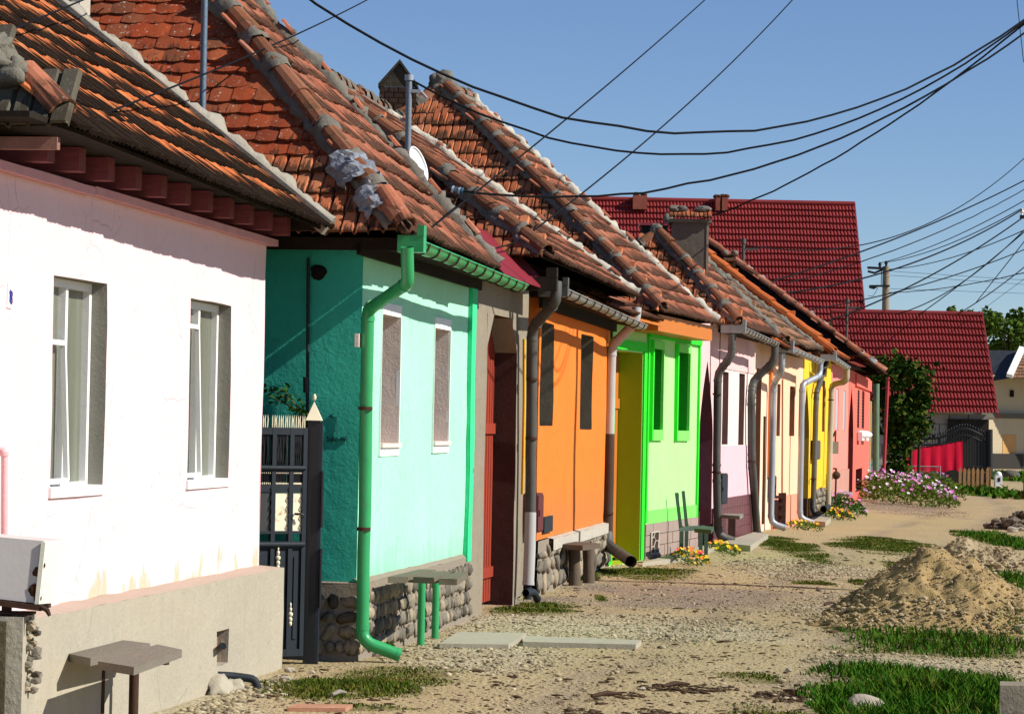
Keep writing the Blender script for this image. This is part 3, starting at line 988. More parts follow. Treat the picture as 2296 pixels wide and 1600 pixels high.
# plinth with sloping ledge, vent and a broken corner
pl = MB()
po = dict(s0=W1.s(484, 1450, .17), s1=W1.s(511, 1450, .17), z0=W1.z(497, 1488, .17), z1=W1.z(497, 1412, .17), depth=.12)
facade(pl, pl, W1, .38, W1.L + .05, -.06, PZ - .02, [po], .22, .17)
pl.face([W1.at(W1.L + .05, -.06, .17), W1.at(W1.L + .05, -.06, -.3), W1.at(W1.L + .05, PZ - .02, -.3), W1.at(W1.L + .05, PZ - .02, .17)])
pl.face([W1.at(.38, -.06, .17), W1.at(.38, PZ - .02, .17), W1.at(.38, PZ - .02, 0), W1.at(.38, -.06, 0)])
pp = pl.build('plinth', PLINTH, h1)
lg = MB()
S = lin(.38, W1.L + .05, .2)
lg.raw([q for s in S for q in (W1.wob(s, PZ - .02, .17), W1.at(s, PZ - .005 + .012 * noise.noise(V((s * 3, 1, 2))), -.005))], [(2 * i, 2 * i + 2, 2 * i + 3, 2 * i + 1) for i in range(len(S) - 1)], True)
lg.build('plinth_ledge', PINKLEDGE, pp)
vb = MB()
for k in range(9):
    z = po['z0'] + (po['z1'] - po['z0']) * (k + .5) / 9
    vb.wallbox(W1, po['s0'], po['s1'], z - .010, z + .010, .05, .10)
vb.build('vent_slats', pmat('vent_terracotta', (.34, .17, .09), rough=.9), pp, kind='stuff')
vk = MB(); vk.wallbox(W1, po['s0'], po['s1'], po['z0'], po['z1'], .04, .055); vk.build('vent_back', VOIDM, pp)
# rafters and boards under the eaves
for k in range(11):
    s = W1.s(202, 400, .22) + (k - 1) * ((W1.s(578, 545, .22) - W1.s(202, 400, .22)) / 7)
    if s > W1.L + .02: continue
    m = MB()
    m.block(W1.at(s - .06, 2.99, -.3), W1.t * .125, W1.n * .475, V((0, 0, .125)))
    m.build('rafter', PINKW, h1)
for (a, b) in ((-.5, 1.62), (1.63, 3.9), (3.91, W1.L + .1)):
    m = MB()
    m.block(W1.at(a, 2.915 + .008 * (a > 1), -.02), W1.t * (b - a), W1.n * .085, V((0, 0, .045)))
    m.build('eaves_board', PINKEAVE, h1)
m = MB(); m.wallbox(W1, -.5, W1.L + .1, 3.12, 3.15, -.3, .36); m.build('soffit', DECKW, h1)  # near-black timber paints the shade between the rafters
E0 = W1.at(W1.s(150, 352, .44), 3.13, .44); E1 = W1.at(W1.s(738, 540, .44), 3.05, .44)
rf1, A0, A1 = roof(h1, E0, E1, W1.n, 3.2, 2.50, 1.7, 2.2, spec1(fine_ribbed, .21, .33, SOOTY), spec1(ribbed, .2, .3, GREYT), 300, 40,
                   None, None, verge_mat=pmat('worn_verge_cement', (.46, .42, .34), (.33, .30, .24), var=.25, scale=5, rough=.95, bump=.9, bscale=24, spots=.8, spot_col=(.14, .115, .085), spot_scale=7), seed=11, sag=.03, rear_ridge=False, chips=False, verge_w=.17)
up = (V((0, 0, 1)) + W1.n * .6 - W1.t * .5).normalized()
hd = (A0 - E0).normalized()
half_pipe(E0 + hd * .06 + up * .02, E0 + hd * .40 + up * .05, up, .085, .07, 9).build('ridge_tile', TERRA, rf1)
mb = MB()
for k in range(16):
    c = E0 + hd * (.40 + .14 * k)
    mb.blob(c + up * .02 + W1.n * random.uniform(-.05, .05), (.10, .12, .08), k, .6, ICO3, True, None, 2.4)
    mb.blob(c - W1.t * .10 + W1.n * -.02, (.09, .11, .05), k + 50, .6, ICO2, True, None, 2.4)
mb.build('mortar', pmat('lichened_mortar', (.30, .28, .22), (.14, .13, .10), var=.3, scale=7, rough=.95, bump=1.0, bscale=30, spots=.9, spot_col=(.55, .53, .47), spot_scale=8), rf1, kind='stuff')
m = MB(); m.beam(E0 + V((0, 0, -.10)) - W1.n * .05 + W1.t * .02, E0 + V((0, 0, -.10)) - W1.n * 2.5 + W1.t * .02, .05, .06); m.build('hip_fascia', pmat('faded_pink_beam', (.26, .13, .10), var=.2, scale=5, rough=.85, bump=.3), h1)
# grey timber beside the verge mortar
m = MB()
tu = (A1 - E1).normalized(); vn = W1.t.cross(tu)
m.block(E1 - W1.t * .20 + vn * .03 - tu * .02, W1.t * .10, tu * 3.6, vn * .035)
m.build('verge_board', OLDWOOD, rf1)
# chimney behind the verge
c = P(140, 60, 21.2)
ch = MB(); ch.block(V((c.x - .10, c.y, 4.1)), V((.165, -.03, 0)), V((.04, .25, 0)), V((0, 0, 1.7))); 
chm = ch.build('chimney', OLIVEREV, h1)
k = MB(); k.block(V((c.x + .067, c.y - .02, 4.1)), V((.06, -.005, 0)), V((.04, .25, 0)), V((0, 0, 1.7))); k.build('chimney_lit_side', CEMENT_PALE, chm)  # pale slab paints the chimney's lit side, the dark body its shaded face
# house number
nb = MB(); s, z = W1.hit(16, 690, .01)
s1_ = W1.s(27, 690, .01)
nb.wallbox(W1, s, s1_ , z, z + .125, -.01, .012)
nm = nb.build('number_plate', pmat('white_enamel', (.82, .82, .84), var=.02, rough=.3, bump=0), h1)
BLUEINK = pmat('blue_ink', (.04, .05, .25), var=.05, rough=.6, bump=0)
d = MB()
def stroke(mb, W, pts, r, out):
    mb.tube([W.at(a, b, out) for a, b in pts], r, 5)
ws = s1_ - s
stroke(d, W1, [(s + ws * .28, z + .075), (s + ws * .36, z + .09), (s + ws * .36, z + .03)], .004, .014)
for cz, rr_ in ((.072, .014), (.040, .018)):
    stroke(d, W1, [(s + ws * .66 + math.cos(a) * ws * .15, z + cz + math.sin(a) * rr_) for a in [2 * math.pi * i / 10 for i in range(11)]], .004, .014)
d.build('house_number', BLUEINK, nm)

# ================================================================== mint green house
h2 = thing('mint_green_house', 'mint green house with teal side wall, river stone plinth and two deep narrow white-framed windows', 'house', W2.at(2, 0))
P2 = .53
w2a = op(W2, 852, 893.5, 703, 997, .24); w2b = op(W2, 970.5, 1005, 734, 992, .24)
sp = W2.s(1046, 900)
mw = house_walls(h2, W2, 0, sp, P2, 3.0, 4.6, [w2a, w2b], MINT, BEIGEREV, .28, sides=(False, False))
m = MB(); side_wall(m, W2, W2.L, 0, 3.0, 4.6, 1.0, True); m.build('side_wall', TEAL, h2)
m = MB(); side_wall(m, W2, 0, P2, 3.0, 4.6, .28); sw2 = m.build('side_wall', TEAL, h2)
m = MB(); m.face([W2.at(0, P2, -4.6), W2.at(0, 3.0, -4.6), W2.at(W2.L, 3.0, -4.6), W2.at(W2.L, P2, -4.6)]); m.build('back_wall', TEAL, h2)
for o in (w2a, w2b):
    window(h2, W2, o, OLDWOOD, PANE_DK, .06, None, True, 2)
    surround(h2, W2, o, .03, WHITE, .012, top=.09, bottom=.085, left=.012, right=.02)
    s = MB(); s.wallbox(W2, o['s0'], o['s1'] + .03, o['z0'] - .02, o['z0'] + .012, -.2, .03); s.build('sill', BEIGEREV, h2)
m = MB(); f2 = MB(); facade(m, m, W2, sp + .003, W2.L + .1, .50, 2.98, [], .28, .035)
m.face([W2.at(sp + .003, .5, .035), W2.at(sp + .003, 2.98, .035), W2.at(sp + .003, 2.98, -.05), W2.at(sp + .003, .5, -.05)])
m.build('pilaster', EMERALD, h2)
# plinth: mortar body with stones
m = MB()
facade(m, m, W2, -.02, W2.L + .1, -.06, P2 + .01, [], .3, .03)
side_wall(m, Wall(W2.at(-.02, 0, .03).xy, W2.at(4, 0, .03).xy, .004, 3), 0, -.06, P2 + .01, 4, .4)
S = lin(-.02, W2.L + .1, .2)
m.raw([q for s in S for q in (W2.wob(s, P2 + .01, .03), W2.wob(s, P2 + .05, -.01))], [(2 * i, 2 * i + 2, 2 * i + 3, 2 * i + 1) for i in range(len(S) - 1)], True)
m.face([W2.at(-.02, P2 + .01, .03), W2.at(0, P2 + .02, 0), W2.at(0, P2 + .02, -4), W2.at(-.02, P2 + .01, -4)])
pl2 = m.build('plinth', MORTAR, h2)
stone_facing(pl2, lambda s, z: (W2.at(s, z + .02, .035), W2.n), W2.L + .05, P2 - .06, 200, (.115, .125), 3, RUBBLE, .024)
stone_facing(pl2, lambda s, z: (W2.at(-.03, z + .02, .02 - s), -W2.t), 1.2, P2 - .06, 60, (.125, .12), 9, RUBBLE, .032)
# dark boarding under the eaves
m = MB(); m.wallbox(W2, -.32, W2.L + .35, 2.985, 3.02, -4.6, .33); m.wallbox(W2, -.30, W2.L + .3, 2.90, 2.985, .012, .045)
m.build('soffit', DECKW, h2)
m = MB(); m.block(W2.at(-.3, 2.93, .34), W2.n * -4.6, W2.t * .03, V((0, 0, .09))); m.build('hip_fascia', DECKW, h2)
E0 = W2.at(W2.s(893, 540, .40), 3.06, .40); E1 = W2.at(W2.s(1112, 606, .40), 3.03, .40)
def hip2(row, t): return (ribbed, .20, .19, TERRA_HIP) if row < 4 else (beaver, .172, .142, BEAVER)
rf2, A0, A1 = roof(h2, E0, E1, W2.n, 2.33, 2.42, 2.05, 2.9, spec1(fine_ribbed, .20, .29, TERRA), hip2, 300, 300, RIDGET, CEMENT, 1.1, True, CEMENT, 21, .035, 1.6, top_ridge=True, flush=(-1, 1))
rw = (E0 - W2.n * 4.95)
# silvery patch of bitumen foil near the corner of the hip
m = MB()
hd = (A0 - E0).normalized(); up = (V((0, 0, 1)) + W2.n * .5 - W2.t * .5).normalized()
sd_ = hd.cross(up).normalized(); y2 = sd_.cross(hd)
for k, (al, ln, rad) in enumerate(((.66, .30, .135), (.30, .26, .125))):
    A_, B_ = 12, 18
    vs_ = []
    for i in range(A_):
        for j in range(B_):
            an = math.pi * (j / (B_ - 1) * 1.25 - .15)
            q = V((i * .6 + k * 9, j * .5, 2))
            R_ = rad * (1 + .30 * noise.noise(q) + .20 * abs(noise.noise(q * 2.3)))
            vs_.append(E0 + hd * (al + (i / (A_ - 1) - .5) * ln * (1 + .4 * noise.noise(V((j * .7, k, 0))))) + sd_ * math.cos(an) * R_ * 1.1 + y2 * (math.sin(an) * R_ - .01))
    m.raw(vs_, [(i * B_ + j, i * B_ + j + 1, (i + 1) * B_ + j + 1, (i + 1) * B_ + j) for i in range(A_ - 1) for j in range(B_ - 1)], False)
m.build('foil_patch', pmat('crumpled_grey_foil', (.33, .35, .39), (.18, .20, .24), var=.2, scale=9, rough=.6, spec=.4, metal=.1, bump=.9, bscale=24), rf2)
half_pipe(E0 - hd * .06 + up * .06, E0 + hd * .30 + up * .10, up, .085, .07, 9).build('ridge_tile', TERRA, rf2)
# gutter and pipes
gp = W2.at(W2.s(930, 556, .46), 2.985, .46); gq = W2.at(W2.s(1166, 640, .46), 2.93, .46)
gutter(h2, gp, gq, .068, GPIPE, 12, hopper=.12)
downpipe(h2, [W2.at(W2.s(912, 570, .46), 2.93, .46), W2.p(914, 634, .46), W2.p(825, 694, .07), W2.p(812, 1425, .07), W2.at(W2.s(812, 1425, .07), .115, .12), W2.at(W2.s(812, 1425, .07) + .05, .04, .33)], .046, GPIPE,
         [W2.p(819, 915, .07), W2.p(815, 1185, .07)], None, .045)
m = MB(); m.wallbox(W2, W2.s(798, 760), W2.s(806, 760), W2.z(802, 778), W2.z(802, 748), -.01, .02); m.build('junction_box', BEIGEREV, h2)
# conduit, vent hole and writing on the side wall
def sidep(x, y, out):
    n = -W2.t; d = ray(x, y); o = W2.at(0, 0) + n * out
    return CAM + d * ((o - CAM).dot(n) / d.dot(n))
m = MB(); m.tube([sidep(691, 578, .05), sidep(689, 925, .05), sidep(686, 1300, .05)], .013, 8); m.build('conduit', SLATE, sw2)
m = MB(); m.tube([sidep(686, 845, .06), sidep(686, 880, .06)], .022, 8); m.build('conduit_joint', BLACK, sw2)
m = MB(); m.blob(sidep(715, 610, 0.0), (.065, .02, .055), 5, .35, ICO2, True); m.build('vent_hole', VOIDM, sw2)
ink = MB()
GL = {'S': [[(1, .9), (.5, 1), (.1, .8), (.3, .55), (.8, .45), (.9, .15), (.4, 0), (0, .12)]], 'U': [[(0, 1), (.05, .2), (.45, 0), (.85, .2), (.9, 1)]],
      'N': [[(0, 0), (.05, 1), (.8, .05), (.85, 1)]], 'A': [[(0, 0), (.1, .8), (.45, 1), (.8, .8), (.9, 0)], [(.05, .45), (.85, .45)]], '-': [[(.1, .5), (.9, .5)]],
      'M': [[(0, 0), (.05, 1), (.45, .45), (.85, 1), (.9, 0)]], '~': []}
GL['~'] = GL['A'] + [[(.2, 1.22), (.45, 1.12), (.7, 1.22)]]
for i, chx in enumerate('SUNA-M~'):
    for st in GL[chx]:
        ink.tube([sidep(733 + i * 6.6 + x * 5.2, 989 - y * 10 + math.sin(i * 2.1) * 1.0, .004) for x, y in st], .0036, 4)
for st in ([(755, 973), (755, 935), (739, 932)], [(748, 927), (738, 932), (747, 937)]):
    ink.tube([sidep(x, y, .004) for x, y in st], .0036, 4)
ink.build('handwriting', pmat('dark_marker_ink', (.01, .06, .07), var=.05, rough=.7, bump=0), sw2)

# ================================================================== concrete gateway with red slatted gate
g = thing('concrete_gateway', 'bare concrete gateway with red slatted gate between the mint green and orange houses', 'gateway', WG2.at(1, 0))
go = dict(s0=WG2.s(1087, 1000), s1=WG2.s(1155, 1000), z0=-.02, z1=2.72, depth=.24)
m, r = MB(), MB()
facade(m, r, WG2, 0, WG2.L, -.05, 3.05, [go], .3)
side_wall(m, WG2, WG2.L, -.05, 3.05, .5, .4, True)
m.face([WG2.at(0, 3.05, 0), WG2.at(WG2.L, 3.05, 0), WG2.at(WG2.L, 3.05, -.5), WG2.at(0, 3.05, -.5)])
for sg, s_ in ((1, go['s0']), (-1, go['s1'])):                   # splayed upper corners
    a, b, c = WG2.at(s_, 2.72, .0), WG2.at(s_ + sg * .34, 2.72, .0), WG2.at(s_, 2.40, .0)
    o_ = WG2.n * -.23
    m.raw([a, b, c, a + o_, b + o_, c + o_], [(0, 1, 2) if sg < 0 else (2, 1, 0), (1, 2, 5, 4)])
gw = m.build('wall', CONC, g); r.build('gate_reveal', CHOC, gw)
n = 13
gs = go['s1'] - go['s0']
gl = MB(); gl.wallbox(WG2, go['s0'], go['s1'], 0, 2.7, -.32, -.26); glf = gl.build('gate_leaf', CHOC, g)
for k in range(n):
    m = MB(); a = go['s0'] + gs * k / n
    m.wallbox(WG2, a + .012, a + gs / n - .012, .02, 2.62, -.26, -.215); m.build('slat', REDDOOR, glf)
for z in (1.62, .25):
    m = MB(); m.wallbox(WG2, go['s0'] + .01, go['s1'] - .01, z, z + .1, -.214, -.19); m.build('gate_rail', REDDOOR, glf)
m = MB()
a, b = WG2.at(-.10, 3.02, .30), WG2.at(WG2.L - .35, 3.0, .30)
u_ = (V((0, 0, .50)) - WG2.n * .50)
m.block(a, b - a, u_, V((0, 0, .02)))
m.build('gate_roof', pmat('dull_dark_red_sheet', (.20, .02, .03), var=.15, scale=2, rough=.6, bump=.05), g)

# ================================================================== orange house
h3 = thing('orange_house', 'orange plastered house with two tall dark windows above a rubble plinth', 'house', W3.at(3, 0))
w3a = op(W3, 1211, 1241, 719, 954, .20); w3b = op(W3, 1301, 1328, 747, 962, .20)
P3 = W3.z(1290, 1187)
house_walls(h3, W3, 0, W3.L, P3, 3.02, 6.2, [w3a, w3b], ORANGE, OLIVEREV, .3)
for o in (w3a, w3b): window(h3, W3, o, OLIVEREV, PANE_DK, .06, None, True, 2)
m = MB(); facade(m, m, W3, .0, W3.L + .02, -.06, P3 - .005, [], .3, .02)
side_wall(m, W3, W3.L + .02, -.06, P3, 2, .5, True)
pl3 = m.build('plinth', MORTAR, h3)
stone_facing(pl3, lambda s, z: (W3.at(s, z, .03), W3.n), W3.L, P3 - .12, 160, (.26, .17), 5, RUBBLE, .035)
m = MB(); facade(m, m, W3, .9, W3.L + .02, P3 - .13, P3 - .012, [], .25, .07)
m.face([W3.at(.9, P3 - .012, .07), W3.at(W3.L, P3 - .012, .07), W3.at(W3.L, P3, 0), W3.at(.9, P3, 0)])
m.build('plinth_band', CEMENT_PALE, pl3)
meter_box(h3, W3, W3.s(1203, 1150, .16), W3.s(1216, 1150, .16), W3.z(1204, 1194, .16), W3.z(1204, 1106, .16), .16, pmat('maroon_box_paint', (.12, .03, .03), rough=.6), 'meter_box')
m = MB(); m.wallbox(W3, W3.s(1214, 1175), W3.s(1233, 1175), W3.z(1222, 1192), W3.z(1222, 1157), -.01, .03); m.build('hatch', SLATE, h3)
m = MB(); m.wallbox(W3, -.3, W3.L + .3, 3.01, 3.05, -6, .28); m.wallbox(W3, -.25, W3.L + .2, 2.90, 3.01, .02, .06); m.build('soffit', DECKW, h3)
E0 = W3.p(1224, 574, .36); E1 = W3.p(1428, 662, .36)
rf3, A0, A1 = roof(h3, E0, E1, W3.n, 3.25, 2.28, 2.3, 2.6, spec1(fine_ribbed, .21, .30, TERRA), spec1(ribbed, .20, .26, TERRA_HIP), 300, 200, RIDGET, CEMENT, 1.0, True, CEMENT_PALE, 31, .035, 1.5, top_ridge=True)
m = MB(); m.block(W3.at(W3.s(1248, 600, .44), 2.98, .44), W3.n * -.75, W3.t * .10, V((0, 0, .13))); m.block(W3.at(W3.s(1248, 600, .44), 3.10, .44), W3.n * -.10, W3.t * .10, V((0, 0, .10))); m.build('end_board', pmat('sooty_end_board', (.03, .024, .018), var=.3, rough=.9), h3)
gutter(h3, W3.at(W3.s(1258, 612, .42), 3.02, .42), W3.at(W3.s(1440, 692, .42), 2.97, .42), .065, ZINC, 12, ZINC_OLD, True, hopper=.22)
downpipe(h3, [W3.p(1248, 632, .42), W3.p(1246, 676, .42), W3.p(1193, 735, .14), W3.p(1189, 1148, .14)], .052, ZINC_OLD, [W3.p(1191, 850, .14), W3.p(1190, 982, .14)], None, .08)
PVC = pmat('grey_plastic_pipe', (.42, .42, .40), var=.06, rough=.5, bump=.03, spots=.3, spot_col=(.3, .28, .24))
downpipe(h3, [W3.p(1189, 1148, .14), W3.p(1184, 1308, .14)], .057, PVC, [], None, .05, 'pipe_foot')
downpipe(h3, [W3.p(1184, 1306, .14), W3.p(1183, 1340, .14)], .035, SLATE, [], None, .05, 'pipe_foot')
downpipe(h3, [W3.p(1178, 1328, .20), W3.p(1196, 1326, .24), W3.p(1204, 1342, .26)], .035, SLATE, [], None, .05, 'drain_elbow')
m = MB(); m.tube([W3.p(1175, 760, .08), W3.p(1175, 900, .09), W3.p(1171, 1107, .08)], .016, 8); m.build('gas_pipe', pmat('yellow_gas_paint', (.75, .42, .02), rough=.45), h3)

# ================================================================== lime gateway and lime house
g = thing('lime_gateway', 'lime green gateway with yellow olive reveal and orange door under a small tiled hood', 'gateway', WG4.at(1, 0))
go = dict(s0=WG4.s(1373, 1000), s1=WG4.s(1437, 1000), z0=-.02, z1=WG4.z(1385, 785), depth=.32)
m, r = MB(), MB()
facade(m, r, WG4, 0, WG4.L, -.05, 3.0, [go], .4)
m.face([WG4.at(0, 3.0, 0), WG4.at(WG4.L, 3.0, 0), WG4.at(WG4.L, 3.0, -.5), WG4.at(0, 3.0, -.5)])
gw = m.build('wall', LIME, g); r.build('gate_reveal', OLIVE, gw)
gs = go['s1'] - go['s0']
gl = MB(); gl.wallbox(WG4, go['s0'], go['s1'], 0, go['z1'], -.40, -.345); glf = gl.build('gate_leaf', ORWOOD, g)
for k in range(9):
    m = MB(); a = go['s0'] + gs * k / 9; m.wallbox(WG4, a + .01, a + gs / 9 - .01, .02, go['z1'] - .02, -.345, -.318); m.build('plank', ORWOOD, glf)
m = MB(); m.wallbox(WG4, go['s0'] + .01, go['s1'] - .01, 1.95, 2.08, -.317, -.295); m.build('gate_rail', ORWOOD, glf)
m = MB()
m.wallbox(WG4, go['s1'] + .01, go['s1'] + .15, 0, go['z1'] + .14, -.02, .025); m.wallbox(WG4, go['s0'] - .2, go['s0'] - .01, 0, go['z1'] + .14, -.02, .025)
m.wallbox(WG4, go['s0'] - .01, go['s1'] + .01, go['z1'] + .02, go['z1'] + .14, -.02, .025)
m.build('gate_surround', LIMETRIM, g)
a, b = WG4.at(WG4.s(1402, 735, .42), 3.10, .42), WG4.at(WG4.s(1482, 757, .42), 3.06, .42)
m = MB(); o_ = V((0, 0, -.03)); u_ = (V((0, 0, .36)) - WG4.n * .70)
m.block(a + o_ * 2, b - a, u_, V((0, 0, .03)))
hood = m.build('hood', ORWOOD, g)
un = u_.normalized()
lay_tiles(hood, a, (b - a).normalized(), un, [(0, 0), ((b - a).length, 0), ((b - a).length, u_.length), (0, u_.length)], spec1(ribbed, .2, .27, TERRA), 60, 1.3, .02, 77)

h4 = thing('lime_green_house', 'lime green house with vivid green trim, orange boxed eaves and pinkish stone plinth', 'house', W4.at(2, 0))
w4a = op(W4, 1459, 1481.5, 780, 963, .2); w4b = op(W4, 1514.5, 1541, 788, 965, .2)
P4 = W4.z(1500, 1163)
GREENREV = pmat('deep_green_reveal', (.012, .32, .015), var=.08, rough=.8, bump=.2)
house_walls(h4, W4, 0, W4.L, P4, 3.16, 6.5, [w4a, w4b], LIME, GREENREV, .4)
for o in (w4a, w4b):
    window(h4, W4, o, GREENREV, PANE_DK, .06, None, True, 2)
    surround(h4, W4, o, .10, LIMEBAND, .035, top=.11, bottom=.14, left=.03, right=.05)
    s = MB(); s.wallbox(W4, o['s0'] - .11, o['s0'] - .035, o['z0'] - .14, o['z1'] + .11, -.02, .05); s.build('window_trim', LIMETRIM, h4)
m = MB()
m.wallbox(W4, .01, .09, P4, 2.95, -.02, .03); m.wallbox(W4, W4.L - .10, W4.L - .01, P4 - .1, 3.0, -.02, .03); m.wallbox(W4, .02, W4.L - .02, 2.90, 2.99, -.02, .05)
m.build('corner_trim', LIMETRIM, h4)
m = MB(); facade(m, m, W4, 0, W4.L, P4 - .02, P4 + .15, [], .5, .022)
m.face([W4.at(0, P4 + .15, .022), W4.at(W4.L, P4 + .15, .022), W4.at(W4.L, P4 + .15, 0), W4.at(0, P4 + .15, 0)]); m.build('wall_band', LIMEBAND, h4)
m = MB(); m.wallbox(W4, 0, W4.L, -.05, P4 - .02, -.3, .02); pl4 = m.build('plinth', MORTAR, h4)
rr = random.Random(4)
for j in range(3):
    s = 0; zh = (P4 - .02) / 3
    while s < W4.L:
        sw_ = min(rr.uniform(.42, .5), W4.L - s)
        if sw_ > .05:
            m = MB(); m.wallbox(W4, s + .006, s + sw_ - .006, j * zh + .006, (j + 1) * zh - .006, .0, .03 + rr.uniform(0, .006)); m.build('plinth_tile', TILEPL, pl4)
        s += sw_
ga, gb, gz0, gz1 = W4.s(1458, 1215, .04), W4.s(1474, 1215, .04), W4.z(1460, 1241, .04), W4.z(1460, 1193, .04)
m = MB(); m.wallbox(W4, ga, gb, gz0, gz1, .02, .045); gr = m.build('cellar_grate', CHOC, pl4)
m = MB()
pts = [(ga + (gb - ga) * u, gz0 + (gz1 - gz0) * v) for u, v in ((0, 0), (1, 0), (1, 1), (0, 1), (0, 0))]
m.tube([W4.at(*q, .05) for q in pts], .012, 5)
for path in (((.0, .3), (.4, .35), (.5, .1), (.4, 0)), ((.4, .35), (.6, .6), (1, .55)), ((.6, .6), (.35, .8), (0, .7)), ((.35, .8), (.5, 1)), ((.5, .1), (1, .2))):
    m.tube([W4.at(ga + (gb - ga) * u, gz0 + (gz1 - gz0) * v, .05) for u, v in path], .008, 4)
m.build('grate_bars', CEMENT_PALE, gr)
f0 = W4.s(1476, 690, .36); f1 = W4.s(1596, 735, .36)
m = MB(); m.wallbox(W4, f0, f1, 2.96, 3.15, .335, .36); m.wallbox(W4, f0, f1, 2.94, 2.96, -.1, .36); m.wallbox(W4, f0, f0 + .03, 2.96, 3.15, -.5, .334)
fx = m.build('boxed_eaves', ORWOOD, h4)
E0 = W4.at(f0 - .15, 3.20, .42); E1 = W4.at(W4.s(1606, 726, .42), 3.20, .42)
rf4, A0, A1 = roof(h4, E0, E1, W4.n, 3.66, 3.18, 2.7, 3.4, spec1(fine_ribbed, .21, .30, TERRA), spec1(ribbed, .20, .26, TERRA_HIP), 300, 300, RIDGET, CEMENT, .95, True, CEMENT_PALE, 41, .035, 1.5, top_ridge=True)
mb = MB()
for k in range(6): mb.blob(A0 + V((random.uniform(-.12, .12), 0, random.uniform(-.1, .1))), (.15, .14, .13), k, .35, ICO3, True, None, 1.6)
mb.build('mortar_cap', CEMENT, rf4)
# brick chimney with a pitched slab top, behind the left shoulder of the lime roof
ct = P(893, 142, 39.8)
wd = 82 / (6500 / 39.8)
b0 = V((ct.x - wd / 2, 39.8, 4.4))
m = MB(); tp = ct.z - .33
chb = MB(); chb.block(b0, V((wd, 0, 0)), V((0, .5, 0)), V((0, 0, tp - 4.4))); cb = chb.build('chimney', pmat('dark_chimney_mortar', (.07, .055, .045), var=.3, scale=9, rough=.95, bump=.6), h4)
nrow = int((tp - 5.0) / .075)
for j in range(nrow):
    z = tp - (j + 1) * .075
    x = b0.x + (-.06 if j % 2 else 0)
    while x < b0.x + wd - .02:
        x0, x1 = max(x, b0.x - .008), min(x + .125, b0.x + wd + .008)
        if x1 - x0 > .03:
            m = MB(); m.block(V((x0 + .005, b0.y - .012 - random.uniform(0, .008), z + .005)), V((x1 - x0 - .01, 0, 0)), V((0, .06, 0)), V((0, 0, .065))); m.build('brick', BRICK, cb)
        x += .13
m = MB(); ap = V((ct.x + .02, 39.8, ct.z))
for (xx, sg) in ((b0.x - .02, -1), (b0.x + wd + .02, 1)):
    lo = V((xx, b0.y - .04, tp - .01)); hi = V((ap.x, b0.y - .04, ap.z))
    m.hexa([lo, hi, hi + V((0, .58, 0)), lo + V((0, .58, 0)), lo + V((0, 0, .05)), hi + V((0, 0, .05)), hi + V((0, .58, .05)), lo + V((0, .58, .05))])
m.face([V((b0.x, b0.y - .01, tp)), V((b0.x + wd, b0.y - .01, tp)), V((ap.x, b0.y - .01, ap.z))])
m.build('chimney_cap', pmat('sooty_cap_slab', (.10, .085, .06), (.045, .038, .03), var=.3, scale=6, rough=.95, bump=.8), cb)
downpipe(h4, [WG4.p(1427, 690, .42), WG4.p(1425, 722, .42), WG4.p(1371, 776, .10), WG4.p(1366, 972, .10)], .06, PVC, [], None, .08)
downpipe(h4, [WG4.p(1366, 972, .10), WG4.p(1362, 1195, .10)], .064, pmat('rusty_pipe', (.11, .075, .06), (.07, .045, .035), var=.3, scale=5, rough=.75, bump=.2), [WG4.p(1362, 1150, .10)])
downpipe(h4, [WG4.p(1362, 1194, .10), WG4.p(1363, 1222, .13), WG4.p(1414, 1258, .75)], .068, ZINC_OLD, [], None, .07, 'pipe_foot')

# ================================================================== the far half of the row
def gateway(name, label, W, xl, xr, yt, arch, depth, wall, reveal, leaf, top, plinth=None, pz=.5):
    g = thing(name, label, 'gateway', W.at(W.L / 2, 0))
    ym = 1000
    o = dict(s0=max(.06, W.s(xl, ym)), s1=min(W.L - .06, W.s(xr, ym)), z0=-.02, z1=W.z((xl + xr) / 2, yt), depth=depth, arch=arch)
    m, r = MB(), MB()
    facade(m, r, W, 0, W.L, -.05, top, [o], .5)
    m.face([W.at(0, top, 0), W.at(W.L, top, 0), W.at(W.L, top, -.5), W.at(0, top, -.5)])
    w = m.build('wall', wall, g); r.build('gate_reveal', reveal, w)
    l = MB(); l.wallbox(W, o['s0'], o['s1'], 0, o['z1'], -depth - .07, -depth + .0); lf = l.build('gate_leaf', leaf, g)
    n = 6
    for k in range(n):
        m = MB(); a = o['s0'] + (o['s1'] - o['s0']) * k / n; m.wallbox(W, a + .015, a + (o['s1'] - o['s0']) / n - .015, .03, o['z1'] - .6, -depth + .001, -depth + .03); m.build('plank', leaf, lf)
    if plinth:
        m = MB(); m.wallbox(W, .0, o['s0'] - .01, -.03, pz, -.02, .03); m.wallbox(W, o['s1'] + .01, W.L, -.03, pz, -.02, .03)
        m.wallbox(W, o['s1'] - .012, o['s1'] + .0, .0, pz, -depth, -.02); m.build('plinth', plinth, g)
    return g, o

def row_house(name, label, W, wall, ops, rev, top, pz, plinth, depth=6):
    h = thing(name, label, 'house', W.at(W.L / 2, 0))
    house_walls(h, W, 0, W.L, pz, top, depth, ops, wall, rev, .5)
    for o in ops: window(h, W, o, rev, PANE_DK, .06, None, True, 2)
    m = MB(); m.wallbox(W, 0, W.L, -.05, pz - .003, -.4, .03); p = m.build('plinth', plinth, h)
    m = MB(); m.wallbox(W, -.2, W.L + .2, top - .02, top + .02, -depth, .25); m.build('soffit', DECKW, h)
    return h, p

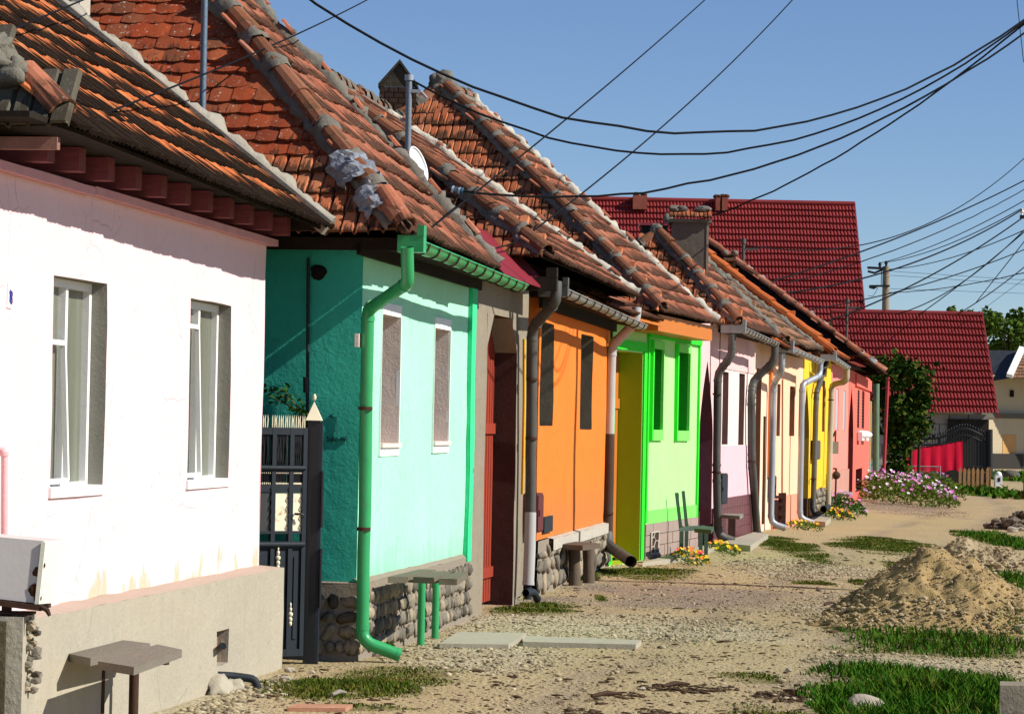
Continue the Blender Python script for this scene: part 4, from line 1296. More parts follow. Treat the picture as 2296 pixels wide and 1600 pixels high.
gateway('pink_gateway', 'pale pink gateway with a pointed plum arch beside the lime green house', WG5, 1565.5, 1597, 807, 1.15, .45, PALEPINK, PLUM, PLUM, 3.5, MAROONT, .52)
w5 = [op(W5, 1619, 1632, 832, 996, .18), op(W5, 1655.5, 1668, 836, 997, .18)]
h5, p5 = row_house('cream_and_mauve_house', 'house with cream window band, mauve lower wall and maroon glazed plinth', W5, CREAM, w5, PLUM2, 3.2, W5.z(1640, 1113), MAROONT)
zb, zt_ = W5.z(1620, 996), W5.z(1620, 830)
m = MB(); facade(m, m, W5, 0, W5.L, zt_ + .03, 3.2, [], .6, .012); m.build('upper_wall_band', PALEPINK, h5)
m = MB(); facade(m, m, W5, 0, W5.L, W5.z(1640, 1113), zb - .02, [], .6, .012)
m.build('lower_wall_band', MAUVE, h5)
pz5 = W5.z(1640, 1113)
for j in range(4):
    for k in range(14):
        m = MB(); a = W5.L * k / 14; m.wallbox(W5, a + .008, a + W5.L / 14 - .008, pz5 * j / 4 + .008, pz5 * (j + 1) / 4 - .008, .02, .042); m.build('plinth_tile', MAROONT, p5)
meter_box(h5, W5, W5.s(1617, 1090, .12), W5.s(1630, 1090, .12), W5.z(1620, 1130, .12), W5.z(1620, 1061, .12), .12, SLATE)
E0 = W5.at(W5.s(1652, 754, .4), 3.28, .4); E1 = W5.at(W5.s(1742, 784, .4), 3.28, .4)
roof(h5, E0, E1, W5.n, 1.45, 1.42, 1.4, 1.6, spec1(fine_ribbed, .22, .30, TERRA), spec1(ribbed, .22, .28, TERRA_HIP), 60, 120, RIDGET, CEMENT, 1.0, True, CEMENT, 51, .03, 1.4, chips=False)
g5p, g5q = W5.at(W5.s(1660, 760, .45), 3.22, .45), W5.at(W5.s(1737, 800, .45), 3.14, .45)
gutter(h5, g5p, g5q, .07, ZINC, 12, ZINC, True, hopper=.30)
downpipe(h5, [below(g5p, g5q), below(g5p, g5q, .12, .42), W5.p(1609, 835, .12), W5.p(1606, 1060, .12), W5.at(W5.s(1610, 1180, .12), .12, .12), W5.at(W5.s(1610, 1180, .12) + .06, .05, .34)], .06, ZINC_OLD, [W5.p(1607, 883, .12), W5.p(1606, 1058, .12)])
# chimney standing on the near end of this roof
def stack(parent, xl, xr, yt, Y, zb, mat, dep=.5, name='chimney'):
    a, b = P(xl, yt, Y), P(xr, yt, Y)
    m = MB(); m.block(V((a.x, Y, zb)), V((b.x - a.x, 0, 0)), V((.02, dep, 0)), V((0, 0, a.z - zb)))
    return m.build(name, mat, parent), a, b
RENDERC = pmat('dark_grey_render', (.17, .145, .12), (.13, .11, .09), var=.2, scale=4, rough=.95, bump=.5, streak=.4)
cs, a, b = stack(h5, 1508, 1584, 498, 46.0, 2.9, RENDERC, .6)
m = MB(); m.block(V((b.x + .0, 45.99, 2.9)), V((.035, 0, 0)), V((.0, .61, 0)), V((0, 0, a.z - 2.9))); m.build('chimney_lit_edge', CONC, cs)  # paler strip paints the lit edge of the dark stack
m = MB(); m.block(a + V((-.05, -.06, 0)), V((b.x - a.x + .13, 0, 0)), V((0, .75, 0)), V((0, 0, .05))); cc = m.build('chimney_cap', CEMENT, cs)
for k in range(5):
    c = a + V((-.06 + (b.x - a.x + .14) * k / 5, -.10, .04))
    sl = V((0, .32, .17)).normalized()
    vs, fs, uv = ribbed((b.x - a.x + .14) / 5, .3)
    nn = V((1, 0, 0)).cross(sl); mb = MB(); mb.uv = list(uv); mb.raw([c + V((1, 0, 0)) * x + sl * y + nn * z for x, y, z in vs], fs); mb.build('cap_tile', TERRA_HIP, cc)
mb = MB()
for k, xx in enumerate((.04, .14, .45, .52)): mb.blob(a + V((xx, .12, .22)), (.10, .1, .06), k, .4, ICO2, False)
mb.build('cap_stone', CEMENT, cc)

# peach doorway and peach house
g = thing('peach_doorway', 'peach doorway with deep brown reveals under a small red tiled hood', 'gateway', WG6.at(1, 0))
d1 = dict(s0=.25, s1=WG6.s(1704, 1000), z0=-.02, z1=2.75, depth=.4); d2 = dict(s0=WG6.s(1708, 1100), s1=WG6.s(1714, 1100), z0=.1, z1=1.95, depth=.12)
m, r = MB(), MB(); facade(m, r, WG6, 0, WG6.L, -.05, 3.2, [d1, d2], .5); w = m.build('wall', PEACH2, g); r.build('door_reveal', BROWNREV, w)
m = MB(); m.wallbox(WG6, d1['s0'], d1['s1'], 0, 2.75, -.5, -.41); m.wallbox(WG6, d2['s0'], d2['s1'], .1, 1.95, -.2, -.125); m.build('door', CHOC, g)
a, b = WG6.at(.1, 3.12, .45), WG6.at(WG6.L + .25, 3.08, .45); u_ = V((0, 0, .42)) - WG6.n * .6
m = MB(); m.block(a - V((0, 0, .05)), b - a, u_, V((0, 0, .03))); hood = m.build('hood', DECKW, g)
lay_tiles(hood, a, (b - a).normalized(), u_.normalized(), [(0, 0), ((b - a).length, 0), ((b - a).length, u_.length), (0, u_.length)], spec1(ribbed, .22, .28, ORANGET), 0, 1, .01, 61)
m = MB(); m.wallbox(WG6, WG6.L - .55, WG6.L - .35, .9, 2.95, -.02, .05); m.build('orange_strip', pmat('orange_strip_paint', (.72, .22, .05), rough=.7), g)
w6 = [op(W6, 1741, 1748.5, 860, 977, .2), op(W6, 1769.5, 1781, 865, 977, .2)]
h6, p6 = row_house('peach_house', 'peach plastered house with two brown slit windows and a salmon plinth', W6, PEACH, w6, BROWNREV, 3.1, W6.z(1760, 1110), SALMON)
m = MB(); m.tube([W6.p(1754, 850, .015), W6.p(1753, 1120, .015)], .015, 6); m.build('conduit', BROWNREV, h6)
meter_box(h6, W6, W6.s(1734, 1090, .1), W6.s(1739, 1090, .1), W6.z(1735, 1115, .1), W6.z(1735, 1066, .1), .1, SLATE)
E0 = W6.at(W6.s(1760, 784, .4), 3.2, .4); E1 = W6.at(W6.s(1838, 822, .4), 3.2, .4)
roof(h6, E0, E1, W6.n, 2.3, 1.70, 1.5, 2.0, spec1(ribbed, .23, .31, BROWNT), spec1(ribbed, .23, .3, BROWNT), 0, 0, BROWNT, CEMENT, 1.3, True, CEMENT, 61, .05, 1.9, chips=False)
g6p, g6q = W6.at(W6.s(1769, 797, .45), 3.12, .45), W6.at(W6.s(1839, 827, .45), 3.02, .45)
gutter(h6, g6p, g6q, .07, ZINC_NEW, 9, ZINC_NEW, True, hopper=.26)
downpipe(h6, [below(g5q, g5q * 2 - g5p, .0, .05), below(g5q, g5q * 2 - g5p, .0, .30), WG6.p(1688, 853, .12), WG6.p(1684, 890, .12), WG6.p(1685, 1035, .12), WG6.p(1697, 1191, .12)], .065, ZINC_OLD, [WG6.p(1686, 891, .12), WG6.p(1685, 1034, .12)])
downpipe(h6, [below(g6p, g6q), below(g6p, g6q, .12, .40), W6.p(1734, 860, .10), W6.at(W6.s(1728, 1150, .10), .12, .10), W6.at(W6.s(1728, 1150, .10) + .06, .04, .34)], .055, ZINC_NEW, [])

gateway('yellow_gateway', 'yolk yellow gateway with an arched opening and a maroon base', WG7, 1799, 1813, 862, 1.0, .4, YELLOW, pmat('mustard_reveal', (.36, .25, .03), rough=.8), CHOC, 3.1, CHOC, .4)
w7 = [op(W7, 1843, 1848.5, 853, 967, .2)]
h7, p7 = row_house('yellow_house', 'yolk yellow house with one brown slit window and a dark rubble plinth', W7, YELLOW, w7, BROWNREV, 3.25, W7.z(1848, 1092), MORTAR)
stone_facing(p7, lambda s, z: (W7.at(s, z, .035), W7.n), W7.L, W7.z(1848, 1092) - .03, 60, (.32, .12), 12, RUBBLE, .04)
meter_box(h7, W7, W7.s(1829, 1000, .12), W7.s(1838, 1000, .12), W7.z(1830, 1030, .12), W7.z(1830, 987, .12), .12, ZINC_OLD)
E0 = W7.at(W7.s(1866, 786, .42), 3.22, .42); E1 = W7.at(W7.s(1899, 806, .42), 3.22, .42)
roof(h7, E0, E1, W7.n, 3.2, 2.35, 1.4, 2.4, spec1(roll_tile, .24, .33, ORANGET), spec1(roll_tile, .24, .33, ORANGET), 0, 0, ORANGET, ORANGET, 0, False, None, 71, .015, .6, ridge_L=.42, ridge_r=.125)
g7p, g7q = W7.at(W7.s(1866, 793, .46), 3.16, .46), W7.at(W7.s(1899, 812, .46), 3.06, .46)
gutter(h7, g7p, g7q, .07, ZINC_NEW, 6, ZINC_NEW, True, hopper=.24)
downpipe(h7, [below(g6q, g6q * 2 - g6p, .0, .05), below(g6q, g6q * 2 - g6p, .0, .28), WG7.p(1798, 861, .1), WG7.at(WG7.s(1793, 1130, .10), .12, .10), WG7.at(WG7.s(1793, 1130, .10) + .06, .04, .34)], .055, ZINC_NEW, [])
downpipe(h7, [W7.at(.25, 3.15, .20), W7.p(1830, 880, .1), W7.at(W7.s(1822, 1130, .10), .12, .10), W7.at(W7.s(1822, 1130, .10) + .06, .04, .30)], .055, ZINC_OLD, [W7.p(1829, 880, .1), W7.p(1823, 1073, .1)])

GREYSH = pmat('grey_blue_shutter', (.42, .42, .45), var=.06, rough=.6)
w8 = [op(W8, 1873.5, 1879, 870, 964, .05), op(W8, 1890, 1894.5, 874, 965, .05)]
h8, p8 = row_house('coral_house', 'coral house with two grey shuttered windows and a maroon sheet metal roof', W8, CORAL, w8, CORAL, 3.2, W8.z(1870, 1056), pmat('dusty_pink_plinth', (.50, .26, .20), rough=.9))
for o in w8:
    m = MB(); m.wallbox(W8, o['s0'] + .01, o['s1'] - .01, o['z0'] + .01, o['z1'] - .01, -.04, -.012); m.build('shutter', GREYSH, h8)
gm = W8.p(1872, 1003, .12)
m = MB(); m.box(gm, (.12, .2, .26)); mt = m.build('gas_meter', ZINC, h8)
m = MB(); m.tube([gm + V((0, 0, .12)), gm + V((0, 0, .35)), W8.p(1867, 978, .05)], .018, 6); m.tube([W8.p(1868, 1050, .1), W8.p(1874, 1050, .2), W8.p(1874, 1062, .2), W8.p(1872, 1128, .2)], .02, 6)
m.blob(W8.p(1874, 1065, .2), (.09, .09, .09), 3, .1); m.build('gas_pipe', RUST, mt)
E0 = W8.at(W8.s(1915, 806, .42), 3.3, .42); E1 = W8.at(W8.s(1942, 822, .42), 3.3, .42)
D_, H_ = 3.7, 2.75
t_ = (E1 - E0).normalized()
A0 = E0 - W8.n * D_ + V((0, 0, H_)) + t_ * 1.0; A1 = E1 - W8.n * D_ + V((0, 0, H_))
m = MB(); m.face([E0, E1, A1, A0]); m.face([E0 - W8.n * 5.6, E0, A0]); m.face([E1, E1 - W8.n * 5.6, A1]); m.face([E0 - V((0, 0, .05)), E0 - W8.n * 5.6 - V((0, 0, .05)), E1 - W8.n * 5.6 - V((0, 0, .05)), E1 - V((0, 0, .05))])
r8 = m.build('roof', MAROON, h8)
upv = (V((0, 0, 1)) + W8.n * .6 - t_ * .5).normalized()
n_ = 12
for k in range(n_):
    p_, q_ = E0.lerp(A0, k / n_), E0.lerp(A0, (k + 1.12) / n_)
    half_pipe(p_ + upv * .03, q_ + upv * .03, upv, .13, .115, 7).build('ridge_cap', MAROON, r8)
m = MB(); m.block(E1 - t_ * .1, t_ * .14, (A1 - E1), V((0, 0, .05))); m.build('verge_flashing', MAROON, r8)
downpipe(h8, [below(g7q, g7q * 2 - g7p, .0, .05), below(g7q, g7q * 2 - g7p, .0, .30), W8.p(1864, 862, .1), W8.p(1856, 1138, .1)], .06, pmat('cream_stained_zinc', (.40, .35, .26), rough=.6, streak=.5), [W8.p(1862, 896, .1), W8.p(1860, 1072, .1)])
downpipe(h8, [W8.p(1857, 1136, .12), W8.p(1846, 1140, .45)], .06, SLATE, [], name='pipe_foot')

ad = dict(s0=W9.s(1901, 1000), s1=W9.s(1912, 1000), z0=.15, z1=W9.z(1907, 866), depth=.4, arch=1.2)
w9 = [op(W9, 1921.5, 1926, 873, 959, .15), op(W9, 1931.5, 1937, 875, 960, .15)]
nz = dict(s0=W9.s(1918, 1060), s1=W9.s(1932, 1060), z0=W9.z(1925, 1100), z1=W9.z(1925, 1050), depth=.3)
h9 = thing('red_coral_house', 'red coral house with arched doorway and louvred windows at the far end of the row', 'house', W9.at(3, 0))
DKRED = pmat('dark_red_reveal', (.20, .03, .025), rough=.8)
house_walls(h9, W9, 0, W9.L, -.05, 3.2, 6, [ad, nz] + w9, CORAL2, DKRED, .6)
for o in w9:
    w = window(h9, W9, o, DKRED, PANE_DK, .06, None, True, 0)
    m = MB()
    for k in range(12):
        z = o['z0'] + (o['z1'] - o['z0']) * (k + .5) / 12
        m.wallbox(W9, o['s0'], o['s1'], z - .03, z + .02, -.12, -.02)
    m.build('louvres', CHOC, w, kind='stuff')
    m = MB()
    for k in range(3): m.blob(W9.at(o['s0'] + (o['s1'] - o['s0']) * (k + .5) / 3, o['z0'] - .16, .1), (.13, .09, .10), k, .3)
    m.wallbox(W9, o['s0'] - .05, o['s1'] + .05, o['z0'] - .32, o['z0'] - .10, .02, .14)
    m.build('flower_box', WHITE, w)
m = MB(); m.wallbox(W9, ad['s0'], ad['s1'], .15, ad['z1'], -.5, -.41); m.wallbox(W9, nz['s0'], nz['s1'], nz['z0'], nz['z1'], -.4, -.31); m.build('door', CHOC, h9)
m = MB(); m.wallbox(W9, W9.s(1915.5, 900), W9.L, W9.z(1925, 868), 3.15, -.02, .05); m.build('upper_wall_band', CORAL2, h9)
E0 = W9.at(W9.s(1940, 812, .5), 3.35, .5); E1 = W9.at(W9.s(1983, 833, .5), 3.28, .5)
E0 = E0 - (E1 - E0).normalized() * 3.0
roof(h9, E0, E1, W9.n, 3.75, 2.7, 1.4, 2.4, spec1(ribbed, .24, .33, TERRA), None, 0, 0, TERRA, CEMENT, 0, False, None, 81, .02, 1)
Ex = E1 - W9.n * 3.75 + V((0, 0, 2.7))
vr = MB()
ridge_run([c for c in h9.children if c.name.startswith('roof')][0], E1 + V((0, 0, .05)), Ex + V((0, 0, .05)), V((0, 0, 1)), TERRA, pmat('blue_grey_bitumen', (.13, .16, .21), (.38, .37, .34), var=.3, scale=3, rough=.7, bump=.4), .15, .42, 1.3, 82)
# narrow end wall beyond the row
e = thing('end_wall', 'narrow ochre and teal wall stub with a green pipe at the far end of the row', 'wall', G(1955, 1098))
WE = Wall(W9.at(W9.L + .02, 0).xy, (W9.at(W9.L + 1.6, 0).xy), .004, 20)
m = MB(); facade(m, m, WE, 0, WE.L, .9, 2.6, [], .4); side_wall(m, WE, WE.L, .9, 2.6, .4, .4, True); m.build('upper_wall', pmat('ochre_plaster', (.40, .25, .11), rough=.9), e)
m = MB(); facade(m, m, WE, 0, WE.L, -.05, .9, [], .4); side_wall(m, WE, WE.L, -.05, .9, .4, .4, True); m.build('lower_wall', pmat('faded_teal_plaster', (.22, .30, .27), rough=.9), e)
m = MB(); m.tube([P(1963, 1080, 82), P(1964, 860, 82)], .09, 8); m.build('pipe', pmat('green_grey_pipe', (.13, .20, .13), rough=.6), e)
# ------------------------------------------------------------------ iron gate between the pink and green houses
g = thing('iron_gate', 'dark iron wicket gate with cream panels and spiked top between the pink and green houses', 'gate', (-1.7, 20.5, 0))
pc = V((-1.395, 20.72, 0))
m = MB(); m.block(pc + V((-.05, -.05, -.05)), V((.08, 0, 0)), V((0, .10, 0)), V((0, 0, 1.76))); post = m.build('post', BLACK, g)
m = MB(); m.block(pc + V((.031, -.048, -.05)), V((.024, 0, 0)), V((0, .09, 0)), V((0, 0, 1.75))); m.build('post_lit_edge', SLATE, post)  # lighter strip paints the thin lit side of the black post
m = MB(); ap = pc + V((-.01, 0, 1.845)); q = [pc + V((-.065, -.065, 1.71)), pc + V((.05, -.065, 1.71)), pc + V((.05, .065, 1.71)), pc + V((-.065, .065, 1.71))]
for i in range(4): m.face([q[i], q[(i + 1) % 4], ap])
m.face(q[::-1]); m.blob(ap + V((0, 0, .03)), (.014, .014, .026), 2, .1); m.build('post_cap', CREAMM, post)
for (z0, z1) in ((.95, 1.35), (.38, .80)):
    m = MB(); m.tube([pc + V((.062, -.06, z0)), pc + V((.062, -.06, z1))], .012, 6); m.build('hinge', BLACK, post)
WI = Wall((-2.12, 20.22), (-1.452, 20.655), 0, 0)
LF = MB()
top = 1.655
L_ = WI.L
xs = [0, L_ * .32, L_ * .64, L_]
xs = [WI.s(560, 1200), WI.s(607, 1200) + .005, WI.s(648, 1200), L_ - .015]
def bar(mb, a, b, z0, z1, o0=-.015, o1=.02): mb.wallbox(WI, a, b, z0, z1, o0, o1)
for x in xs: bar(LF, x - .016, x + .016, .04, top)
for z, h in ((.04, .05), (.80, .05), (.905, .02), (1.20, .05), (1.345, .04), (top - .05, .05)): bar(LF, xs[0], xs[-1], z, z + h, -.012, .018)
for x0, x1 in zip(xs, xs[1:]): LF.tube([WI.at(x0, .83, .02), WI.at(x1, .83, .02)], .022, 6); LF.tube([WI.at(x0, 1.37, .02), WI.at(x1, 1.37, .02)], .018, 6)
lf = LF.build('gate_leaf', SLATE, g)
LFW = lf
for i, (x0, x1) in enumerate(zip(xs, xs[1:])):
    a, b = x0 + .018, x1 - .018
    m = MB(); bar(m, a, b, .09, .80, -.008, .004); bar(m, a + .02, b - .02, .16, .74, .004, .012); m.build('lower_panel', SLATE, lf)
    m = MB(); bar(m, a, b, .925, 1.195, -.006, .006); m.build('cream_panel', CREAMM if i else PANE_DK, lf)
    m = MB()
    for k in range(5):
        z = .93 + .26 * k / 4
        m.tube([WI.at(b + .006, z, .014), WI.at(b - .008, z + .03, .022), WI.at(b + .006, z + .06, .014)], .004, 5)
    m.build('scrollwork', BLACK, lf, kind='stuff')
    m = MB(); mc = MB()
    for k in range(9):
        x = a + (b - a) * (k + .5) / 9
        m.tube([WI.at(x, 1.25, .0), WI.at(x, 1.345, .0)], .0045, 4)
        m.tube([WI.at(x, 1.385, 0), WI.at(x + .006 * (-1) ** k, 1.49, .01), WI.at(x, top - .05, 0)], .005, 4)
        mc.blob(WI.at(x, 1.258, .008), (.005, .005, .010), k, .1, ICO1); mc.blob(WI.at(x, 1.335, .008), (.005, .005, .009), k, .1, ICO1)
    m.build('balusters', BLACK, lf, kind='stuff'); mc.build('baluster_knobs', CREAMM, lf, kind='stuff')
    m = MB(); bar(m, a, b, 1.25, 1.345, -.03, -.025); bar(m, a, b, 1.385, top - .05, -.03, -.025); m.build('mesh_backing', pmat('soot_backing', (.02, .022, .025), rough=.8), lf)
for (a, b) in ((xs[0] + .02, xs[1] - .035), (xs[1] - .012, L_)):
    n_ = max(3, int((b - a) / .0165))
    for k in range(n_):
        m = MB(); x = a + (b - a) * k / n_
        m.tube([WI.at(x, top - .002, 0), WI.at(x + .004 * math.sin(k * 2.3), top + .055, 0), WI.at(x + .003, top + .088, 0)], [.0055, .0055, .001], 4)
        m.build('spike', CREAMM, lf)
m = MB(); m.tube([WI.at(xs[2] + .035, 1.045, .015), WI.at(xs[2] + .035, 1.045, .05), WI.at(xs[2] + .075, 1.045, .055), WI.at(xs[2] + .085, 1.02, .055)], .008, 6); m.build('handle', BLACK, lf)
for (sx, z) in ((xs[1] + .045, .70), (xs[2] + .012, .30)):
    m = MB()
    for dz, r_ in ((0, .018), (.035, .022), (.07, .014), (-.03, .015), (.1, .008)): m.blob(WI.at(sx, z + dz, .022), (r_, .01, .022), dz, .2, ICO1)
    m.build('ornament', CREAMM, lf)

# leaves
LEAFD = tile_mat('dark_leaf', [(.025, .075, .012), (.04, .11, .018), (.03, .09, .012), (.055, .13, .02)], (.02, .04, .01), 0, 0, fine=20)
LEAFY = tile_mat('mixed_vine_leaf', [(.016, .045, .006), (.025, .07, .01), (.05, .10, .012), (.13, .12, .02)], (.02, .04, .01), 0, 0, fine=20)
LEAFG = tile_mat('light_green_leaf', [(.05, .11, .012), (.09, .15, .02), (.14, .18, .03), (.03, .075, .01)], (.02, .04, .01), 0, 0, fine=20)
def leaf(mb, c, r, rr, wide=.6):
    d = V((rr.gauss(0, 1), rr.gauss(0, 1), rr.gauss(0, .7))).normalized()
    s = d.cross(V((rr.gauss(0, 1), rr.gauss(0, 1), rr.gauss(0, 1)))).normalized()
    n = d.cross(s) * r * .18
    c = V(c)
    mb.raw([c - d * r, c + s * r * wide + n, c + d * r, c - s * r * wide + n], [(0, 1, 2), (0, 2, 3)])
    mb.uv += [(.5, .5)] * 6
def leaves(pts, r, rr, wide=.6):
    mb = MB(); mb.uv = []
    for p in pts: leaf(mb, p, r * rr.uniform(.6, 1.35), rr, wide)
    return mb
rr = random.Random(3)
pl = thing('climbing_rose', 'climbing rose shoots rising behind the iron gate against the teal wall', 'plant', P(640, 950, 20.85))
m = MB(); paths = [[P(690, 930, 20.78), P(650, 895, 20.72), P(618, 880, 20.7), P(600, 862, 20.7)], [P(680, 925, 20.78), P(640, 905, 20.75), P(602, 890, 20.72)], [P(686, 940, 20.78), P(668, 912, 20.74), P(632, 868, 20.74)]]
lp = []
for q in paths:
    m.tube(q, [.008, .006, .004, .003][:len(q)], 5)
    for a, b in zip(q, q[1:]):
        for k in range(12): lp.append(a.lerp(b, rr.random()) + V((rr.gauss(0, .028), rr.gauss(0, .03), rr.gauss(0, .028))))
m.build('stem', pmat('green_stem', (.06, .09, .03), rough=.7), pl)
mm = leaves(lp, .026, rr); mm.build('foliage', LEAFD, pl)

# ------------------------------------------------------------------ roof furniture
m = MB(); a, b = P(453, 300, 20.7), P(459, -25, 20.75); m.tube([a, b], .024, 8)
m.build('antenna_mast', pmat('blue_grey_mast', (.14, .18, .23), rough=.45, metal=.3), None, 'blue grey steel pole crossing the red flat tiles of the green house roof', 'mast')
mt = thing('service_mast', 'steel service mast with white cap and clamp beside the satellite dish', 'mast', P(916, 400, 28.3))
a, b = P(913, 405, 28.3), P(917, 173, 28.3)
m = MB(); m.tube([a, b], .030, 10); m.build('pole', pmat('galvanised_mast', (.20, .23, .26), rough=.45, metal=.3), mt)
m = MB(); m.tube([b - V((0, 0, .035)), b + V((0, 0, .02))], .045, 10); m.build('cap', ZINC_NEW, mt)
m = MB(); q = P(930, 205, 28.3); m.beam(q - V((.06, 0, 0)), q + V((.06, 0, 0)), .05, .03); m.tube([q + V((.06, 0, 0)), q + V((.12, -.02, -.07))], .012, 6); m.build('clamp', ZINC_NEW, mt)
# dish: a shallow bowl facing away to the right
ds = thing('satellite_dish', 'white satellite dish with faint blue print below the steel service mast', 'dish', P(938, 372, 27.3))
dc = P(938, 370, 27.3); dn = V((.80, -.35, .28)).normalized()
dx_ = dn.cross(V((0, 0, 1))).normalized(); dy_ = dx_.cross(dn).normalized() * 1.0
rad = 41 / (6500 / 27.3)
m = MB(); vs = [dc - dn * .07]; fs = []
NR, NS = 6, 28
def dishp(r, a, off=0): return dc + dx_ * math.cos(a) * rad * .95 * r + dy_ * math.sin(a) * rad * 1.04 * r + dn * (.075 * r * r - .075 + off)
for off in (0, -.012):
    i0 = len(m.v)
    vs = [dishp(0, 0, off)] + [dishp(i / NR, 2 * math.pi * j / NS, off) for i in range(1, NR + 1) for j in range(NS)]
    fs = [(0, 1 + j, 1 + (j + 1) % NS) for j in range(NS)] + [(1 + i * NS + j, 1 + (i + 1) * NS + j, 1 + (i + 1) * NS + (j + 1) % NS, 1 + i * NS + (j + 1) % NS) for i in range(NR - 1) for j in range(NS)]
    m.raw(vs, fs, True)
m.tube([dishp(1, 2 * math.pi * j / NS) for j in range(NS + 1)], .009, 5)
m.build('bowl', pmat('dish_white', (.82, .82, .80), var=.02, rough=.4, bump=0), ds)
m = MB(); m.tube([dc - dn * .07, dc - dn * .2, P(916, 392, 28.3)], .018, 6); m.build('arm', ZINC, ds)
LT = {'C': [[(1, .85), (.5, 1), (.05, .6), (.05, .4), (.5, 0), (1, .15)]], 'O': [[(.5, 0), (0, .4), (0, .6), (.5, 1), (1, .6), (1, .4), (.5, 0)]], 'M': GL['M']}
m = MB()
def dpt(u, v): # flat lettering on the bowl
    r = math.hypot(u / .95, v / 1.04); a = math.atan2(v / 1.04, u / .95); return dishp(r, a, .004)
for i, chx in enumerate('COM'):
    for st in LT[chx]: m.tube([dpt(.10 - .42 + i * .26 + .18 * x + .12, -.02 + .12 * (y - .5)) for x, y in st], .0045, 4)
m.build('print', pmat('violet_print', (.22, .20, .48), rough=.5, bump=0), ds)
m = MB()
for (u, v) in ((-.12, -.30), (.02, -.30), (-.12, -.46), (.02, -.46)):
    m.face([dpt(u, v), dpt(u + .11, v), dpt(u + .11, v + .13), dpt(u, v + .13)])
m.build('print_block', pmat('pale_blue_print', (.52, .66, .82), rough=.5, bump=0), ds)
ins = thing('wall_insulator', 'blue and white ceramic insulator on a bent bracket over the orange house roof', 'insulator', P(1022, 425, 27.4))
a, b = P(1012, 424, 27.4), P(1033, 429, 27.4)
for k in range(4):
    m = MB(); p_ = a.lerp(b, k / 3); q_ = a.lerp(b, (k + .7) / 3); m.tube([p_, q_], [.028 + .008 * (k == 3), .04], 10); m.build('shed', pmat('glazed_white_ceramic', (.7, .74, .78), rough=.2, spec=.6, bump=0) if k % 2 == 0 else pmat('glazed_blue_ceramic', (.06, .16, .26), rough=.2, spec=.6, bump=0), ins)
m = MB(); m.tube([P(1028, 434, 27.4), P(1022, 446, 27.5), P(1014, 470, 27.3)], .008, 6); m.tube([P(1015, 430, 27.4), P(995, 440, 27.6), P(980, 452, 27.7)], .012, 6); m.build('bracket', RUST, ins)
for (x0, y0, x1, y1, Y, lab) in ((1665, 630, 1666, 547, 66, 'thin roof mast with small cross arm above the orange and maroon ridges'), (1897, 760, 1899, 679, 78, 'thin short roof mast in front of the eaves of the big red roof')):
    m = MB(); a, b = P(x0, y0, Y), P(x1, y1, Y); m.tube([a, b], .035, 6); m.beam(b - V((.05, 0, .12)), b + V((.35, 0, -.12)), .05, .05); m.tube([b, b + V((0, 0, .12))], .06, 6)
    m.build('roof_mast', ZINC_OLD, None, lab, 'mast')
cc = thing('low_chimney', 'low black chimney with lichened ridge tiles behind the grey rendered chimney', 'chimney', P(1467, 560, 52))
m = MB(); a, b = P(1439, 505, 52), P(1496, 505, 52); m.block(V((a.x, 52, 4.2)), V((b.x - a.x, 0, 0)), V((0, .5, 0)), V((0, 0, a.z - 4.2))); m.build('stack', pmat('soot_black_brick', (.025, .022, .02), var=.3, rough=.95), cc)
m = MB(); m.block(V((a.x - .04, 51.95, a.z)), V((b.x - a.x + .08, 0, 0)), V((0, .6, 0)), V((0, 0, .05))); m.build('slab', MAROON, cc)
m = MB(); m.blob(P(1497, 490, 52), (.09, .1, .09), 3, .5); m.build('cowl', CEMENT, cc)

# ------------------------------------------------------------------ the big red-roofed building
rb = thing('red_roofed_building', 'large building under a bright red metal tile roof with a lower wing beyond the row', 'building', (8, 104, 0))
def metal_roof(parent, xl, xr, y_top, y_bot, Ye, rise_run, pitch_px, rows, name, mat):
    k = FPX / Ye
    a = P(xl, y_bot, Ye); b = P(xr, y_bot, Ye); zlo = (a.z + b.z) / 2
    # ridge height from the picture at the ridge's own distance
    Yr = Ye + rise_run
    zhi = P((xl + xr) / 2, y_top, Yr).z
    w = (b.x - a.x); n = int(round((xr - xl) / pitch_px)); pw = w / n
    prof = [(0, 0), (.12, .75), (.32, 1), (.55, .92), (.72, .25), (.86, -.05)]
    up = V((0, rise_run, zhi - zlo)); Ls = up.length; up.normalize(); nn = V((1, 0, 0)).cross(up)
    xs_ = [(i + f) * pw for i in range(n) for f, _ in prof] + [n * pw]
    hs_ = [h * .038 for i in range(n) for _, h in prof] + [0]
    mb = MB(); N = len(xs_)
    o = V((a.x, Ye, zlo))
    vs = []
    g = Ls / rows
    for j in range(rows):
        for (t, z) in ((j * g, .085), ((j + 1) * g + .0, .005)):
            for x, h in zip(xs_, hs_): vs.append(o + V((1, 0, 0)) * x + up * (t + .03 * noise.noise(V((x * .8, j * 3.3, Ye)))) + nn * (h + z + .05 * noise.noise(V((x * .35, t * .5, Ye)))))
    fs = []
    for j in range(2 * rows - 1):
        for i in range(N - 1): fs.append((j * N + i, j * N + i + 1, (j + 1) * N + i + 1, (j + 1) * N + i))
    mb.raw(vs, fs, False)
    p = mb.build(name, mat, parent)
    rc = MB(); ra = o + up * Ls + V((0, 0, .06)); rc.tube([ra, ra + V((w, 0, 0))], .10, 8)
    rc.build('ridge_cap', mat, p)
    return p, o, up, Ls, w, zlo, zhi
REDMETAL = pmat('red_metal_tile', (.20, .020, .020), (.25, .026, .026), var=.14, scale=.45, rough=.6, spec=.25, bump=.02, streak=.25, streak_col=(.12, .012, .014))
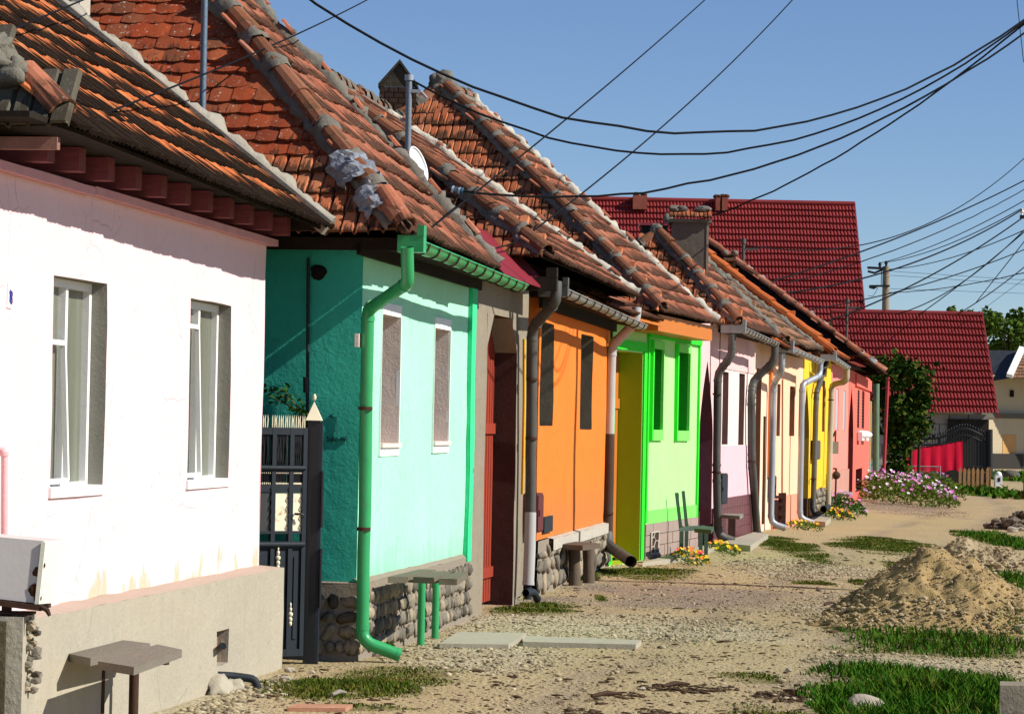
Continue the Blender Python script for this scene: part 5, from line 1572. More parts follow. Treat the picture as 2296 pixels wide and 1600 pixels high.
BLOCKW = pmat('pale_grey_block', (.42, .39, .35), (.36, .33, .30), var=.12, scale=4, rough=.95, bump=.4)
p, o, up, Ls, w, zlo, zhi = metal_roof(rb, 1250, 1942, 455, 731, 103, 4.2, 7.9, 19, 'main_roof', REDMETAL)
m = MB(); m.block(V((o.x + .1, 103.4, -.1)), V((w - .35, 0, 0)), V((0, 7.4, 0)), V((0, 0, zlo + .1)))
m.face([V((o.x + w - .2, 103.5, zlo)), V((o.x + w - .2, 110.9, zlo)), V((o.x + w - .2, 107.2, zhi - .1))])
m.face([V((o.x, 107.25, zhi)), V((o.x + w - .02, 107.25, zhi)), V((o.x + w - .02, 111.4, zlo)), V((o.x, 111.4, zlo))]); m.build('wall', BLOCKW, rb)
m = MB(); m.block(o + V((w - .03, -.03, -.12)), V((.05, 0, 0)), up * (Ls + .05), V((0, 0, .2))); m.build('verge_flashing', REDMETAL, rb)
p2, o, up, Ls, w, zlo2, zhi2 = metal_roof(rb, 1885, 2237, 706, 927, 98, 3.6, 7.9, 14, 'wing_roof', REDMETAL)
m = MB(); m.block(o + V((w - .03, -.03, -.12)), V((.05, 0, 0)), up * (Ls + .05), V((0, 0, .2))); m.build('verge_flashing', REDMETAL, rb)
wl_ = MB(); wl_.block(V((o.x + .2, 98.5, -.1)), V((w - .5, 0, 0)), V((0, 5, 0)), V((0, 0, zlo2 + .12)))
wl_.face([V((o.x, 101.65, zhi2)), V((o.x + w, 101.65, zhi2)), V((o.x + w, 105.3, zlo2)), V((o.x, 105.3, zlo2))])
wv = wl_.build('wing_wall', MORTAR, rb)
m = MB(); da, db = P(2123, 1060, 98.3), P(2216, 940, 98.3); m.block(V((da.x, 98.25, -.05)), V((db.x - da.x, 0, 0)), V((0, .2, 0)), V((0, 0, db.z + .05))); m.build('dark_doorway', pmat('dark_doorway_void', (.03, .027, .022), var=.3, rough=.9, stretch=(6, 6, .5)), wv)  # flat dark block painted as the unlit void of a doorway
bx, bw = o.x + .2, w - .5
for j in range(6):                                               # pale blocks with open joints
    z = zlo2 + .02 - (j + 1) * .36
    x = bx + (.0 if j % 2 else -.3)
    while x < bx + bw:
        x0, x1 = max(x, bx), min(x + .62, bx + bw)
        if x1 - x0 > .08:
            m = MB(); m.block(V((x0 + .012, 98.46 - random.uniform(0, .012), z + .012)), V((x1 - x0 - .024, 0, 0)), V((0, .08, 0)), V((0, 0, .336))); m.build('block', BLOCKW, wv)
        x += .64
for (xl, xr, yt, yb, Y, mt_, lab) in ((1418, 1450, 434, 452, 106.9, TERRA_HIP, 0), (1603, 1613, 439, 455, 107, TERRA_HIP, 0), (1617, 1630, 438, 455, 107, TERRA_HIP, 0)):
    a, b = P(xl, yb, Y), P(xr, yt, Y)
    m = MB(); m.block(V((a.x, Y - .3, a.z - .3)), V((b.x - a.x, 0, 0)), V((0, .5, 0)), V((0, 0, b.z - a.z + .2))); c_ = m.build('chimney', pmat('red_brick_stack', (.30, .09, .06), var=.2, rough=.9), rb)
    m = MB()
    for k in range(2): m.blob(V((a.x + (b.x - a.x) * (.25 + .5 * k), Y - .1, b.z - .05)), (.13, .2, .09), k, .3)
    m.build('cap_tile', mt_, c_)
sc = thing('tiled_chimney', 'small chimney capped with clay tiles in front of the big red roof', 'chimney', P(1636, 585, 60))
a, b = P(1622, 600, 60), P(1651, 578, 60)
m = MB(); m.block(V((a.x + .02, 60, a.z - 1.0)), V((b.x - a.x - .04, 0, 0)), V((0, .4, 0)), V((0, 0, b.z - a.z + .95))); m.build('stack', BRICK, sc)
for k in range(4):
    m = MB(); m.block(V((a.x + (b.x - a.x) * k / 4, 59.9, b.z - .1)), V(((b.x - a.x) / 4 - .008, 0, 0)), V((0, .3, .14)), V((0, -.01, .03))); m.build('cap_tile', TERRA, sc)
for k in (0, 1):
    m = MB(); m.blob(V((a.x + .04 + (b.x - a.x - .08) * k, 60.1, b.z + .1)), (.08, .1, .07), k, .4); m.build('cap_stone', CEMENT, sc)

# ------------------------------------------------------------------ cream farmhouse at the far right
cb = thing('cream_farmhouse', 'weathered cream farmhouse with dark base and small attic window across the road', 'house', (28, 150, 0))
CREAMW = pmat('weathered_cream_render', (.62, .52, .34), (.52, .43, .28), var=.12, scale=.7, rough=.95, bump=.2, streak=.4, streak_col=(.36, .30, .20))
def fr(xl, xr, yt, yb, Y, dep, name, mat, parent):
    a, b = P(xl, yb, Y), P(xr, yt, Y)
    k_ = .6; x0 = P(2200, 900, 150).x; m = MB(); m.block(V((a.x, Y + (a.x - x0) * k_, a.z)), V((b.x - a.x, (b.x - a.x) * k_, 0)), V((-dep * k_, dep, 0)), V((0, 0, b.z - a.z))); return m.build(name, mat, parent)
fr(2200, 2520, 846, 936, 150, 8, 'upper_wall', CREAMW, cb)
fr(2200, 2520, 931, 936, 149.6, .5, 'ledge', pmat('mossy_ledge', (.14, .13, .10), rough=.95), cb)
fr(2200, 2520, 937, 1022, 149.7, 8, 'lower_wall', CREAMW, cb)
fr(2200, 2520, 1022, 1062, 149.5, 8, 'base', pmat('dark_stained_base', (.075, .07, .06), (.05, .045, .04), var=.3, scale=2, rough=.95), cb)
fr(2252, 2287, 974, 1021, 149.68, .1, 'bare_patch', pmat('ochre_bare_plaster', (.60, .34, .13), var=.1, rough=.95), cb)
fr(2273, 2281, 874, 889, 149.9, .2, 'attic_window', VOIDM, cb)
a, b, c, d = P(2266, 847, 149.4), P(2560, 847, 149.4), P(2420, 690, 154), P(2290, 786, 152)
m = MB(); m.face([a, b, P(2560, 786, 152), d]); m.face([P(2150, 866, 151), a, d, P(2150, 784, 153.5)]); rf = m.build('roof', pmat('shaded_dark_roof', (.05, .055, .065), var=.2, rough=.8), cb)  # dark colour paints the shade on the slope left of the hip
uu = (d - a); uu = V((0, uu.y, uu.z)).normalized()
wd_ = (b - a).length; hh = (P(2290, 786, 152).z - a.z) / uu.z
lay_tiles(rf, a, V((1, 0, 0)), uu, [(0, 0), (wd_, 0), (wd_, hh), ((d - a).x, hh)], spec1(beaver, .34, .34, BROWNT), 0, 1, .02, 91)
m = MB(); m.beam(a + V((-.1, -.1, .1)), d + V((0, -.1, .12)), .32, .2, (0, -1, 1)); m.build('verge', WHITE, rf)

# ------------------------------------------------------------------ yard at the far end
ig = thing('wrought_iron_gate', 'black wrought iron double gate with curved top rail below the red wing roof', 'gate', (15, 96, 0))
Yg = 94.0
def gp_(x, y): return P(x, y, Yg)
m = MB()
def crv(x): # curved top rail heights in survey pixels
    t = (x - 2062) / 160.0
    return 983 - 10 * math.exp(-((t - .02) / .25) ** 2) * 0 - 22 * math.exp(-((t - .62) / .24) ** 2) + 0
m.tube([gp_(x, crv(x)) for x in range(2062, 2224, 8)], .045, 6); m.tube([gp_(x, crv(x) + 14) for x in range(2062, 2224, 8)], .03, 6)
m.tube([gp_(2062, 1046), gp_(2222, 1046)], .04, 6)
fr_ = m.build('gate_frame', BLACK, ig)
for i, x in enumerate(range(2066, 2224, 6)):
    m = MB(); m.tube([gp_(x, 1062), gp_(x, crv(x) - 7)], .018, 4); m.blob(gp_(x, crv(x) - 9), (.03, .03, .06), i, .1, ICO1); m.build('bar', BLACK, fr_)
for x in (2107, 2218):
    m = MB(); m.tube([gp_(x, 1068), gp_(x, 962 if x > 2200 else 982)], .10 if x > 2200 else .05, 6); m.build('post', BLACK, ig)
m = MB(); m.block(gp_(2186, 1062), V((.42, 0, 0)), V((0, .06, 0)), V((0, 0, 1.1))); m.build('sheet_panel', BLACK, ig)
# red cloth on a line
m = MB()
n = 24
top_ = []
vs = []
REDCLOTH = pmat('bright_red_cloth', (.80, .012, .05), var=.05, scale=2, rough=.75, bump=.15)
for i in range(n + 1):
    x = 2031 + (2158 - 2031) * i / n
    yt = 1003 - 15 * (i / n) ** 1.6; yb = 1060 - 6 * (i / n) + 2.5 * math.sin(i * .9)
    for j in range(5):
        p_ = P(x, yt + (yb - yt) * j / 4, 91.5); p_.y += .02 * math.sin(i * 1.35) * (j + 1) / 5 + .015 * math.sin(i * 3.1)
        vs.append(p_)
m.raw(vs, [(i * 5 + j, i * 5 + j + 1, (i + 1) * 5 + j + 1, (i + 1) * 5 + j) for i in range(n) for j in range(4)], True)
m.build('red_cloth', REDCLOTH, None, 'bright red cloth hung to dry on a line in front of the iron gate', 'cloth')
m = MB(); m.tube([P(2010, 1003, 91.5), P(2060, 1003, 91.5), P(2110, 997, 91.5), P(2158, 987, 91.5), P(2190, 972, 91.5)], .012, 5); m.build('washing_line', CABLE, None, 'washing line sloping up over the red cloth', 'line')
wf = thing('wire_fence', 'low grey wire fence with pipe rails in front of the red cloth', 'fence', P(2090, 1095, 88))
m = MB(); m.tube([P(1990, 1043, 88), P(2107, 1046, 88)], .02, 5); m.tube([P(1990, 1060, 88), P(2107, 1060, 88)], .012, 5); m.build('rail', ZINC, wf)
for x in (2031, 2107):
    m = MB(); m.tube([P(x, 1100, 88), P(x, 1044, 88)], .022, 6); m.build('post', ZINC, wf)
m = MB()
for x in range(1992, 2108, 4): m.tube([P(x, 1045, 88), P(x, 1096, 88)], .004, 3)
for y in range(1050, 1096, 6): m.tube([P(1992, y, 88), P(2107, y, 88)], .004, 3)
m.build('wire_mesh', ZINC_OLD, wf, kind='stuff')
m = MB(); a = P(2030, 1096, 92); b = P(2112, 1063, 92); m.block(V((a.x, 92.2, -.05)), V((b.x - a.x, 0, 0)), V((0, .25, 0)), V((0, 0, b.z + .05))); m.build('low_wall', pmat('dark_mossy_wall', (.10, .10, .075), (.07, .08, .05), var=.3, scale=3, rough=.95), None, 'low dark mossy wall behind the wire fence below the red cloth', 'wall')
pf = thing('picket_fence', 'short picket fence of weathered orange boards beside the road', 'fence', P(2192, 1096, 90))
PICK = pmat('weathered_picket_wood', (.55, .29, .11), (.42, .25, .12), var=.2, scale=3, rough=.85, bump=.4, streak=.4)
for i, x in enumerate([2151.5, 2161.5, 2171, 2181, 2191, 2201, 2213]):
    m = MB(); a = P(x - 3.1, 1097, 90); tp = P(x, 1046 + (i % 3), 90).z; w_ = 6.2 / (FPX / 90)
    m.block(V((a.x, 90, -.05)), V((w_, 0, 0)), V((0, .03, 0)), V((0, 0, tp - .03)))
    m.raw([V((a.x, 90, tp - .08)), V((a.x + w_, 90, tp - .08)), V((a.x + w_ / 2, 90, tp)), V((a.x, 90.03, tp - .08)), V((a.x + w_, 90.03, tp - .08)), V((a.x + w_ / 2, 90.03, tp))], [(0, 1, 2), (5, 4, 3), (1, 4, 5, 2), (0, 2, 5, 3)])
    m.build('picket', PICK, pf)
for i in range(14):
    m = MB(); a = P(2217 + 0, 1097, 90); x0 = a.x + .05 + i * .020; y0 = 90 + i * .16; tp = P(2215, 1046, 90).z + .02 * math.sin(i * 2)
    m.block(V((x0, y0, -.05)), V((.02, .11, 0)), V((-.03, .006, 0)), V((0, 0, tp))); m.build('picket', PICK, pf)
for z in (.18, .52):
    m = MB(); a = P(2150, 1090, 90); b = P(2217, 1090, 90); m.block(V((a.x, 90.032, z)), V((b.x - a.x + .05, 0, 0)), V((0, .04, 0)), V((0, 0, .06))); m.build('rail', PICK, pf)
ms = thing('marker_stone', 'small white painted kerb stone with rounded top beside the picket fence', 'stone', P(2239, 1084, 100))
m = MB(); a = P(2231, 1083, 98); b = P(2247, 1060, 98); m.block(V((a.x, 98, -.03)), V((b.x - a.x, 0, 0)), V((0, .3, 0)), V((0, 0, b.z - .05))); m.blob(V(((a.x + b.x) / 2, 98.15, b.z - .06)), ((b.x - a.x) / 2, .15, .12), 2, .05); m.build('body', WHITE, ms)
m = MB(); m.face([V((a.x + .07, 97.99, .14)), V((b.x - .07, 97.99, .14)), V((b.x - .07, 97.99, .28)), V((a.x + .07, 97.99, .28))]); m.build('plate', SLATE, ms)
m = MB(); m.blob(P(2266, 1068, 112) + V((0, 0, .05)), (.35, .3, .22), 5, .4); m.build('boulder', pmat('dark_boulder', (.10, .09, .075), rough=.95), None, 'dark round boulder on the grass beside the asphalt road', 'stone')
# red post
m = MB(); m.tube([P(1980, 1075, 84), P(1990, 846, 84)], .05, 8); m.tube([P(1990, 850, 84), P(1994, 850, 84)], .06, 6); m.build('red_post', pmat('red_painted_post', (.42, .05, .05), rough=.5), None, 'thin leaning red post in front of the vine arbour', 'post')

# vine arbour
va = thing('vine_arbour', 'tall dark grape vine arbour with yellowing leaves in front of the red wing roof', 'vine', P(2015, 1080, 87))
rr = random.Random(11)
pts = []
def dens(x, y): # survey outline of the arbour
    if y < 840: return 1965 < x < 2060 and y > 830 - 14 * math.sin((x - 1960) / 34.0)
    if y < 905: return 1950 + (y - 840) * .2 < x < 2076 - abs(y - 880) * .15
    return 1988 + 6 * math.sin(y / 17.0) < x < (2058 if y < 985 else 2034) + 7 * math.sin(y / 13.0)
while len(pts) < 4300:
    x, y = rr.uniform(1945, 2082), rr.uniform(815, 1068)
    if not dens(x, y): continue
    Y = 87 + rr.uniform(-.7, .9)
    c = P(x, y, Y) + V((rr.gauss(0, .10), 0, rr.gauss(0, .10)))
    if noise.noise(V((c.x * 1.5, c.y * 1.5, c.z * 1.5))) < -.05: continue
    pts.append(c)
for k in range(60):
    x, y = rr.choice(((rr.uniform(2040, 2092), rr.uniform(825, 900)), (rr.uniform(2048, 2078), rr.uniform(900, 980)), (rr.uniform(1950, 2060), rr.uniform(808, 830))))
    c = P(x, y, 87 + rr.uniform(-.4, .4))
    for q in range(14): pts.append(c + V((rr.gauss(0, .13), rr.gauss(0, .1), rr.gauss(0, .13))))
fol = leaves(pts, .085, rr, .8); fol.build('foliage', LEAFY, va)
m = MB()
for x in (2002, 2040, 2058): m.tube([P(x, 1078, 87), P(x + 3, 960, 87.1), P(x - 4, 850, 87)], [.05, .04, .03], 6)
m.build('stem', pmat('vine_stem', (.05, .035, .025), rough=.9), va)
m = MB()
for x0, x1 in ((1975, 2068),): m.tube([P(x0, 905, 87.3), P(x1, 900, 87.3)], .03, 5); m.tube([P(x0, 850, 87.3), P(x1, 846, 87.3)], .03, 5)
m.build('trellis', RUST, va)

# trees beyond
def tree(name, label, cx, cz_px, Y, rx, rz, n, mat, seed, leafr, base_px):
    t = thing(name, label, 'tree', P(cx, base_px, Y), 'trees beyond the red roof')
    rr = random.Random(seed)
    c = P(cx, cz_px, Y)
    m = MB(); b = V((c.x, Y, 0)); m.tube([b, b + V((.2, 0, c.z * .5)), c + V((0, 0, rz * .3))], [.35, .25, .08], 7)
    for k in range(6):
        a = k * 1.1; m.tube([b + V((.1, 0, c.z * (.4 + .06 * k))), c + V((math.cos(a) * rx * .7, math.sin(a) * rx * .5, rz * (.1 * k - .2)))], [.14, .03], 5)
    m.build('trunk', pmat('tree_bark', (.07, .055, .04), rough=.95, bump=.5), t)
    pts = []
    lob = [(V((rr.uniform(-.7, .7) * rx, rr.uniform(-.6, .6) * rx, rr.uniform(-.6, .75) * rz)), rr.uniform(.28, .5)) for k in range(16)]
    while len(pts) < n:
        o, r = lob[rr.randrange(16)]
        d = V((rr.gauss(0, 1), rr.gauss(0, 1), rr.gauss(0, 1))).normalized() * rr.random() ** .45
        p_ = c + o + V((d.x * rx * r, d.y * rx * r, d.z * rz * r))
        if noise.noise(p_ * .9) < -.2: continue
        pts.append(p_)
    f = leaves(pts, leafr, rr); f.build('crown', mat, t)
tree('leafy_tree', 'big leafy tree rising behind the right end of the red wing roof', 2262, 765, 165, 2.2, 1.9, 4600, LEAFG, 1, .15, 1060)
tree('leafy_tree', 'dark leafy tree at the right edge between the cream farmhouse and its neighbour', 2302, 800, 172, 1.6, 2.0, 3000, LEAFY, 2, .15, 1060)
tree('treetop', 'small treetop showing just over the ridge of the red wing roof', 2150, 730, 170, 1.3, 1.0, 1200, LEAFG, 3, .14, 1060)

# concrete pole
cp = thing('concrete_pole', 'round concrete power pole with cross arms rising behind the red roofs', 'pole', P(1985, 975, 122))
Yp = 122.0
m = MB(); m.tube([V((P(1984, 900, Yp).x, Yp, 0)), P(1986, 597, Yp)], [.22, .145], 12); m.build('shaft', CONC, cp)
m = MB(); m.beam(P(1944, 600, Yp - .2), P(1984, 602, Yp - .2), .12, .10); m.tube([P(1945, 608, Yp - .2), P(1960, 612, Yp - .2), P(1978, 604, Yp - .2)], .05, 5); m.build('cross_arm', BLACK, cp)
m = MB(); m.beam(P(1948, 641, Yp - .2), P(1994, 641, Yp - .2), .09, .08); m.tube([P(1948, 643, Yp - .2), P(1958, 646, Yp - .2), P(1968, 640, Yp - .2)], .05, 5); m.build('cross_arm', BLACK, cp)
for (x, y) in ((1972, 600), (1986, 597)):
    m = MB(); m.tube([P(x, y, Yp - .2), P(x, y - 12, Yp - .2)], .05, 6); m.blob(P(x, y - 7, Yp - .2), (.09, .09, .07), 1, .1, ICO1); m.build('insulator', BLACK, cp)
m = MB(); m.tube([P(1976, 606, Yp - .2), P(1975, 640, Yp - .2)], .02, 4); m.tube([P(1968, 645, Yp - .2), P(1957, 664, Yp - .2), P(1946, 663, Yp - .2)], .015, 4); m.build('jumper_cable', CABLE, cp)
# roadside pole just outside the right edge: its arm reaches into view
rp = thing('roadside_pole', 'roadside pole whose insulator arm reaches in at the right edge', 'pole', P(2312, 1000, 85))
m = MB(); m.tube([V((P(2312, 700, 85).x, 85, 0)), P(2314, 420, 85)], [.17, .12], 10); m.build('shaft', CONC, rp)
m = MB(); m.beam(P(2286, 486, 84.8), P(2320, 488, 84.8), .11, .10); m.build('cross_arm', BLACK, rp)
m = MB(); m.tube([P(2290, 484, 84.8), P(2290, 467, 84.8)], .03, 6); m.blob(P(2290, 474, 84.8), (.075, .075, .06), 1, .1, ICO1); m.build('insulator', WHITE, rp)

# ------------------------------------------------------------------ overhead wires
def wire(label, a, b, via, r, twist=0.0, group='overhead wires', name='overhead_wire'):
    A, B = [V(q_) if isinstance(q_, V) else P(*q_) for q_ in (a, b)]
    N = 40
    def pts(s, n=N): return [A.lerp(B, i / n) - V((0, 0, s * 4 * (i / n) * (1 - i / n))) for i in range(n + 1)]
    best = 0
    if via:
        bd = 1e9
        for k in range(-10, 240):
            s = k * .03
            q = [px(p_) for p_ in pts(s, 60)]
            d = 1e9
            for (x0, y0), (x1, y1) in zip(q, q[1:]):
                if (x0 - via[0]) * (x1 - via[0]) <= 0 and x0 != x1:
                    d = abs(y0 + (y1 - y0) * (via[0] - x0) / (x1 - x0) - via[1])
            if d < bd: bd, best = d, s
    q = pts(best)
    if twist: q = [p_ + V((0, 0, twist * noise.noise(V((i * .55, a[0], 0))))) for i, p_ in enumerate(q)]
    m = MB(); m.tube(q, r * .85, 6)
    m.build(name, CABLE, None, label, 'wire', group)
_q = W3.p(1289, 1000)
POLE = V((8.2, _q.y - .25 / .968 * (8.2 - _q.x), 0))
EP = POLE + V((-.2, -.05, 9.0))
wire('thick twisted cable sagging from the top left across the sky to the top right corner', (560, -95, 23), EP, (1280, 265), .013, .03)
wire('cable sagging from the steel service mast to the top right corner', (922, 180, 28.3), EP, (1480, 348), .013, .02)
wire('cable leaving the blue insulator and skimming the big red roof ridge', (1030, 427, 27.4), EP + V((.3, 0, -.1)), (1600, 404), .013, .02)
wire('cable rising from the low black chimney over the red roof to the top right corner', (1500, 512, 52), EP + V((.3, 0, -.1)), (1880, 349), .016, .02)
wire('straight service cable from the green gutter corner up to the top of the photo', (930, 539, 21.4), (1640, -55, 40), (1290, 250), .010, 0)
wire('straight service cable from the orange hip up to the top edge, right of its twin', (1165, 540, 27.5), (1830, -60, 42), (1500, 270), .011, 0)
wire('slack cable running past the green gutter to the foot of the orange hip', (922, 566, 21.3), (1168, 538, 27.4), (1040, 570), .008, 0)
wire('cable crossing the upper left corner above the sooty roof', (-40, 96, 14.0), (330, -60, 22), (100, 38), .0065, 0)
wire('cable rising from the ridge tile of the pink house past the blue grey pole', (160, 283, 14.6), (900, -42, 32), (480, 160), .0075, 0)
wire('fine wire hanging almost upright at the top right corner', (2276, -30, 60), (2294, 140, 62), None, .010, 0)
sp_ = thing('street_pole', 'concrete street pole just outside the right edge, carrying the thick cables', 'pole', POLE)
m = MB(); m.tube([POLE + V((.02, 0, -.1)), POLE + V((0, 0, 9.4))], [.13, .085], 10); m.build('shaft', CONC, sp_)
m = MB(); m.beam(POLE + V((-.45, -.05, 8.8)), POLE + V((.45, -.05, 8.8)), .08, .08); m.build('cross_arm', RUST, sp_)
for x_ in (-.4, -.2, .2, .4):
    m = MB(); m.tube([POLE + V((x_, -.05, 8.83)), POLE + V((x_, -.05, 9.03))], .025, 6); m.blob(POLE + V((x_, -.05, 8.97)), (.05, .05, .06), 1, .1, ICO1); m.build('insulator', WHITE, sp_)
m = MB(); m.tube([POLE + V((0, 0, 9.3)), POLE + V((0, 0, 10.6))], .02, 6); m.build('mast', ZINC, sp_)
R2 = 84.8
far = [
 ('topmost of the far wires, from the thin roof mast above the maroon ridge', (1666, 548, 66), (2330, 322, R2), (1941, 547), .016),
 ('second far wire down, dark and straight, passing the corner of the big red roof', (1700, 640, 66), (2320, 392, R2), (1941, 560), .022),
 ('wavy far wire between the second straight one and the pole insulator wires', (1760, 635, 70), (2330, 405, R2), (2086, 528), .016),
 ('wire from the top of the concrete pole to the upper right, the higher of two', (1972, 590, 121.8), (2330, 430, R2), (2161, 521), .018),
 ('wire from the top of the concrete pole to the insulator at the right edge', (1986, 588, 121.8), (2289, 468, R2), (2123, 548), .018),
 ('thick wire running across the red roof and the concrete pole to the edge insulator', (1640, 668, 66), (2291, 470, R2), (1995, 607), .024),
 ('thick wire from the short roof mast climbing steeply to the right edge', (1860, 718, 78), (2330, 460, R2), (2038, 642), .026),
 ('wire curving out from the side of the concrete pole in a shallow arc', (1992, 604, 121.8), (2330, 500, R2), (2182, 562), .018),
 ('low wire leaving the eaves of the coral roof and rising past the pole', (1780, 700, 74), (2330, 545, R2), (1992, 658), .018),
 ('steep wire starting at the left end of the wing ridge', (2010, 704, 97), (2330, 480, R2), (2150, 637), .020),
 ('steep wire starting a third along the wing ridge', (2060, 705, 97), (2330, 490, R2), (2188, 610), .020),
 ('wavy wire leaving the concrete pole low and level', (1992, 656, 121.8), (2330, 603, R2), (2188, 635), .018),
 ('steep wire starting past the middle of the wing ridge', (2145, 705, 97), (2330, 570, R2), (2190, 677), .020),
 ('steepest wire at the right, crossing its neighbour above the wing ridge', (2186, 680, 97), (2330, 498, R2), None, .018),
 ('faint level wire to the right of the concrete pole, highest of three', (1995, 608, 121.8), (2330, 630, 140), None, .010),
 ('faint level wire to the right of the concrete pole, middle of three', (1995, 617, 121.8), (2330, 640, 140), None, .010),
 ('faint level wire to the right of the concrete pole, lowest of three', (1995, 647, 121.8), (2330, 659, 140), None, .010),
 ('faint wire rising over the tree at the right edge', (2205, 692, 120), (2330, 600, 100), None, .010)]
for lab, a, b, via, r in far: wire(lab, a, b, via, r, .02 if 'wavy' in lab else 0, 'far wires fanning from the edge pole')
# ------------------------------------------------------------------ ground sheet
def patch(x0, x1, y0, y1):
    c = G((x0 + x1) / 2, (y0 + y1) / 2)
    k = FPX / c.y
    ry = abs(G((x0 + x1) / 2, y0).y - G((x0 + x1) / 2, y1).y) / 2
    return (c.x, c.y, (x1 - x0) / 2 / k, max(ry, .15))
GRASS = [patch(510, 915, 1512, 1572), patch(730, 1045, 1487, 1532), patch(1232, 1338, 1278, 1302), patch(1335, 1565, 1263, 1294), patch(1684, 1815, 1190, 1238),
         patch(1862, 2100, 1201, 1238), patch(1795, 1900, 1248, 1261), patch(1838, 2310, 1400, 1466), patch(1815, 2330, 1470, 1640), patch(1620, 1780, 1502, 1526),
         patch(1600, 1830, 1574, 1640), patch(2150, 2340, 1250, 1340), patch(2190, 2340, 1190, 1236), patch(1165, 1300, 1342, 1362), patch(1085, 1285, 1357, 1374),
         patch(2060, 2235, 1080, 1112), patch(1778, 1868, 1299, 1306), patch(1908, 1975, 1296, 1307), patch(1990, 2050, 1250, 1280), patch(2250, 2420, 1062, 1088), patch(1330, 1360, 1325, 1340),
         patch(640, 960, 1572, 1592)]
TALL = {8}
GRAVELP = [patch(900, 1750, 1375, 1425), patch(870, 1250, 1415, 1500), patch(1800, 2340, 1330, 1420), patch(1830, 2290, 1455, 1500), patch(300, 640, 1500, 1640), patch(1650, 1950, 1250, 1290)]
DARKP = [patch(1230, 1880, 1300, 1362), patch(1900, 2110, 1118, 1150), patch(1150, 1300, 1330, 1345)]
BLACKP = [patch(1270, 1345, 1584, 1600), patch(1440, 1640, 1530, 1545), patch(1360, 1440, 1545, 1556), patch(1420, 1500, 1582, 1595), patch(1700, 1810, 1548, 1566)]
def fbm(X, Y, f, seed):
    out = np.zeros_like(X)
    r = np.random.default_rng(seed)
    amp = 1.0
    for o in range(4):
        for _ in range(3):
            a = r.uniform(0, 2 * math.pi); ph = r.uniform(0, 6.28)
            ff = f * 2 ** o * r.uniform(.7, 1.3)
            out += amp * np.sin((X * math.cos(a) + Y * math.sin(a)) * ff + ph + 1.5 * np.sin((Y * math.cos(a) - X * math.sin(a)) * ff * .6 + ph * 2)) / 3
        amp *= .55
    return out
def mask(X, Y, patches, soft=.35, seed=1, rag=.36):
    n = fbm(X, Y, 2.2, seed)
    m = np.zeros_like(X)
    for (cx, cy, rx, ry) in patches:
        d = np.sqrt(((X - cx) / rx) ** 2 + ((Y - cy) / ry) ** 2)
        m = np.maximum(m, np.clip((1.0 - d + rag * n) / soft + .3, 0, 1))
    return m
def ground_z(X, Y):
    near = np.clip((130 - Y) / 60, 0, 1)
    return (.016 * fbm(X, Y, .9, 5) + .007 * fbm(X, Y, 4.5, 6)) * near - .022
xs = np.concatenate([[-900, -300, -80, -25, -10], np.arange(-5, 17, .085), [18, 20, 23, 27, 34, 45, 70, 150, 400, 1200]])
ys = [-60, -10, 5, 10]
y = 13.0
while y < 130: ys.append(y); y += max(.10, (y / 60) ** 1.6 * .22)
ys = np.array(ys + [140, 160, 200, 280, 400, 700, 1200, 3000])
XX, YY = np.meshgrid(xs, ys)
ZZ = ground_z(XX, YY)
mg, mr, md, mbk = mask(XX, YY, GRASS, .35, 1), mask(XX, YY, GRAVELP, .7, 2), mask(XX, YY, DARKP, .7, 3), mask(XX, YY, BLACKP, .8, 4)
def front_x(Y): # frontage of the row at a distance
    pts = [(W1.at(0, 0, .3)), W1.at(W1.L, 0, .3), W2.at(0, 0, .1), W2.B, W3.A, W3.B, W4.A, W4.B, W5.B, W6.B, W7.B, W8.B, W9.B]
    return np.interp(Y, [p_[1] for p_ in pts], [p_[0] for p_ in pts])
lat = XX - front_x(YY) - .18 * np.sin(YY * .21) - .1 * fbm(XX, YY, .5, 31)
rut = np.maximum(np.exp(-((lat - 2.15) / .20) ** 2), np.exp(-((lat - 3.55) / .22) ** 2)) * np.clip(.62 + .5 * fbm(XX, YY, 1.6, 33), 0, 1) * (YY > 14) * (YY < 95)
md = np.maximum(md, .75 * rut)
ZZ = ZZ - .022 * rut
ny, nx = XX.shape
me = bpy.data.meshes.new('ground')
vco = np.stack([XX, YY, ZZ], -1).reshape(-1, 3)
ii = (np.arange(ny - 1)[:, None] * nx + np.arange(nx - 1)[None, :]).reshape(-1)
fc = np.stack([ii, ii + 1, ii + 1 + nx, ii + nx], -1)
me.vertices.add(len(vco)); me.vertices.foreach_set('co', vco.ravel().astype(np.float32))
me.loops.add(fc.size); me.loops.foreach_set('vertex_index', fc.ravel().astype(np.int32))
me.polygons.add(len(fc)); me.polygons.foreach_set('loop_start', (np.arange(len(fc)) * 4).astype(np.int32)); me.polygons.foreach_set('use_smooth', np.ones(len(fc), dtype=bool))
me.update(calc_edges=True); me.validate()
ca = me.color_attributes.new('cover', 'FLOAT_COLOR', 'POINT')
ca.data.foreach_set('color', np.stack([mg, mr, md, mbk], -1).reshape(-1).astype(np.float32))
t = NT('dirt_ground')
p = t.pos()
at = t.n('Attribute', attribute_name='cover')
se = t.n('SeparateColor'); t.put(se.inputs[0], at.outputs['Color'])
n1 = t.noise(p, .55, 5, .6); n2 = t.noise(p, 7, 6, .7); n3 = t.noise(p, 45, 4, .7)
sx = t.noise(t.scaled(p, (2.2, .5, 1)), 1.0, 5, .65)
c = t.mix(t.ramp(n1, .35, .65), (.40, .31, .16), (.455, .365, .20))
c = t.mix(t.ramp(n2, .35, .7, 0, .55), c, (.40, .295, .165))
c = t.mix(t.ramp(sx, .56, .70, 0, .5), c, (.33, .235, .13))
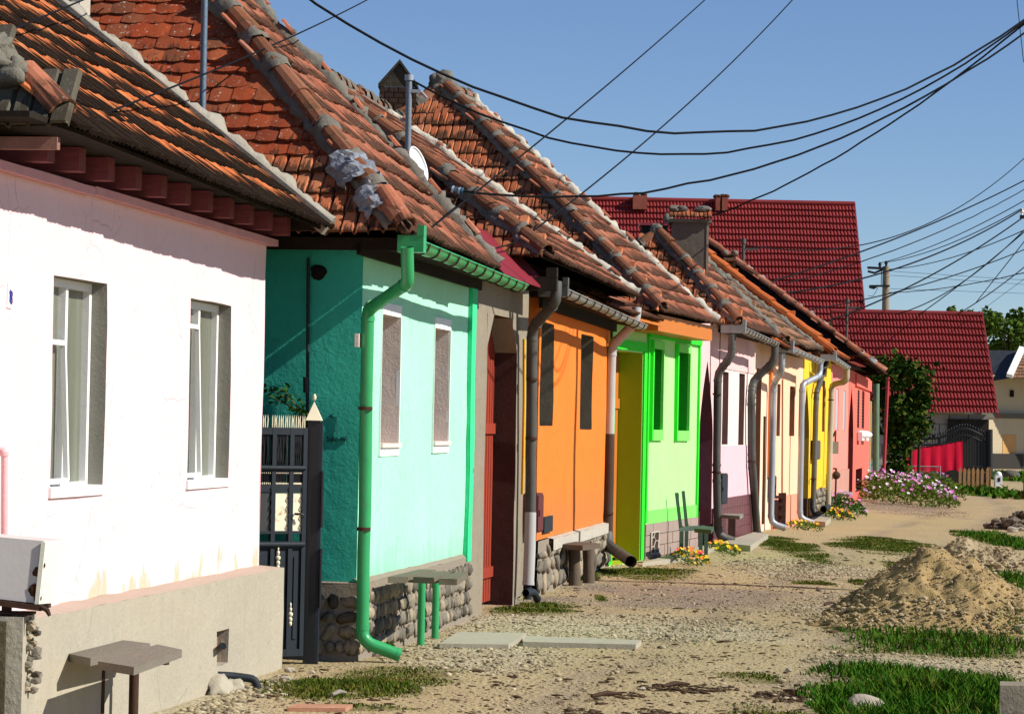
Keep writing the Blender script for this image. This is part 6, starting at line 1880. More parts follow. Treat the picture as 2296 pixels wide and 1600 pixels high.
c = t.mix(t.ramp(t.noise(p, 2.6, 5, .65), .42, .62, 0, .55), c, (.39, .315, .175))
c = t.mix(t.ramp(n3, .55, .75, 0, .6), c, (.58, .49, .34))
c = t.mix(t.ramp(n3, .45, .25, 0, .6), c, (.26, .19, .11))
vo = t.n('TexVoronoi', feature='F1'); t.put(vo.inputs['Vector'], t.scaled(p, (1, 1, 1))); vo.inputs['Scale'].default_value = 26
sv = t.n('SeparateColor'); t.put(sv.inputs[0], vo.outputs['Color'])
gc = t.mix(t.ramp(sv.outputs[0], 0, 1), (.36, .305, .20), (.60, .52, .35))
gc = t.mix(t.ramp(sv.outputs[1], .8, 1.0, 0, .6), gc, (.24, .24, .22))
gf = t.math('MULTIPLY', se.outputs[1], t.ramp(n2, .3, .6, .35, 1))
c = t.mix(gf, c, gc)
c = t.mix(t.math('MULTIPLY', se.outputs[2], t.ramp(n2, .3, .6, .4, .95)), c, t.mix(t.ramp(sv.outputs[2], 0, 1), (.19, .145, .115), (.30, .245, .20)))
c = t.mix(t.math('MULTIPLY', at.outputs['Alpha'], t.ramp(t.noise(p, 9, 5, .7), .44, .60, 0, .8)), c, (.15, .095, .05))
c = t.mix(t.math('MULTIPLY', se.outputs[0], t.ramp(n2, .25, .6, .3, .95)), c, t.mix(t.ramp(n1, .3, .7), (.13, .13, .035), (.20, .155, .06)))
hb = t.math('ADD', t.math('MULTIPLY', n2, .8), t.math('ADD', t.math('MULTIPLY', n3, .8), t.math('MULTIPLY', vo.outputs['Distance'], -.7)))
t.bump(hb, .75, .035)
me.materials.append(t.done(c, .95, .15))
ground = bpy.data.objects.new('ground', me); COL.objects.link(ground); tag(ground, 'dry dirt track with gravel and thin turf', kind='structure')

def gz(x, y): return float(ground_z(np.array([x]), np.array([y]))[0])
# asphalt road and verge far right
m = MB(); m.raw([V((-40, 128, .02)), V((160, 128, .02)), V((160, 138, .02)), V((-40, 138, .02))], [(0, 1, 2, 3)])
m.build('road', pmat('grey_asphalt', (.12, .125, .14), var=.1, scale=2, rough=.9, bump=.2), None, 'grey asphalt cross road beyond the yard', kind='structure')

# ------------------------------------------------------------------ scattered stones, grass (numpy meshes)
def bulk(name, base_v, base_f, pos, scl, rot, mat, label, smooth=False, uv=None):
    bv = np.array(base_v, dtype=np.float32); bf = np.array(base_f, dtype=np.int32)
    N, K = len(pos), len(bv)
    v = bv[None] * scl[:, None, :]
    c, s = np.cos(rot)[:, None], np.sin(rot)[:, None]
    x, y = v[..., 0] * c - v[..., 1] * s, v[..., 0] * s + v[..., 1] * c
    v = np.stack([x, y, v[..., 2]], -1) + pos[:, None, :]
    f = bf[None] + (np.arange(N, dtype=np.int32) * K)[:, None, None]
    me = bpy.data.meshes.new(name)
    me.vertices.add(N * K); me.vertices.foreach_set('co', v.ravel().astype(np.float32))
    me.loops.add(f.size); me.loops.foreach_set('vertex_index', f.ravel())
    n = N * len(bf); k = bf.shape[1]
    me.polygons.add(n); me.polygons.foreach_set('loop_start', (np.arange(n) * k).astype(np.int32))
    if smooth: me.polygons.foreach_set('use_smooth', np.ones(n, dtype=bool))
    me.update(calc_edges=True)
    me.materials.append(mat)
    o = bpy.data.objects.new(name, me); COL.objects.link(o)
    return tag(o, label, kind='stuff'), v

def front_x(Y): # frontage of the row at a distance
    pts = [(W1.at(0, 0, .3)), W1.at(W1.L, 0, .3), W2.at(0, 0, .1), W2.B, W3.A, W3.B, W4.A, W4.B, W5.B, W6.B, W7.B, W8.B, W9.B]
    return np.interp(Y, [p_[1] for p_ in pts], [p_[0] for p_ in pts])
def scatter(n, y0, y1, power=1.6, patches=None, xmax=12):
    if patches:
        w = np.array([q[2] * q[3] for q in patches]); w = w / w.sum()
        k = rng.choice(len(patches), n, p=w)
        q = np.array(patches)[k]
        r = np.sqrt(rng.random(n)) * 1.15; a = rng.random(n) * 2 * math.pi
        X, Y = q[:, 0] + np.cos(a) * r * q[:, 2], q[:, 1] + np.sin(a) * r * q[:, 3]
    else:
        u = rng.random(n)
        Y = (y0 ** (1 - power) + u * (y1 ** (1 - power) - y0 ** (1 - power))) ** (1 / (1 - power))
        fx = front_x(Y); X = fx + rng.random(n) * (np.minimum(Y * .19, xmax) - fx)
    ok = (X > front_x(Y)) & (X < Y * .185)
    return X[ok], Y[ok]
Xa, Ya = scatter(15000, 16.5, 45, 2.0)
Xb, Yb = scatter(19000, 0, 0, 0, GRAVELP)
Xc, Yc = scatter(5000, 0, 0, 0, DARKP)
pile = [patch(300, 520, 1535, 1640), patch(360, 640, 1500, 1560)]
Xd, Yd = scatter(3800, 0, 0, 0, pile)
X = np.concatenate([Xa, Xb, Xc, Xd]); Y = np.concatenate([Ya, Yb, Yc, Yd])
sz = np.concatenate([np.exp(rng.normal(-5.3, .6, len(Xa))), np.exp(rng.normal(-5.0, .5, len(Xb))), np.exp(rng.normal(-5.2, .45, len(Xc))), np.exp(rng.normal(-4.25, .4, len(Xd)))])
sz = np.clip(sz, .003, .03) * (1 + np.clip(Y - 24, 0, 30) * .012)
keep = mask(X, Y, GRASS, .35, 1) < rng.random(len(X)) * .9 + .35
X, Y, sz = X[keep], Y[keep], sz[keep]
Z = ground_z(X, Y) + sz * .12
bv = [V(v) * (1 + .3 * noise.noise(V(v) * 1.4)) for v in ICO1[0]]
scl = np.stack([sz * rng.uniform(.8, 1.7, len(X)), sz * rng.uniform(.7, 1.2, len(X)), sz * rng.uniform(.35, .75, len(X))], -1)
bulk('gravel', [tuple(v) for v in bv], ICO1[1], np.stack([X, Y, Z], -1), scl, rng.random(len(X)) * 6.28, GRAVELM, 'loose gravel scattered over the dirt track')

t = NT('grass_blade')
r = t.rnd(); p = t.pos()
c = t.n('ValToRGB'); e = c.color_ramp.elements
e[0].position, e[0].color = 0, (.014, .050, .003, 1); e[1].position, e[1].color = 1, (.16, .13, .03, 1)
q = e.new(.45); q.color = (.032, .115, .006, 1); q = e.new(.8); q.color = (.085, .14, .012, 1)
t.put(c.inputs[0], t.math('ADD', t.math('MULTIPLY', r, .75), t.ramp(t.noise(p, 1.6, 3), .35, .7, -.12, .35)))
GRASSM = t.done(c.outputs[0], .8, .04)
GRASSM.node_tree.nodes['Principled BSDF'].inputs['Subsurface Weight'].default_value = 0
def grass(n, patches, h0, h1, name, label, seed=0, wid=.006, mat=None, soft=.35, rag=.36):
    X, Y = scatter(n, 0, 0, 0, patches)
    m_ = mask(X, Y, patches, soft, 1, rag)
    # mounds of tufts
    tuft = fbm(X, Y, 7, 12)
    k = (rng.random(len(X)) < m_) & (tuft > -.75)
    X, Y, m_, tuft = X[k], Y[k], m_[k], tuft[k]
    N = len(X)
    Z = ground_z(X, Y) - .004
    h = rng.uniform(h0, h1, N) * (.25 + .75 * m_) * (1 + .3 * tuft) * (1 + np.clip(Y - 30, 0, 60) * .004)
    wd = wid * rng.uniform(.7, 1.4, N) * np.maximum(1, Y / 28)
    a = rng.random(N) * 6.28; ln = rng.uniform(.2, .9, N) * h; b = rng.random(N) * 6.28
    P0 = np.stack([X - np.cos(a) * wd, Y - np.sin(a) * wd, Z], -1); P1 = np.stack([X + np.cos(a) * wd, Y + np.sin(a) * wd, Z], -1)
    M0 = np.stack([X + np.cos(b) * ln * .35 - np.cos(a) * wd * .7, Y + np.sin(b) * ln * .35 - np.sin(a) * wd * .7, Z + h * .6], -1); M1 = M0 + np.stack([np.cos(a) * wd * 1.4, np.sin(a) * wd * 1.4, 0 * h], -1)
    T = np.stack([X + np.cos(b) * ln, Y + np.sin(b) * ln, Z + h * .97], -1)
    v = np.stack([P0, P1, M1, M0, T], 1)
    i = np.arange(N)[:, None] * 5
    f = np.concatenate([i + np.array([[0, 1, 2]]), i + np.array([[0, 2, 3]]), i + np.array([[3, 2, 4]])], 1).reshape(-1, 3)
    me = bpy.data.meshes.new(name)
    me.vertices.add(N * 5); me.vertices.foreach_set('co', v.ravel().astype(np.float32))
    me.loops.add(f.size); me.loops.foreach_set('vertex_index', f.ravel().astype(np.int32))
    me.polygons.add(len(f)); me.polygons.foreach_set('loop_start', (np.arange(len(f)) * 3).astype(np.int32))
    me.update(calc_edges=True); me.materials.append(mat or GRASSM)
    o = bpy.data.objects.new(name, me); COL.objects.link(o)
    tag(o, label, kind='stuff')
short = [g_ for i, g_ in enumerate(GRASS) if i not in TALL and g_[1] < 60]
t = NT('mossy_turf'); r = t.rnd(); p = t.pos()
c = t.n('ValToRGB'); e = c.color_ramp.elements
e[0].position, e[0].color = 0, (.03, .065, .006, 1); e[1].position, e[1].color = 1, (.20, .155, .055, 1)
q = e.new(.5); q.color = (.075, .105, .012, 1); q = e.new(.75); q.color = (.14, .13, .028, 1)
t.put(c.inputs[0], t.math('ADD', t.math('MULTIPLY', r, .6), t.ramp(t.noise(p, 2.2, 4), .35, .7, -.15, .5)))
TURF = t.done(c.outputs[0], .85, .04)
grass(170000, short, .008, .034, 'short_grass', 'short trampled grass in patches on the dirt track', 0, .006, TURF, 1.3, .65)
grass(7000, [GRASS[2], GRASS[0]], .02, .055, 'weeds', 'weeds round the log bench and by the pink house', 0, .006, TURF, 1.2, .6)
grass(36000, [patch(1830, 2370, 1484, 1650)], .05, .175, 'tall_grass', 'tall green grass at the lower right corner', 0, .007, None, 1.4, .5)
grass(8000, [GRASS[15], GRASS[19], patch(2232, 2560, 1062, 1090)], .08, .2, 'yard_grass', 'grass in the far yard and by the road', 0, .02)
grass(9000, [GRASS[11], GRASS[12], GRASS[7]], .04, .11, 'verge_grass', 'rough grass on the right verge behind the earth heaps')

Xe, Ye = scatter(700, 0, 0, 0, BLACKP); Xf, Yf = scatter(2600, 16.5, 40, 2.0)
X, Y = np.concatenate([Xe, Xf]), np.concatenate([Ye, Yf]); n_ = len(X); sz = np.exp(rng.normal(-4.7, .5, n_))
bulk('bark_debris', [tuple(v) for v in ICO1[0]], ICO1[1], np.stack([X, Y, ground_z(X, Y) + .003], -1), np.stack([sz * 2.0, sz * .8, sz * .35], -1), rng.random(n_) * 6.28, pmat('dark_bark_chips', (.06, .035, .02), (.12, .075, .04), var=.3, scale=9, rough=.95, bump=0), 'dark bark chips and dry bits on the dirt track')
# loose stones big enough to pick out
STN = pmat('pale_field_stone', (.48, .42, .32), (.36, .32, .26), var=.2, scale=9, rough=.9, bump=.5)
STD = pmat('dark_field_stone', (.20, .16, .12), (.15, .12, .09), var=.2, scale=9, rough=.9, bump=.5)
loose = [(1340, 1559, 11, 'dark', 'brown rounded stone beside the long dark stick'), (1155, 1515, 9, 'dark', 'dark flat stone above the patch of turf by the front bench'), (1440, 1540, 8, '', 'pale flat stone in front of the short dark stick'),
         (1768, 1498, 9, '', 'pale flat stone just left of the tall grass'), (1888, 1563, 7, '', 'small pale stone inside the edge of the tall grass'), (1960, 1378, 9, '', 'pale stone at the left toe of the large earth heap'),
         (1954, 1259, 7, 'dark', 'dark stone alone on the open track below the far turf'), (1835, 1322, 6, 'dark', 'dark stone left of the large earth heap'), (1815, 1567, 9, '', 'pale stone near the bottom edge left of the tall grass'),
         (2270, 1190, 14, '', 'larger of two white stones beside the dark brown earth'), (2286, 1188, 10, '', 'smaller of two white stones beside the dark brown earth'), (1190, 1434, 5, '', 'pale pebble at the corner of the square concrete slab'),
         (600, 1496, 10, '', 'pale rubble stone under the end of the beige plinth'), (648, 1500, 12, '', 'pale rubble stone below the iron gate'), (700, 1505, 9, '', 'pale rubble stone in front of the black gate post'), (640, 1524, 13, '', 'flat pale stone in the weeds beside the drain elbow')]
for i, (x, y_, r_, k, lab) in enumerate(loose):
    p_ = G(x, y_); rad = r_ / (FPX / p_.y)
    m = MB(); m.blob((p_.x, p_.y, gz(p_.x, p_.y) + rad * .35), (rad, rad * .8, rad * .62), i, .45, ICO2, False, Matrix.Rotation(i * 1.7, 3, 'Z'), 1.2)
    m.build('loose_stone', STD if k else STN, None, lab, 'stone', 'loose stones on the track')
p_ = G(1938, 1595); m = MB(); m.blob((p_.x, p_.y, .02), (.13, .10, .085), 3, .4, ICO3, False, None, 1.1); m.build('boulder', STN, None, 'pale half-buried boulder in the grass at the bottom edge', 'stone')
SLAB = pmat('thin_concrete_slab', (.44, .40, .31), (.36, .33, .25), var=.12, scale=3, rough=.95, bump=.4, spots=.3, spot_col=(.25, .22, .16))
for (q, lab) in ((((985, 1438), (1140, 1440), (1180, 1414), (1025, 1412)), 'flat square concrete slab lying beside the green bench'), (((1172, 1434), (1425, 1440), (1438, 1430), (1180, 1420)), 'long narrow concrete slab lying right of the square one')):
    m = MB(); c = [G(x, y_, .03) for x, y_ in q]; m.hexa([v - V((0, 0, .055)) for v in c] + [v + V((0, 0, -.012)) for v in c]); m.build('concrete_slab', SLAB, None, lab, 'slab')
for (q, lab, z) in ((((1440, 1260), (1548, 1247), (1690, 1196), (1560, 1226)), 'pale concrete apron along the lime green house', .03), (((1612, 1216), (1682, 1222), (1722, 1196), (1690, 1192)), 'low concrete step below the mauve wall', .06), (((1812, 1166), (1850, 1169), (1862, 1160), (1830, 1155)), 'small concrete doorstep by the yellow house', .06)):
    m = MB(); c = [G(x, y_, z) for x, y_ in q]; m.hexa([v - V((0, 0, z + .03)) for v in c] + c); m.build('concrete_apron', SLAB, None, lab, 'slab')
# broken concrete block at the lower right corner
a = G(2240, 1612); m = MB(); m.block(V((a.x, a.y, -.05)), V((.7, 0, 0)), V((.05, .30, 0)), V((0, 0, .255))); m.build('concrete_block', CONC, None, 'broken concrete block in the grass at the lower right corner', 'block')
p_ = G(715, 1588); m = MB(); m.block(V((p_.x - .18, p_.y - .1, -.02)), V((.34, .03, 0)), V((0.03, .25, 0)), V((0, 0, .035))); m.build('broken_tile', pmat('broken_red_tile', (.42, .22, .14), var=.2, rough=.9), None, 'flat broken red tile half sunk in the turf near the front bench', 'tile')
for (x, y_, dx, lab) in ((1360, 1556, 34, 'dark rotten stick lying on the track at the lower middle'), (1515, 1534, 30, 'short dark stick lying right of the longer one'), (760, 1553, 16, 'pale split stick lying on turf by the front bench'), (1860, 1352, 12, 'small dark stick near the foot of the earth heap')):
    a, b = G(x - dx, y_ + 3, .015), G(x + dx, y_ - 2, .02); m = MB(); m.tube([a, a.lerp(b, .5) + V((0, .03, .01)), b], [.012, .016, .008], 6); m.build('stick', OLDWOOD if 'pale' in lab else RUST, None, lab, 'stick')

# ------------------------------------------------------------------ heaps of earth
EARTH = None
t = NT('sandy_earth'); p = t.pos(); n1 = t.noise(p, 3, 5); n2 = t.noise(p, 26, 5, .75)
c = t.mix(t.ramp(n1, .35, .65), (.42, .29, .125), (.33, .235, .115)); c = t.mix(t.ramp(n2, .5, .75, 0, .7), c, (.50, .39, .21)); c = t.mix(t.ramp(n2, .42, .25, 0, .7), c, (.22, .16, .085))
t.bump(t.math('ADD', n2, t.math('MULTIPLY', t.noise(p, 70, 4), .6)), .9, .03); EARTH = t.done(c, .95, .1)
def heap(name, label, c, rx, ry, h, seed, peaks, mat, n_st=500, st=.02, st_mat=None):
    N = 120
    g = np.linspace(-1.35, 1.35, N)
    U, W_ = np.meshgrid(g, g)
    Xh, Yh = c[0] + U * rx, c[1] + W_ * ry
    Hh = np.zeros_like(U)
    for (u, w, hh, r_) in peaks:
        d = np.sqrt(((U - u) / r_) ** 2 + ((W_ - w) / r_) ** 2)
        Hh = np.maximum(Hh, hh * np.clip(1.03 - np.sqrt(d * d + .012), 0, 1))
    nn = fbm(Xh, Yh, 7 / rx, seed)
    rid = np.array([[abs(noise.noise(V((u * 3.1 + seed, w * 3.1, 1)))) for u in g] for w in g])
    fine = np.array([[noise.noise(V((u * 11 + seed, w * 11, 3))) for u in g] for w in g])
    base = Hh > 0
    Hh = Hh * h * (1 - .30 * rid * np.clip(Hh * 2, 0, 1) * np.clip((1.15 - Hh) * 3, .2, 1)) + base * (.035 * nn * np.clip(Hh * 3, 0, 1) + .05 * fine * np.clip(Hh * 5, 0, 1)) - base * .10 * np.exp(-((U - .05) / .10) ** 2 - ((W_ + .12) / .22) ** 2) - (~base) * .06
    root = thing(name, label, 'heap', (c[0], c[1], 0))
    m = MB()
    m.raw([(Xh[i, j], Yh[i, j], Hh[i, j] - .012) for i in range(N) for j in range(N)], [(i * N + j, i * N + j + 1, (i + 1) * N + j + 1, (i + 1) * N + j) for i in range(N - 1) for j in range(N - 1) if base[i:i + 2, j:j + 2].any()], True)
    m.build('earth', mat, root)
    m = MB(); rr = random.Random(seed)
    k = 0
    while k < n_st:
        i, j = rr.randrange(2, N - 2), rr.randrange(2, N - 2)
        if Hh[i, j] <= 0.01: continue
        s = st * math.exp(rr.gauss(0, .5)) * (1.4 if Hh[i, j] < h * .35 else .8)
        m.blob((Xh[i, j] + rr.uniform(-.01, .01), Yh[i, j] + rr.uniform(-.01, .01), Hh[i, j]), (s * 1.2, s, s * .7), k, .4, ICO1, False, Matrix.Rotation(k, 3, 'Z')); k += 1
    m.build('stones', st_mat or GRAVELM, root, kind='stuff')
    return root
pk = G(2110, 1412)
heap('earth_heap', 'large heap of sandy earth and stones on the right of the track', (4.0, 26.3), 1.05, 1.35, .82, 3, [(-.12, .03, .98, .98), (.02, -.05, .88, .95), (.36, -.10, .58, .92), (-.48, -.2, .40, .75), (-.88, -.3, .12, .40), (.75, -.25, .30, .6)], EARTH, 3600, .0085, EARTHSTONE)
heap('gravel_heap', 'smaller grey gravel heap behind the large earth heap', (5.95, 37.2), .75, 1.1, .44, 8, [(-.05, .1, .95, 1.0), (.4, -.1, .62, .9), (-.5, -.2, .4, .7)], pmat('grey_gravel_earth', (.36, .28, .16), (.42, .34, .21), var=.2, scale=12, rough=.95, bump=.9), 1500, .012, EARTHSTONE)
heap('dark_earth_heap', 'dark brown clods of earth at the right edge beside white stones', (9.35, 53.5), .55, .9, .38, 14, [(.2, 0, .95, .9), (-.4, .1, .5, .6)], pmat('dark_brown_earth', (.085, .05, .03), (.12, .075, .045), var=.3, scale=6, rough=.95, bump=.9), 200, .03, STD)

# ------------------------------------------------------------------ benches
GWOOD = pmat('grey_bench_plank', (.25, .22, .175), (.19, .17, .135), var=.15, scale=4, rough=.85, bump=.45, bscale=50, stretch=(8, 1.2, 8))
def bench(name, label, cat, corners, planks, th, zt, mat, legs, lr, lmat, beam=True, square=False, leg_z=0.0):
    """corners: near-left, near-right, far-right, far-left of the seat top (survey pixels at height zt)."""
    c = [G(x, y_, zt) for x, y_ in corners]
    b = thing(name, label, cat, ((c[0] + c[2]) / 2).xy.to_3d())
    for k in range(planks):
        u0, u1 = k / planks + (.012 if k else 0), (k + 1) / planks - .012
        q0, q1 = c[0].lerp(c[1], u0), c[0].lerp(c[1], u1); r0, r1 = c[3].lerp(c[2], u0), c[3].lerp(c[2], u1)
        sh = (r0 - q0).normalized() * (random.uniform(-.02, .02))
        tp = [q0 + sh, q1 + sh, r1 + sh, r0 + sh]
        dz = V((0, 0, random.uniform(-.006, .006)))
        m = MB(); m.hexa([v - V((0, 0, th)) + dz for v in tp] + [v + dz for v in tp]); m.build('plank', mat, b)
    for (x, y_) in legs:
        f = G(x, y_); m = MB()
        if square: m.box((f.x, f.y, (zt - th) / 2 - .02), (lr * 2, lr * 2, zt - th + .03))
        else: m.tube([V((f.x, f.y, -.05)), V((f.x, f.y, zt - th - .004))], lr, 10)
        m.build('leg', lmat, b)
    if beam:
        f0, f1 = G(*legs[0]), G(*legs[1])
        d = (f1 - f0); z = zt - th - .025
        m = MB(); m.beam(V((f0.x, f0.y, z)) - d * .28, V((f1.x, f1.y, z)) + d * .22, .06, .04); m.build('cross_bar', lmat, b)
    return b
# front bench: two planks over rusty posts
c = [G(x, y_, .46) for x, y_ in ((138, 1459), (300, 1494), (408, 1452), (262, 1432))]
b = thing('plank_bench', 'grey two-plank bench on rusty posts against the beige plinth', 'bench', (c[0] + c[2]).xy.to_3d() / 2)
for (q, nm) in ((((138, 1461), (203, 1474), (337, 1441), (262, 1432)), 0), (((220, 1481), (300, 1494), (408, 1455), (353, 1443)), 1)):
    cc_ = [G(x, y_, .46) for x, y_ in q]; m = MB(); m.hexa([v - V((0, 0, .042)) for v in cc_] + cc_); m.build('plank', GWOOD, b)
for (x, y_) in ((222, 1634), (298, 1630)):
    f = G(x, y_); m = MB(); m.tube([V((f.x, f.y, -.05)), V((f.x, f.y, .41))], .027, 10); m.build('leg', RUST, b)
f0, f1 = G(222, 1634), G(298, 1630); d = f1 - f0
m = MB(); m.beam(V((f0.x, f0.y, .392)) - d * .55, V((f1.x, f1.y, .392)) + d * .1, .05, .05); m.beam(V((f0.x, f0.y, .39)) + d * .2, G(376, 1480, .39), .04, .045); m.build('cross_bar', RUST, b)
gb_wood = pmat('green_worn_plank', (.23, .20, .145), (.16, .14, .10), var=.25, scale=5, rough=.8, bump=.4, spots=.8, spot_col=(.07, .34, .13), spot_scale=5, stretch=(3, 1, 3))
b = thing('green_bench', 'three-plank bench with bright green posts along the river stone plinth', 'bench', G(960, 1420))
zt = .575
for q in (((869, 1292), (914, 1292), (978, 1276), (940, 1275)), ((926, 1292), (973, 1294), (1022, 1281), (984, 1279)), ((983, 1296), (1024, 1297), (1048, 1283), (1015, 1281))):
    cc_ = [G(x, y_, zt) for x, y_ in q]; m = MB(); m.hexa([v - V((0, 0, .045)) for v in cc_] + cc_); m.build('plank', gb_wood, b)
for (x, y_) in ((943, 1440), (975, 1424)):
    f = G(x, y_); m = MB(); m.tube([V((f.x, f.y, -.05)), V((f.x, f.y, zt - .06))], .030, 12); m.build('leg', GPIPE, b)
m = MB(); m.beam(G(905, 1299, zt - .06), G(1012, 1301, zt - .06), .05, .035); m.build('cross_bar', RUST, b)
LOG = pmat('split_log_wood', (.20, .15, .105), (.14, .105, .075), var=.3, scale=5, rough=.9, bump=.7, bscale=35, stretch=(5, 5, .8))
b = thing('log_bench', 'rough log bench of one plank on two upright stumps by the orange house', 'bench', G(1300, 1285))
cc_ = [G(x, y_, .44) for x, y_ in ((1257, 1219), (1306, 1222), (1346, 1217), (1290, 1213))]
m = MB(); m.hexa([v - V((0, 0, .055)) for v in cc_] + cc_); m.build('plank', LOG, b)
for (x, y_) in ((1286, 1307), (1318, 1303)):
    f = G(x, y_); m = MB(); m.tube([V((f.x + .01, f.y, -.05)), V((f.x, f.y, .2)), V((f.x - .005, f.y, .382))], [.07, .062, .068], 9); m.build('stump', LOG, b)
DGREEN = pmat('grey_green_bench_paint', (.085, .13, .095), (.06, .09, .07), var=.2, scale=5, rough=.7, bump=.3)
b = thing('broken_chair_bench', 'grey green wooden seat with two bare back posts by the lime green house', 'bench', G(1560, 1243))
zs = .42
for q in (((1523, 1182), (1558, 1180), (1580, 1177), (1545, 1178)), ((1556, 1184), (1594, 1187), (1600, 1180), (1575, 1178))):
    cc_ = [G(x, y_, zs) for x, y_ in q]; m = MB(); m.hexa([v - V((0, 0, .05)) for v in cc_] + cc_); m.build('plank', DGREEN, b)
for (x, y_) in ((1527, 1243), (1538, 1237), (1570, 1243), (1582, 1245)):
    f = G(x, y_); m = MB(); m.box((f.x, f.y, zs / 2 - .03), (.05, .05, zs)); m.build('leg', DGREEN, b)
for (x0, y0, x1, y1, xb, yb) in ((1527, 1182, 1516, 1104, 1527, 1243), (1540, 1178, 1531, 1100, 1538, 1237)):
    f = G(xb, yb); a_ = P(x0, y0, f.y); c_ = P(x1, y1, f.y + .05); m = MB(); m.beam(a_ - V((0, 0, .06)), c_, .045, .04, (0, 1, 0)); m.build('back_post', DGREEN, b)
b = thing('dark_bench', 'dark narrow bench with plank legs against the maroon plinth', 'bench', G(1640, 1205))
cc_ = [G(x, y_, .45) for x, y_ in ((1616, 1153), (1658, 1156), (1666, 1151), (1628, 1150))]; m = MB(); m.hexa([v - V((0, 0, .05)) for v in cc_] + cc_); m.build('plank', OLDWOOD, b)
for (x, y_) in ((1636, 1212), (1643, 1211), (1663, 1190)):
    f = G(x, y_); m = MB(); m.box((f.x, f.y, .19), (.06, .08, .42)); m.build('leg', CHOC, b)
b = thing('wooden_stand', 'small dark wooden stand beside the salmon plinth', 'stand', G(1745, 1180))
for (x, y_, h) in ((1739, 1184, .5), (1748, 1184, .62), (1756, 1183, .62)):
    f = G(x, y_); m = MB(); m.box((f.x, f.y, h / 2), (.07, .06, h)); m.build('leg', CHOC, b)
f = G(1748, 1184)
for z in (.25, .42, .55): m = MB(); m.box((f.x - .02, f.y - .04, z), (.22, .03, .05)); m.build('rail', CHOC, b)
b = thing('low_bench', 'low rusty bench by the dusty pink plinth behind the small flower clump', 'bench', G(1890, 1130))
cc_ = [G(x, y_, .36) for x, y_ in ((1876, 1105), (1906, 1107), (1912, 1102), (1884, 1100))]; m = MB(); m.hexa([v - V((0, 0, .06)) for v in cc_] + cc_); m.build('plank', OLDWOOD, b)
for (x, y_) in ((1890, 1130), (1896, 1129)):
    f = G(x, y_); m = MB(); m.box((f.x, f.y, .15), (.10, .10, .34)); m.build('leg', RUST, b)

# ------------------------------------------------------------------ gas cabinet at the left edge, its pedestal and pipe
Yc = 13.6
def cq(x, y_, Y=Yc): return P(x, y_, Y)
gc = thing('gas_cabinet', 'tilted white metal gas cabinet with rust holes standing on a concrete pedestal', 'cabinet', P(40, 1380, Yc))
a, b, c, d = cq(-60, 1198), cq(99, 1212), cq(84, 1352), cq(-75, 1333)
ex = V((.145, .34, 0)) * .55
CAB = pmat('rusted_white_cabinet', (.66, .62, .58), (.58, .55, .52), var=.06, scale=2, rough=.5, bump=.08, spots=.95, spot_col=(.14, .06, .025), spot_scale=3.2)
m = MB()
m.hexa([d, c, c + ex, d + ex, a, b, b + ex, a + ex]); m.build('body', CAB, gc)
m = MB(); m.block(b + V((-.012, -.012, -.005)), V((.02, 0, 0)), ex * .98, (c - b) * .99); m.build('side_panel', pmat('pale_cabinet_side', (.72, .70, .60), var=.08, scale=3, rough=.5, bump=.1, streak=.4, streak_col=(.40, .42, .42)), gc)
HOLE = pmat('rust_hole', (.045, .02, .012), (.12, .05, .02), var=.4, scale=30, rough=.95, bump=.6)
for (x, y_, rx_, rz_) in ((96, 1268, .013, .018), (85, 1282, .026, .024), (75, 1322, .022, .030), (84, 1340, .018, .026), (92, 1300, .006, .06)):
    m = MB(); m.blob(cq(x, y_, Yc - .002), (rx_, .006, rz_), x, .5, ICO2, False, None, 2); m.build('rust_hole', HOLE, gc)
m = MB(); m.block(d + V((-.01, -.02, -.03)), (c - d) + V((.03, 0, -.004)), V((0, .3, 0)), V((0, 0, .026))); m.tube([c + V((.02, -.01, -.015)), c + V((.05, -.02, -.03)), c + V((.062, -.02, -.055))], [.012, .013, .009], 6); m.build('base_frame', RUST, gc)
m = MB(); q = cq(15, 1345, Yc + .06); m.block(q + V((-.02, -.02, -.075)), V((.042, 0, 0)), V((0, .04, 0)), V((0, 0, .075))); q = cq(20, 1374, Yc + .06); m.block(q + V((-.12, -.04, -.004)), V((.235, 0, 0)), V((0, .12, 0)), V((0, 0, .012))); m.build('stand', RUST, gc)
pd = thing('concrete_pedestal', 'broken concrete pedestal under the gas cabinet at the left edge', 'pedestal', P(20, 1590, Yc))
q = cq(-40, 1378, Yc); e = cq(54, 1382, Yc)
m = MB(); m.block(V((q.x, Yc - .02, -.05)), V((e.x - q.x, 0, 0)), V((.0, .36, 0)), V((0, 0, e.z + .05))); m.build('block', PLINTH, pd)
m = MB(); w_ = cq(17, 1390, Yc).x
m.block(V((q.x, Yc - .032, -.05)), V((w_ - q.x, 0, 0)), V((0, .02, 0)), V((0, 0, e.z + .03))); m.build('dark_face', pmat('dark_mossy_concrete', (.12, .095, .055), (.17, .14, .09), var=.3, scale=8, rough=.95, bump=.8, spots=.6, spot_col=(.30, .28, .22)), pd)
m = MB()
for k in range(22): m.blob(V((e.x + random.uniform(-.01, .045), Yc + .12 + random.uniform(-.05, .05), e.z - .02 - k * .016)), (.028, .03, .02), k, .5, ICO1, False)
m.build('rubble', RUBBLE, pd, kind='stuff')
m = MB(); Yp_ = W1.at(W1.s(8, 1100, .05), 0, .05).y
m.tube([P(-20, 1004, Yp_), P(6, 1008, Yp_), P(10, 1020, Yp_), P(9, 1240, Yp_)], .017, 8); m.tube([P(9, 1013, Yp_), P(9, 1022, Yp_)], .023, 8); m.build('gas_pipe', pmat('pink_painted_pipe', (.70, .40, .40), var=.08, rough=.6, spots=.5, spot_col=(.25, .08, .07)), None, 'pink painted gas pipe on the pink wall above the cabinet', 'pipe')
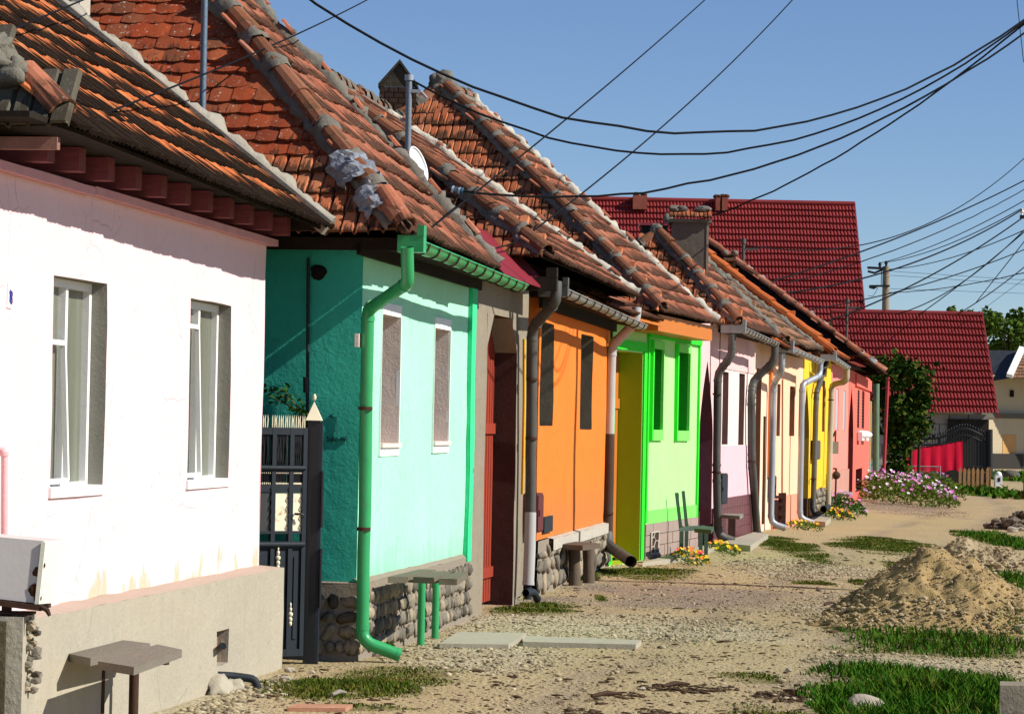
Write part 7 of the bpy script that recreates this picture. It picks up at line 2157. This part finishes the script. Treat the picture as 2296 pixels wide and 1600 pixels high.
dp = thing('drain_elbow', 'grey plastic drain pipe and elbow coming out of the beige plinth vent', 'pipe', G(545, 1515))
ve = W1.p(498, 1447, .12); m = MB(); m.tube([ve, W1.p(500, 1447, .24)], .022, 10); m.build('upper_pipe', SLATE, dp)
s_ = W1.s(505, 1490, .2); m = MB(); m.tube(arcpath([W1.at(s_ - .1, .085, .18), W1.at(s_ - .05, .08, .26), W1.at(s_ + .0, .06, .40), W1.at(s_ + .0, -.03, .42)], .05), .026, 10); m.build('elbow', SLATE, dp)
m = MB(); m.blob(W1.at(s_ - .20, -.01, .20), (.10, .20, .10), 3, .55, ICO3, True, None, 2.0); m.blob(W1.at(s_ - .12, .0, .26), (.09, .12, .06), 7, .6, ICO3, True, None, 2.2); m.build('cement_collar', PLINTH, dp)

# ------------------------------------------------------------------ flowers
PETALS = {'yellow': pmat('yellow_petal', (.85, .55, .02), var=.1, rough=.6, bump=0), 'red': pmat('red_petal', (.70, .05, .10), var=.1, rough=.6, bump=0), 'pink': pmat('pink_petal', (.62, .18, .50), var=.1, rough=.6, bump=0),
          'white': pmat('white_petal', (.82, .76, .78), var=.05, rough=.6, bump=0), 'orange': pmat('orange_petal', (.85, .25, .04), var=.1, rough=.6, bump=0), 'mauve': pmat('mauve_petal', (.58, .25, .60), var=.1, rough=.6, bump=0)}
def flowers(name, label, x0, x1, y0, y1, hgt, n_leaf, blooms, leafmat, seed, lr=.03, fr=.02):
    c = patch(x0, x1, y0, y1)
    t_ = thing(name, label, 'plant', (c[0], c[1], 0))
    rr = random.Random(seed)
    def sp(top):
        a = rr.random() * 6.28; r_ = math.sqrt(rr.random())
        dome = math.sqrt(max(0, 1 - r_ * r_))
        k = 1 + .35 * noise.noise(V((math.cos(a) * r_ * 2.3, math.sin(a) * r_ * 2.3, seed)))
        z = hgt * dome * k
        return V((c[0] + math.cos(a) * r_ * c[2], c[1] + math.sin(a) * r_ * c[3], z * (1.0 if top else rr.random() ** .6) + .01))
    f = leaves([sp(False) for _ in range(n_leaf)], lr, rr, .35); f.build('foliage', leafmat, t_)
    for col, n in blooms:
        cents = []
        for _ in range(n):
            p_ = sp(True) + V((0, 0, fr * .8)); m = MB()
            d = V((rr.uniform(-.6, .6), -.5 + rr.uniform(-.6, .3), .7)).normalized(); u = d.orthogonal().normalized(); w = d.cross(u)
            r_ = fr * rr.uniform(.7, 1.3); off = rr.random()
            for k in range(5):
                a = (k + off) * 2 * math.pi / 5
                def q_(ang, rad, up): return p_ + (u * math.cos(ang) + w * math.sin(ang)) * rad + d * up
                m.face([p_, q_(a - .5, r_ * .75, r_ * .15), q_(a, r_, r_ * .1), q_(a + .5, r_ * .75, r_ * .15)])
            m.build('blossom', PETALS[col], t_)
    return t_
flowers('flower_clump', 'low yellow and red flowers at the end of the river stone plinth', 1005, 1062, 1358, 1384, .07, 260, (('yellow', 9), ('red', 9)), LEAFG, 1, .016, .017)
flowers('flower_clump', 'yellow dandelion clump at the foot of the green downpipe', 835, 885, 1448, 1466, .05, 160, (('yellow', 3),), LEAFG, 2, .03, .012)
flowers('flower_clump', 'single yellow flower plant at the foot of the orange house pipe', 1148, 1178, 1330, 1348, .10, 120, (('yellow', 2),), LEAFG, 3, .02, .015)
flowers('flower_clump', 'yellow and orange marigolds in front of the grey green seat', 1505, 1585, 1240, 1268, .09, 420, (('yellow', 22), ('red', 9), ('orange', 8)), LEAFG, 4, .03, .028)
flowers('flower_clump', 'yellow and orange marigolds by the step below the mauve wall', 1592, 1652, 1222, 1245, .08, 380, (('yellow', 18), ('orange', 8)), LEAFG, 5, .03, .028)
flowers('flower_clump', 'low yellow flowers along the salmon plinth', 1765, 1835, 1172, 1190, .08, 300, (('yellow', 16),), LEAFG, 6, .035, .03)
flowers('flower_clump', 'yellow and rusty red flowers by the yellow house doorstep', 1836, 1900, 1148, 1166, .14, 420, (('yellow', 18), ('orange', 12)), LEAFY, 7, .04, .032)
flowers('flower_clump', 'small clump of violet flowers in front of the low rusty bench', 1856, 1920, 1138, 1158, .38, 700, (('mauve', 30), ('pink', 8)), LEAFD, 8, .05, .035)
flowers('flower_bush', 'large bush of pink and white cosmos in front of the red coral house', 1912, 2092, 1100, 1134, .64, 5200, (('pink', 80), ('white', 90), ('mauve', 80)), LEAFG, 9, .055, .04)
flowers('leafy_bush', 'yellow green leafy bush right of the pink and white cosmos', 2040, 2108, 1096, 1118, .62, 1100, (('white', 14), ('pink', 6)), LEAFG, 10, .06, .04)
flowers('weed_tuft', 'tall thin weed growing on the foot of the large earth heap', 2235, 2290, 1410, 1440, .28, 160, (), LEAFG, 12, .02, .02)
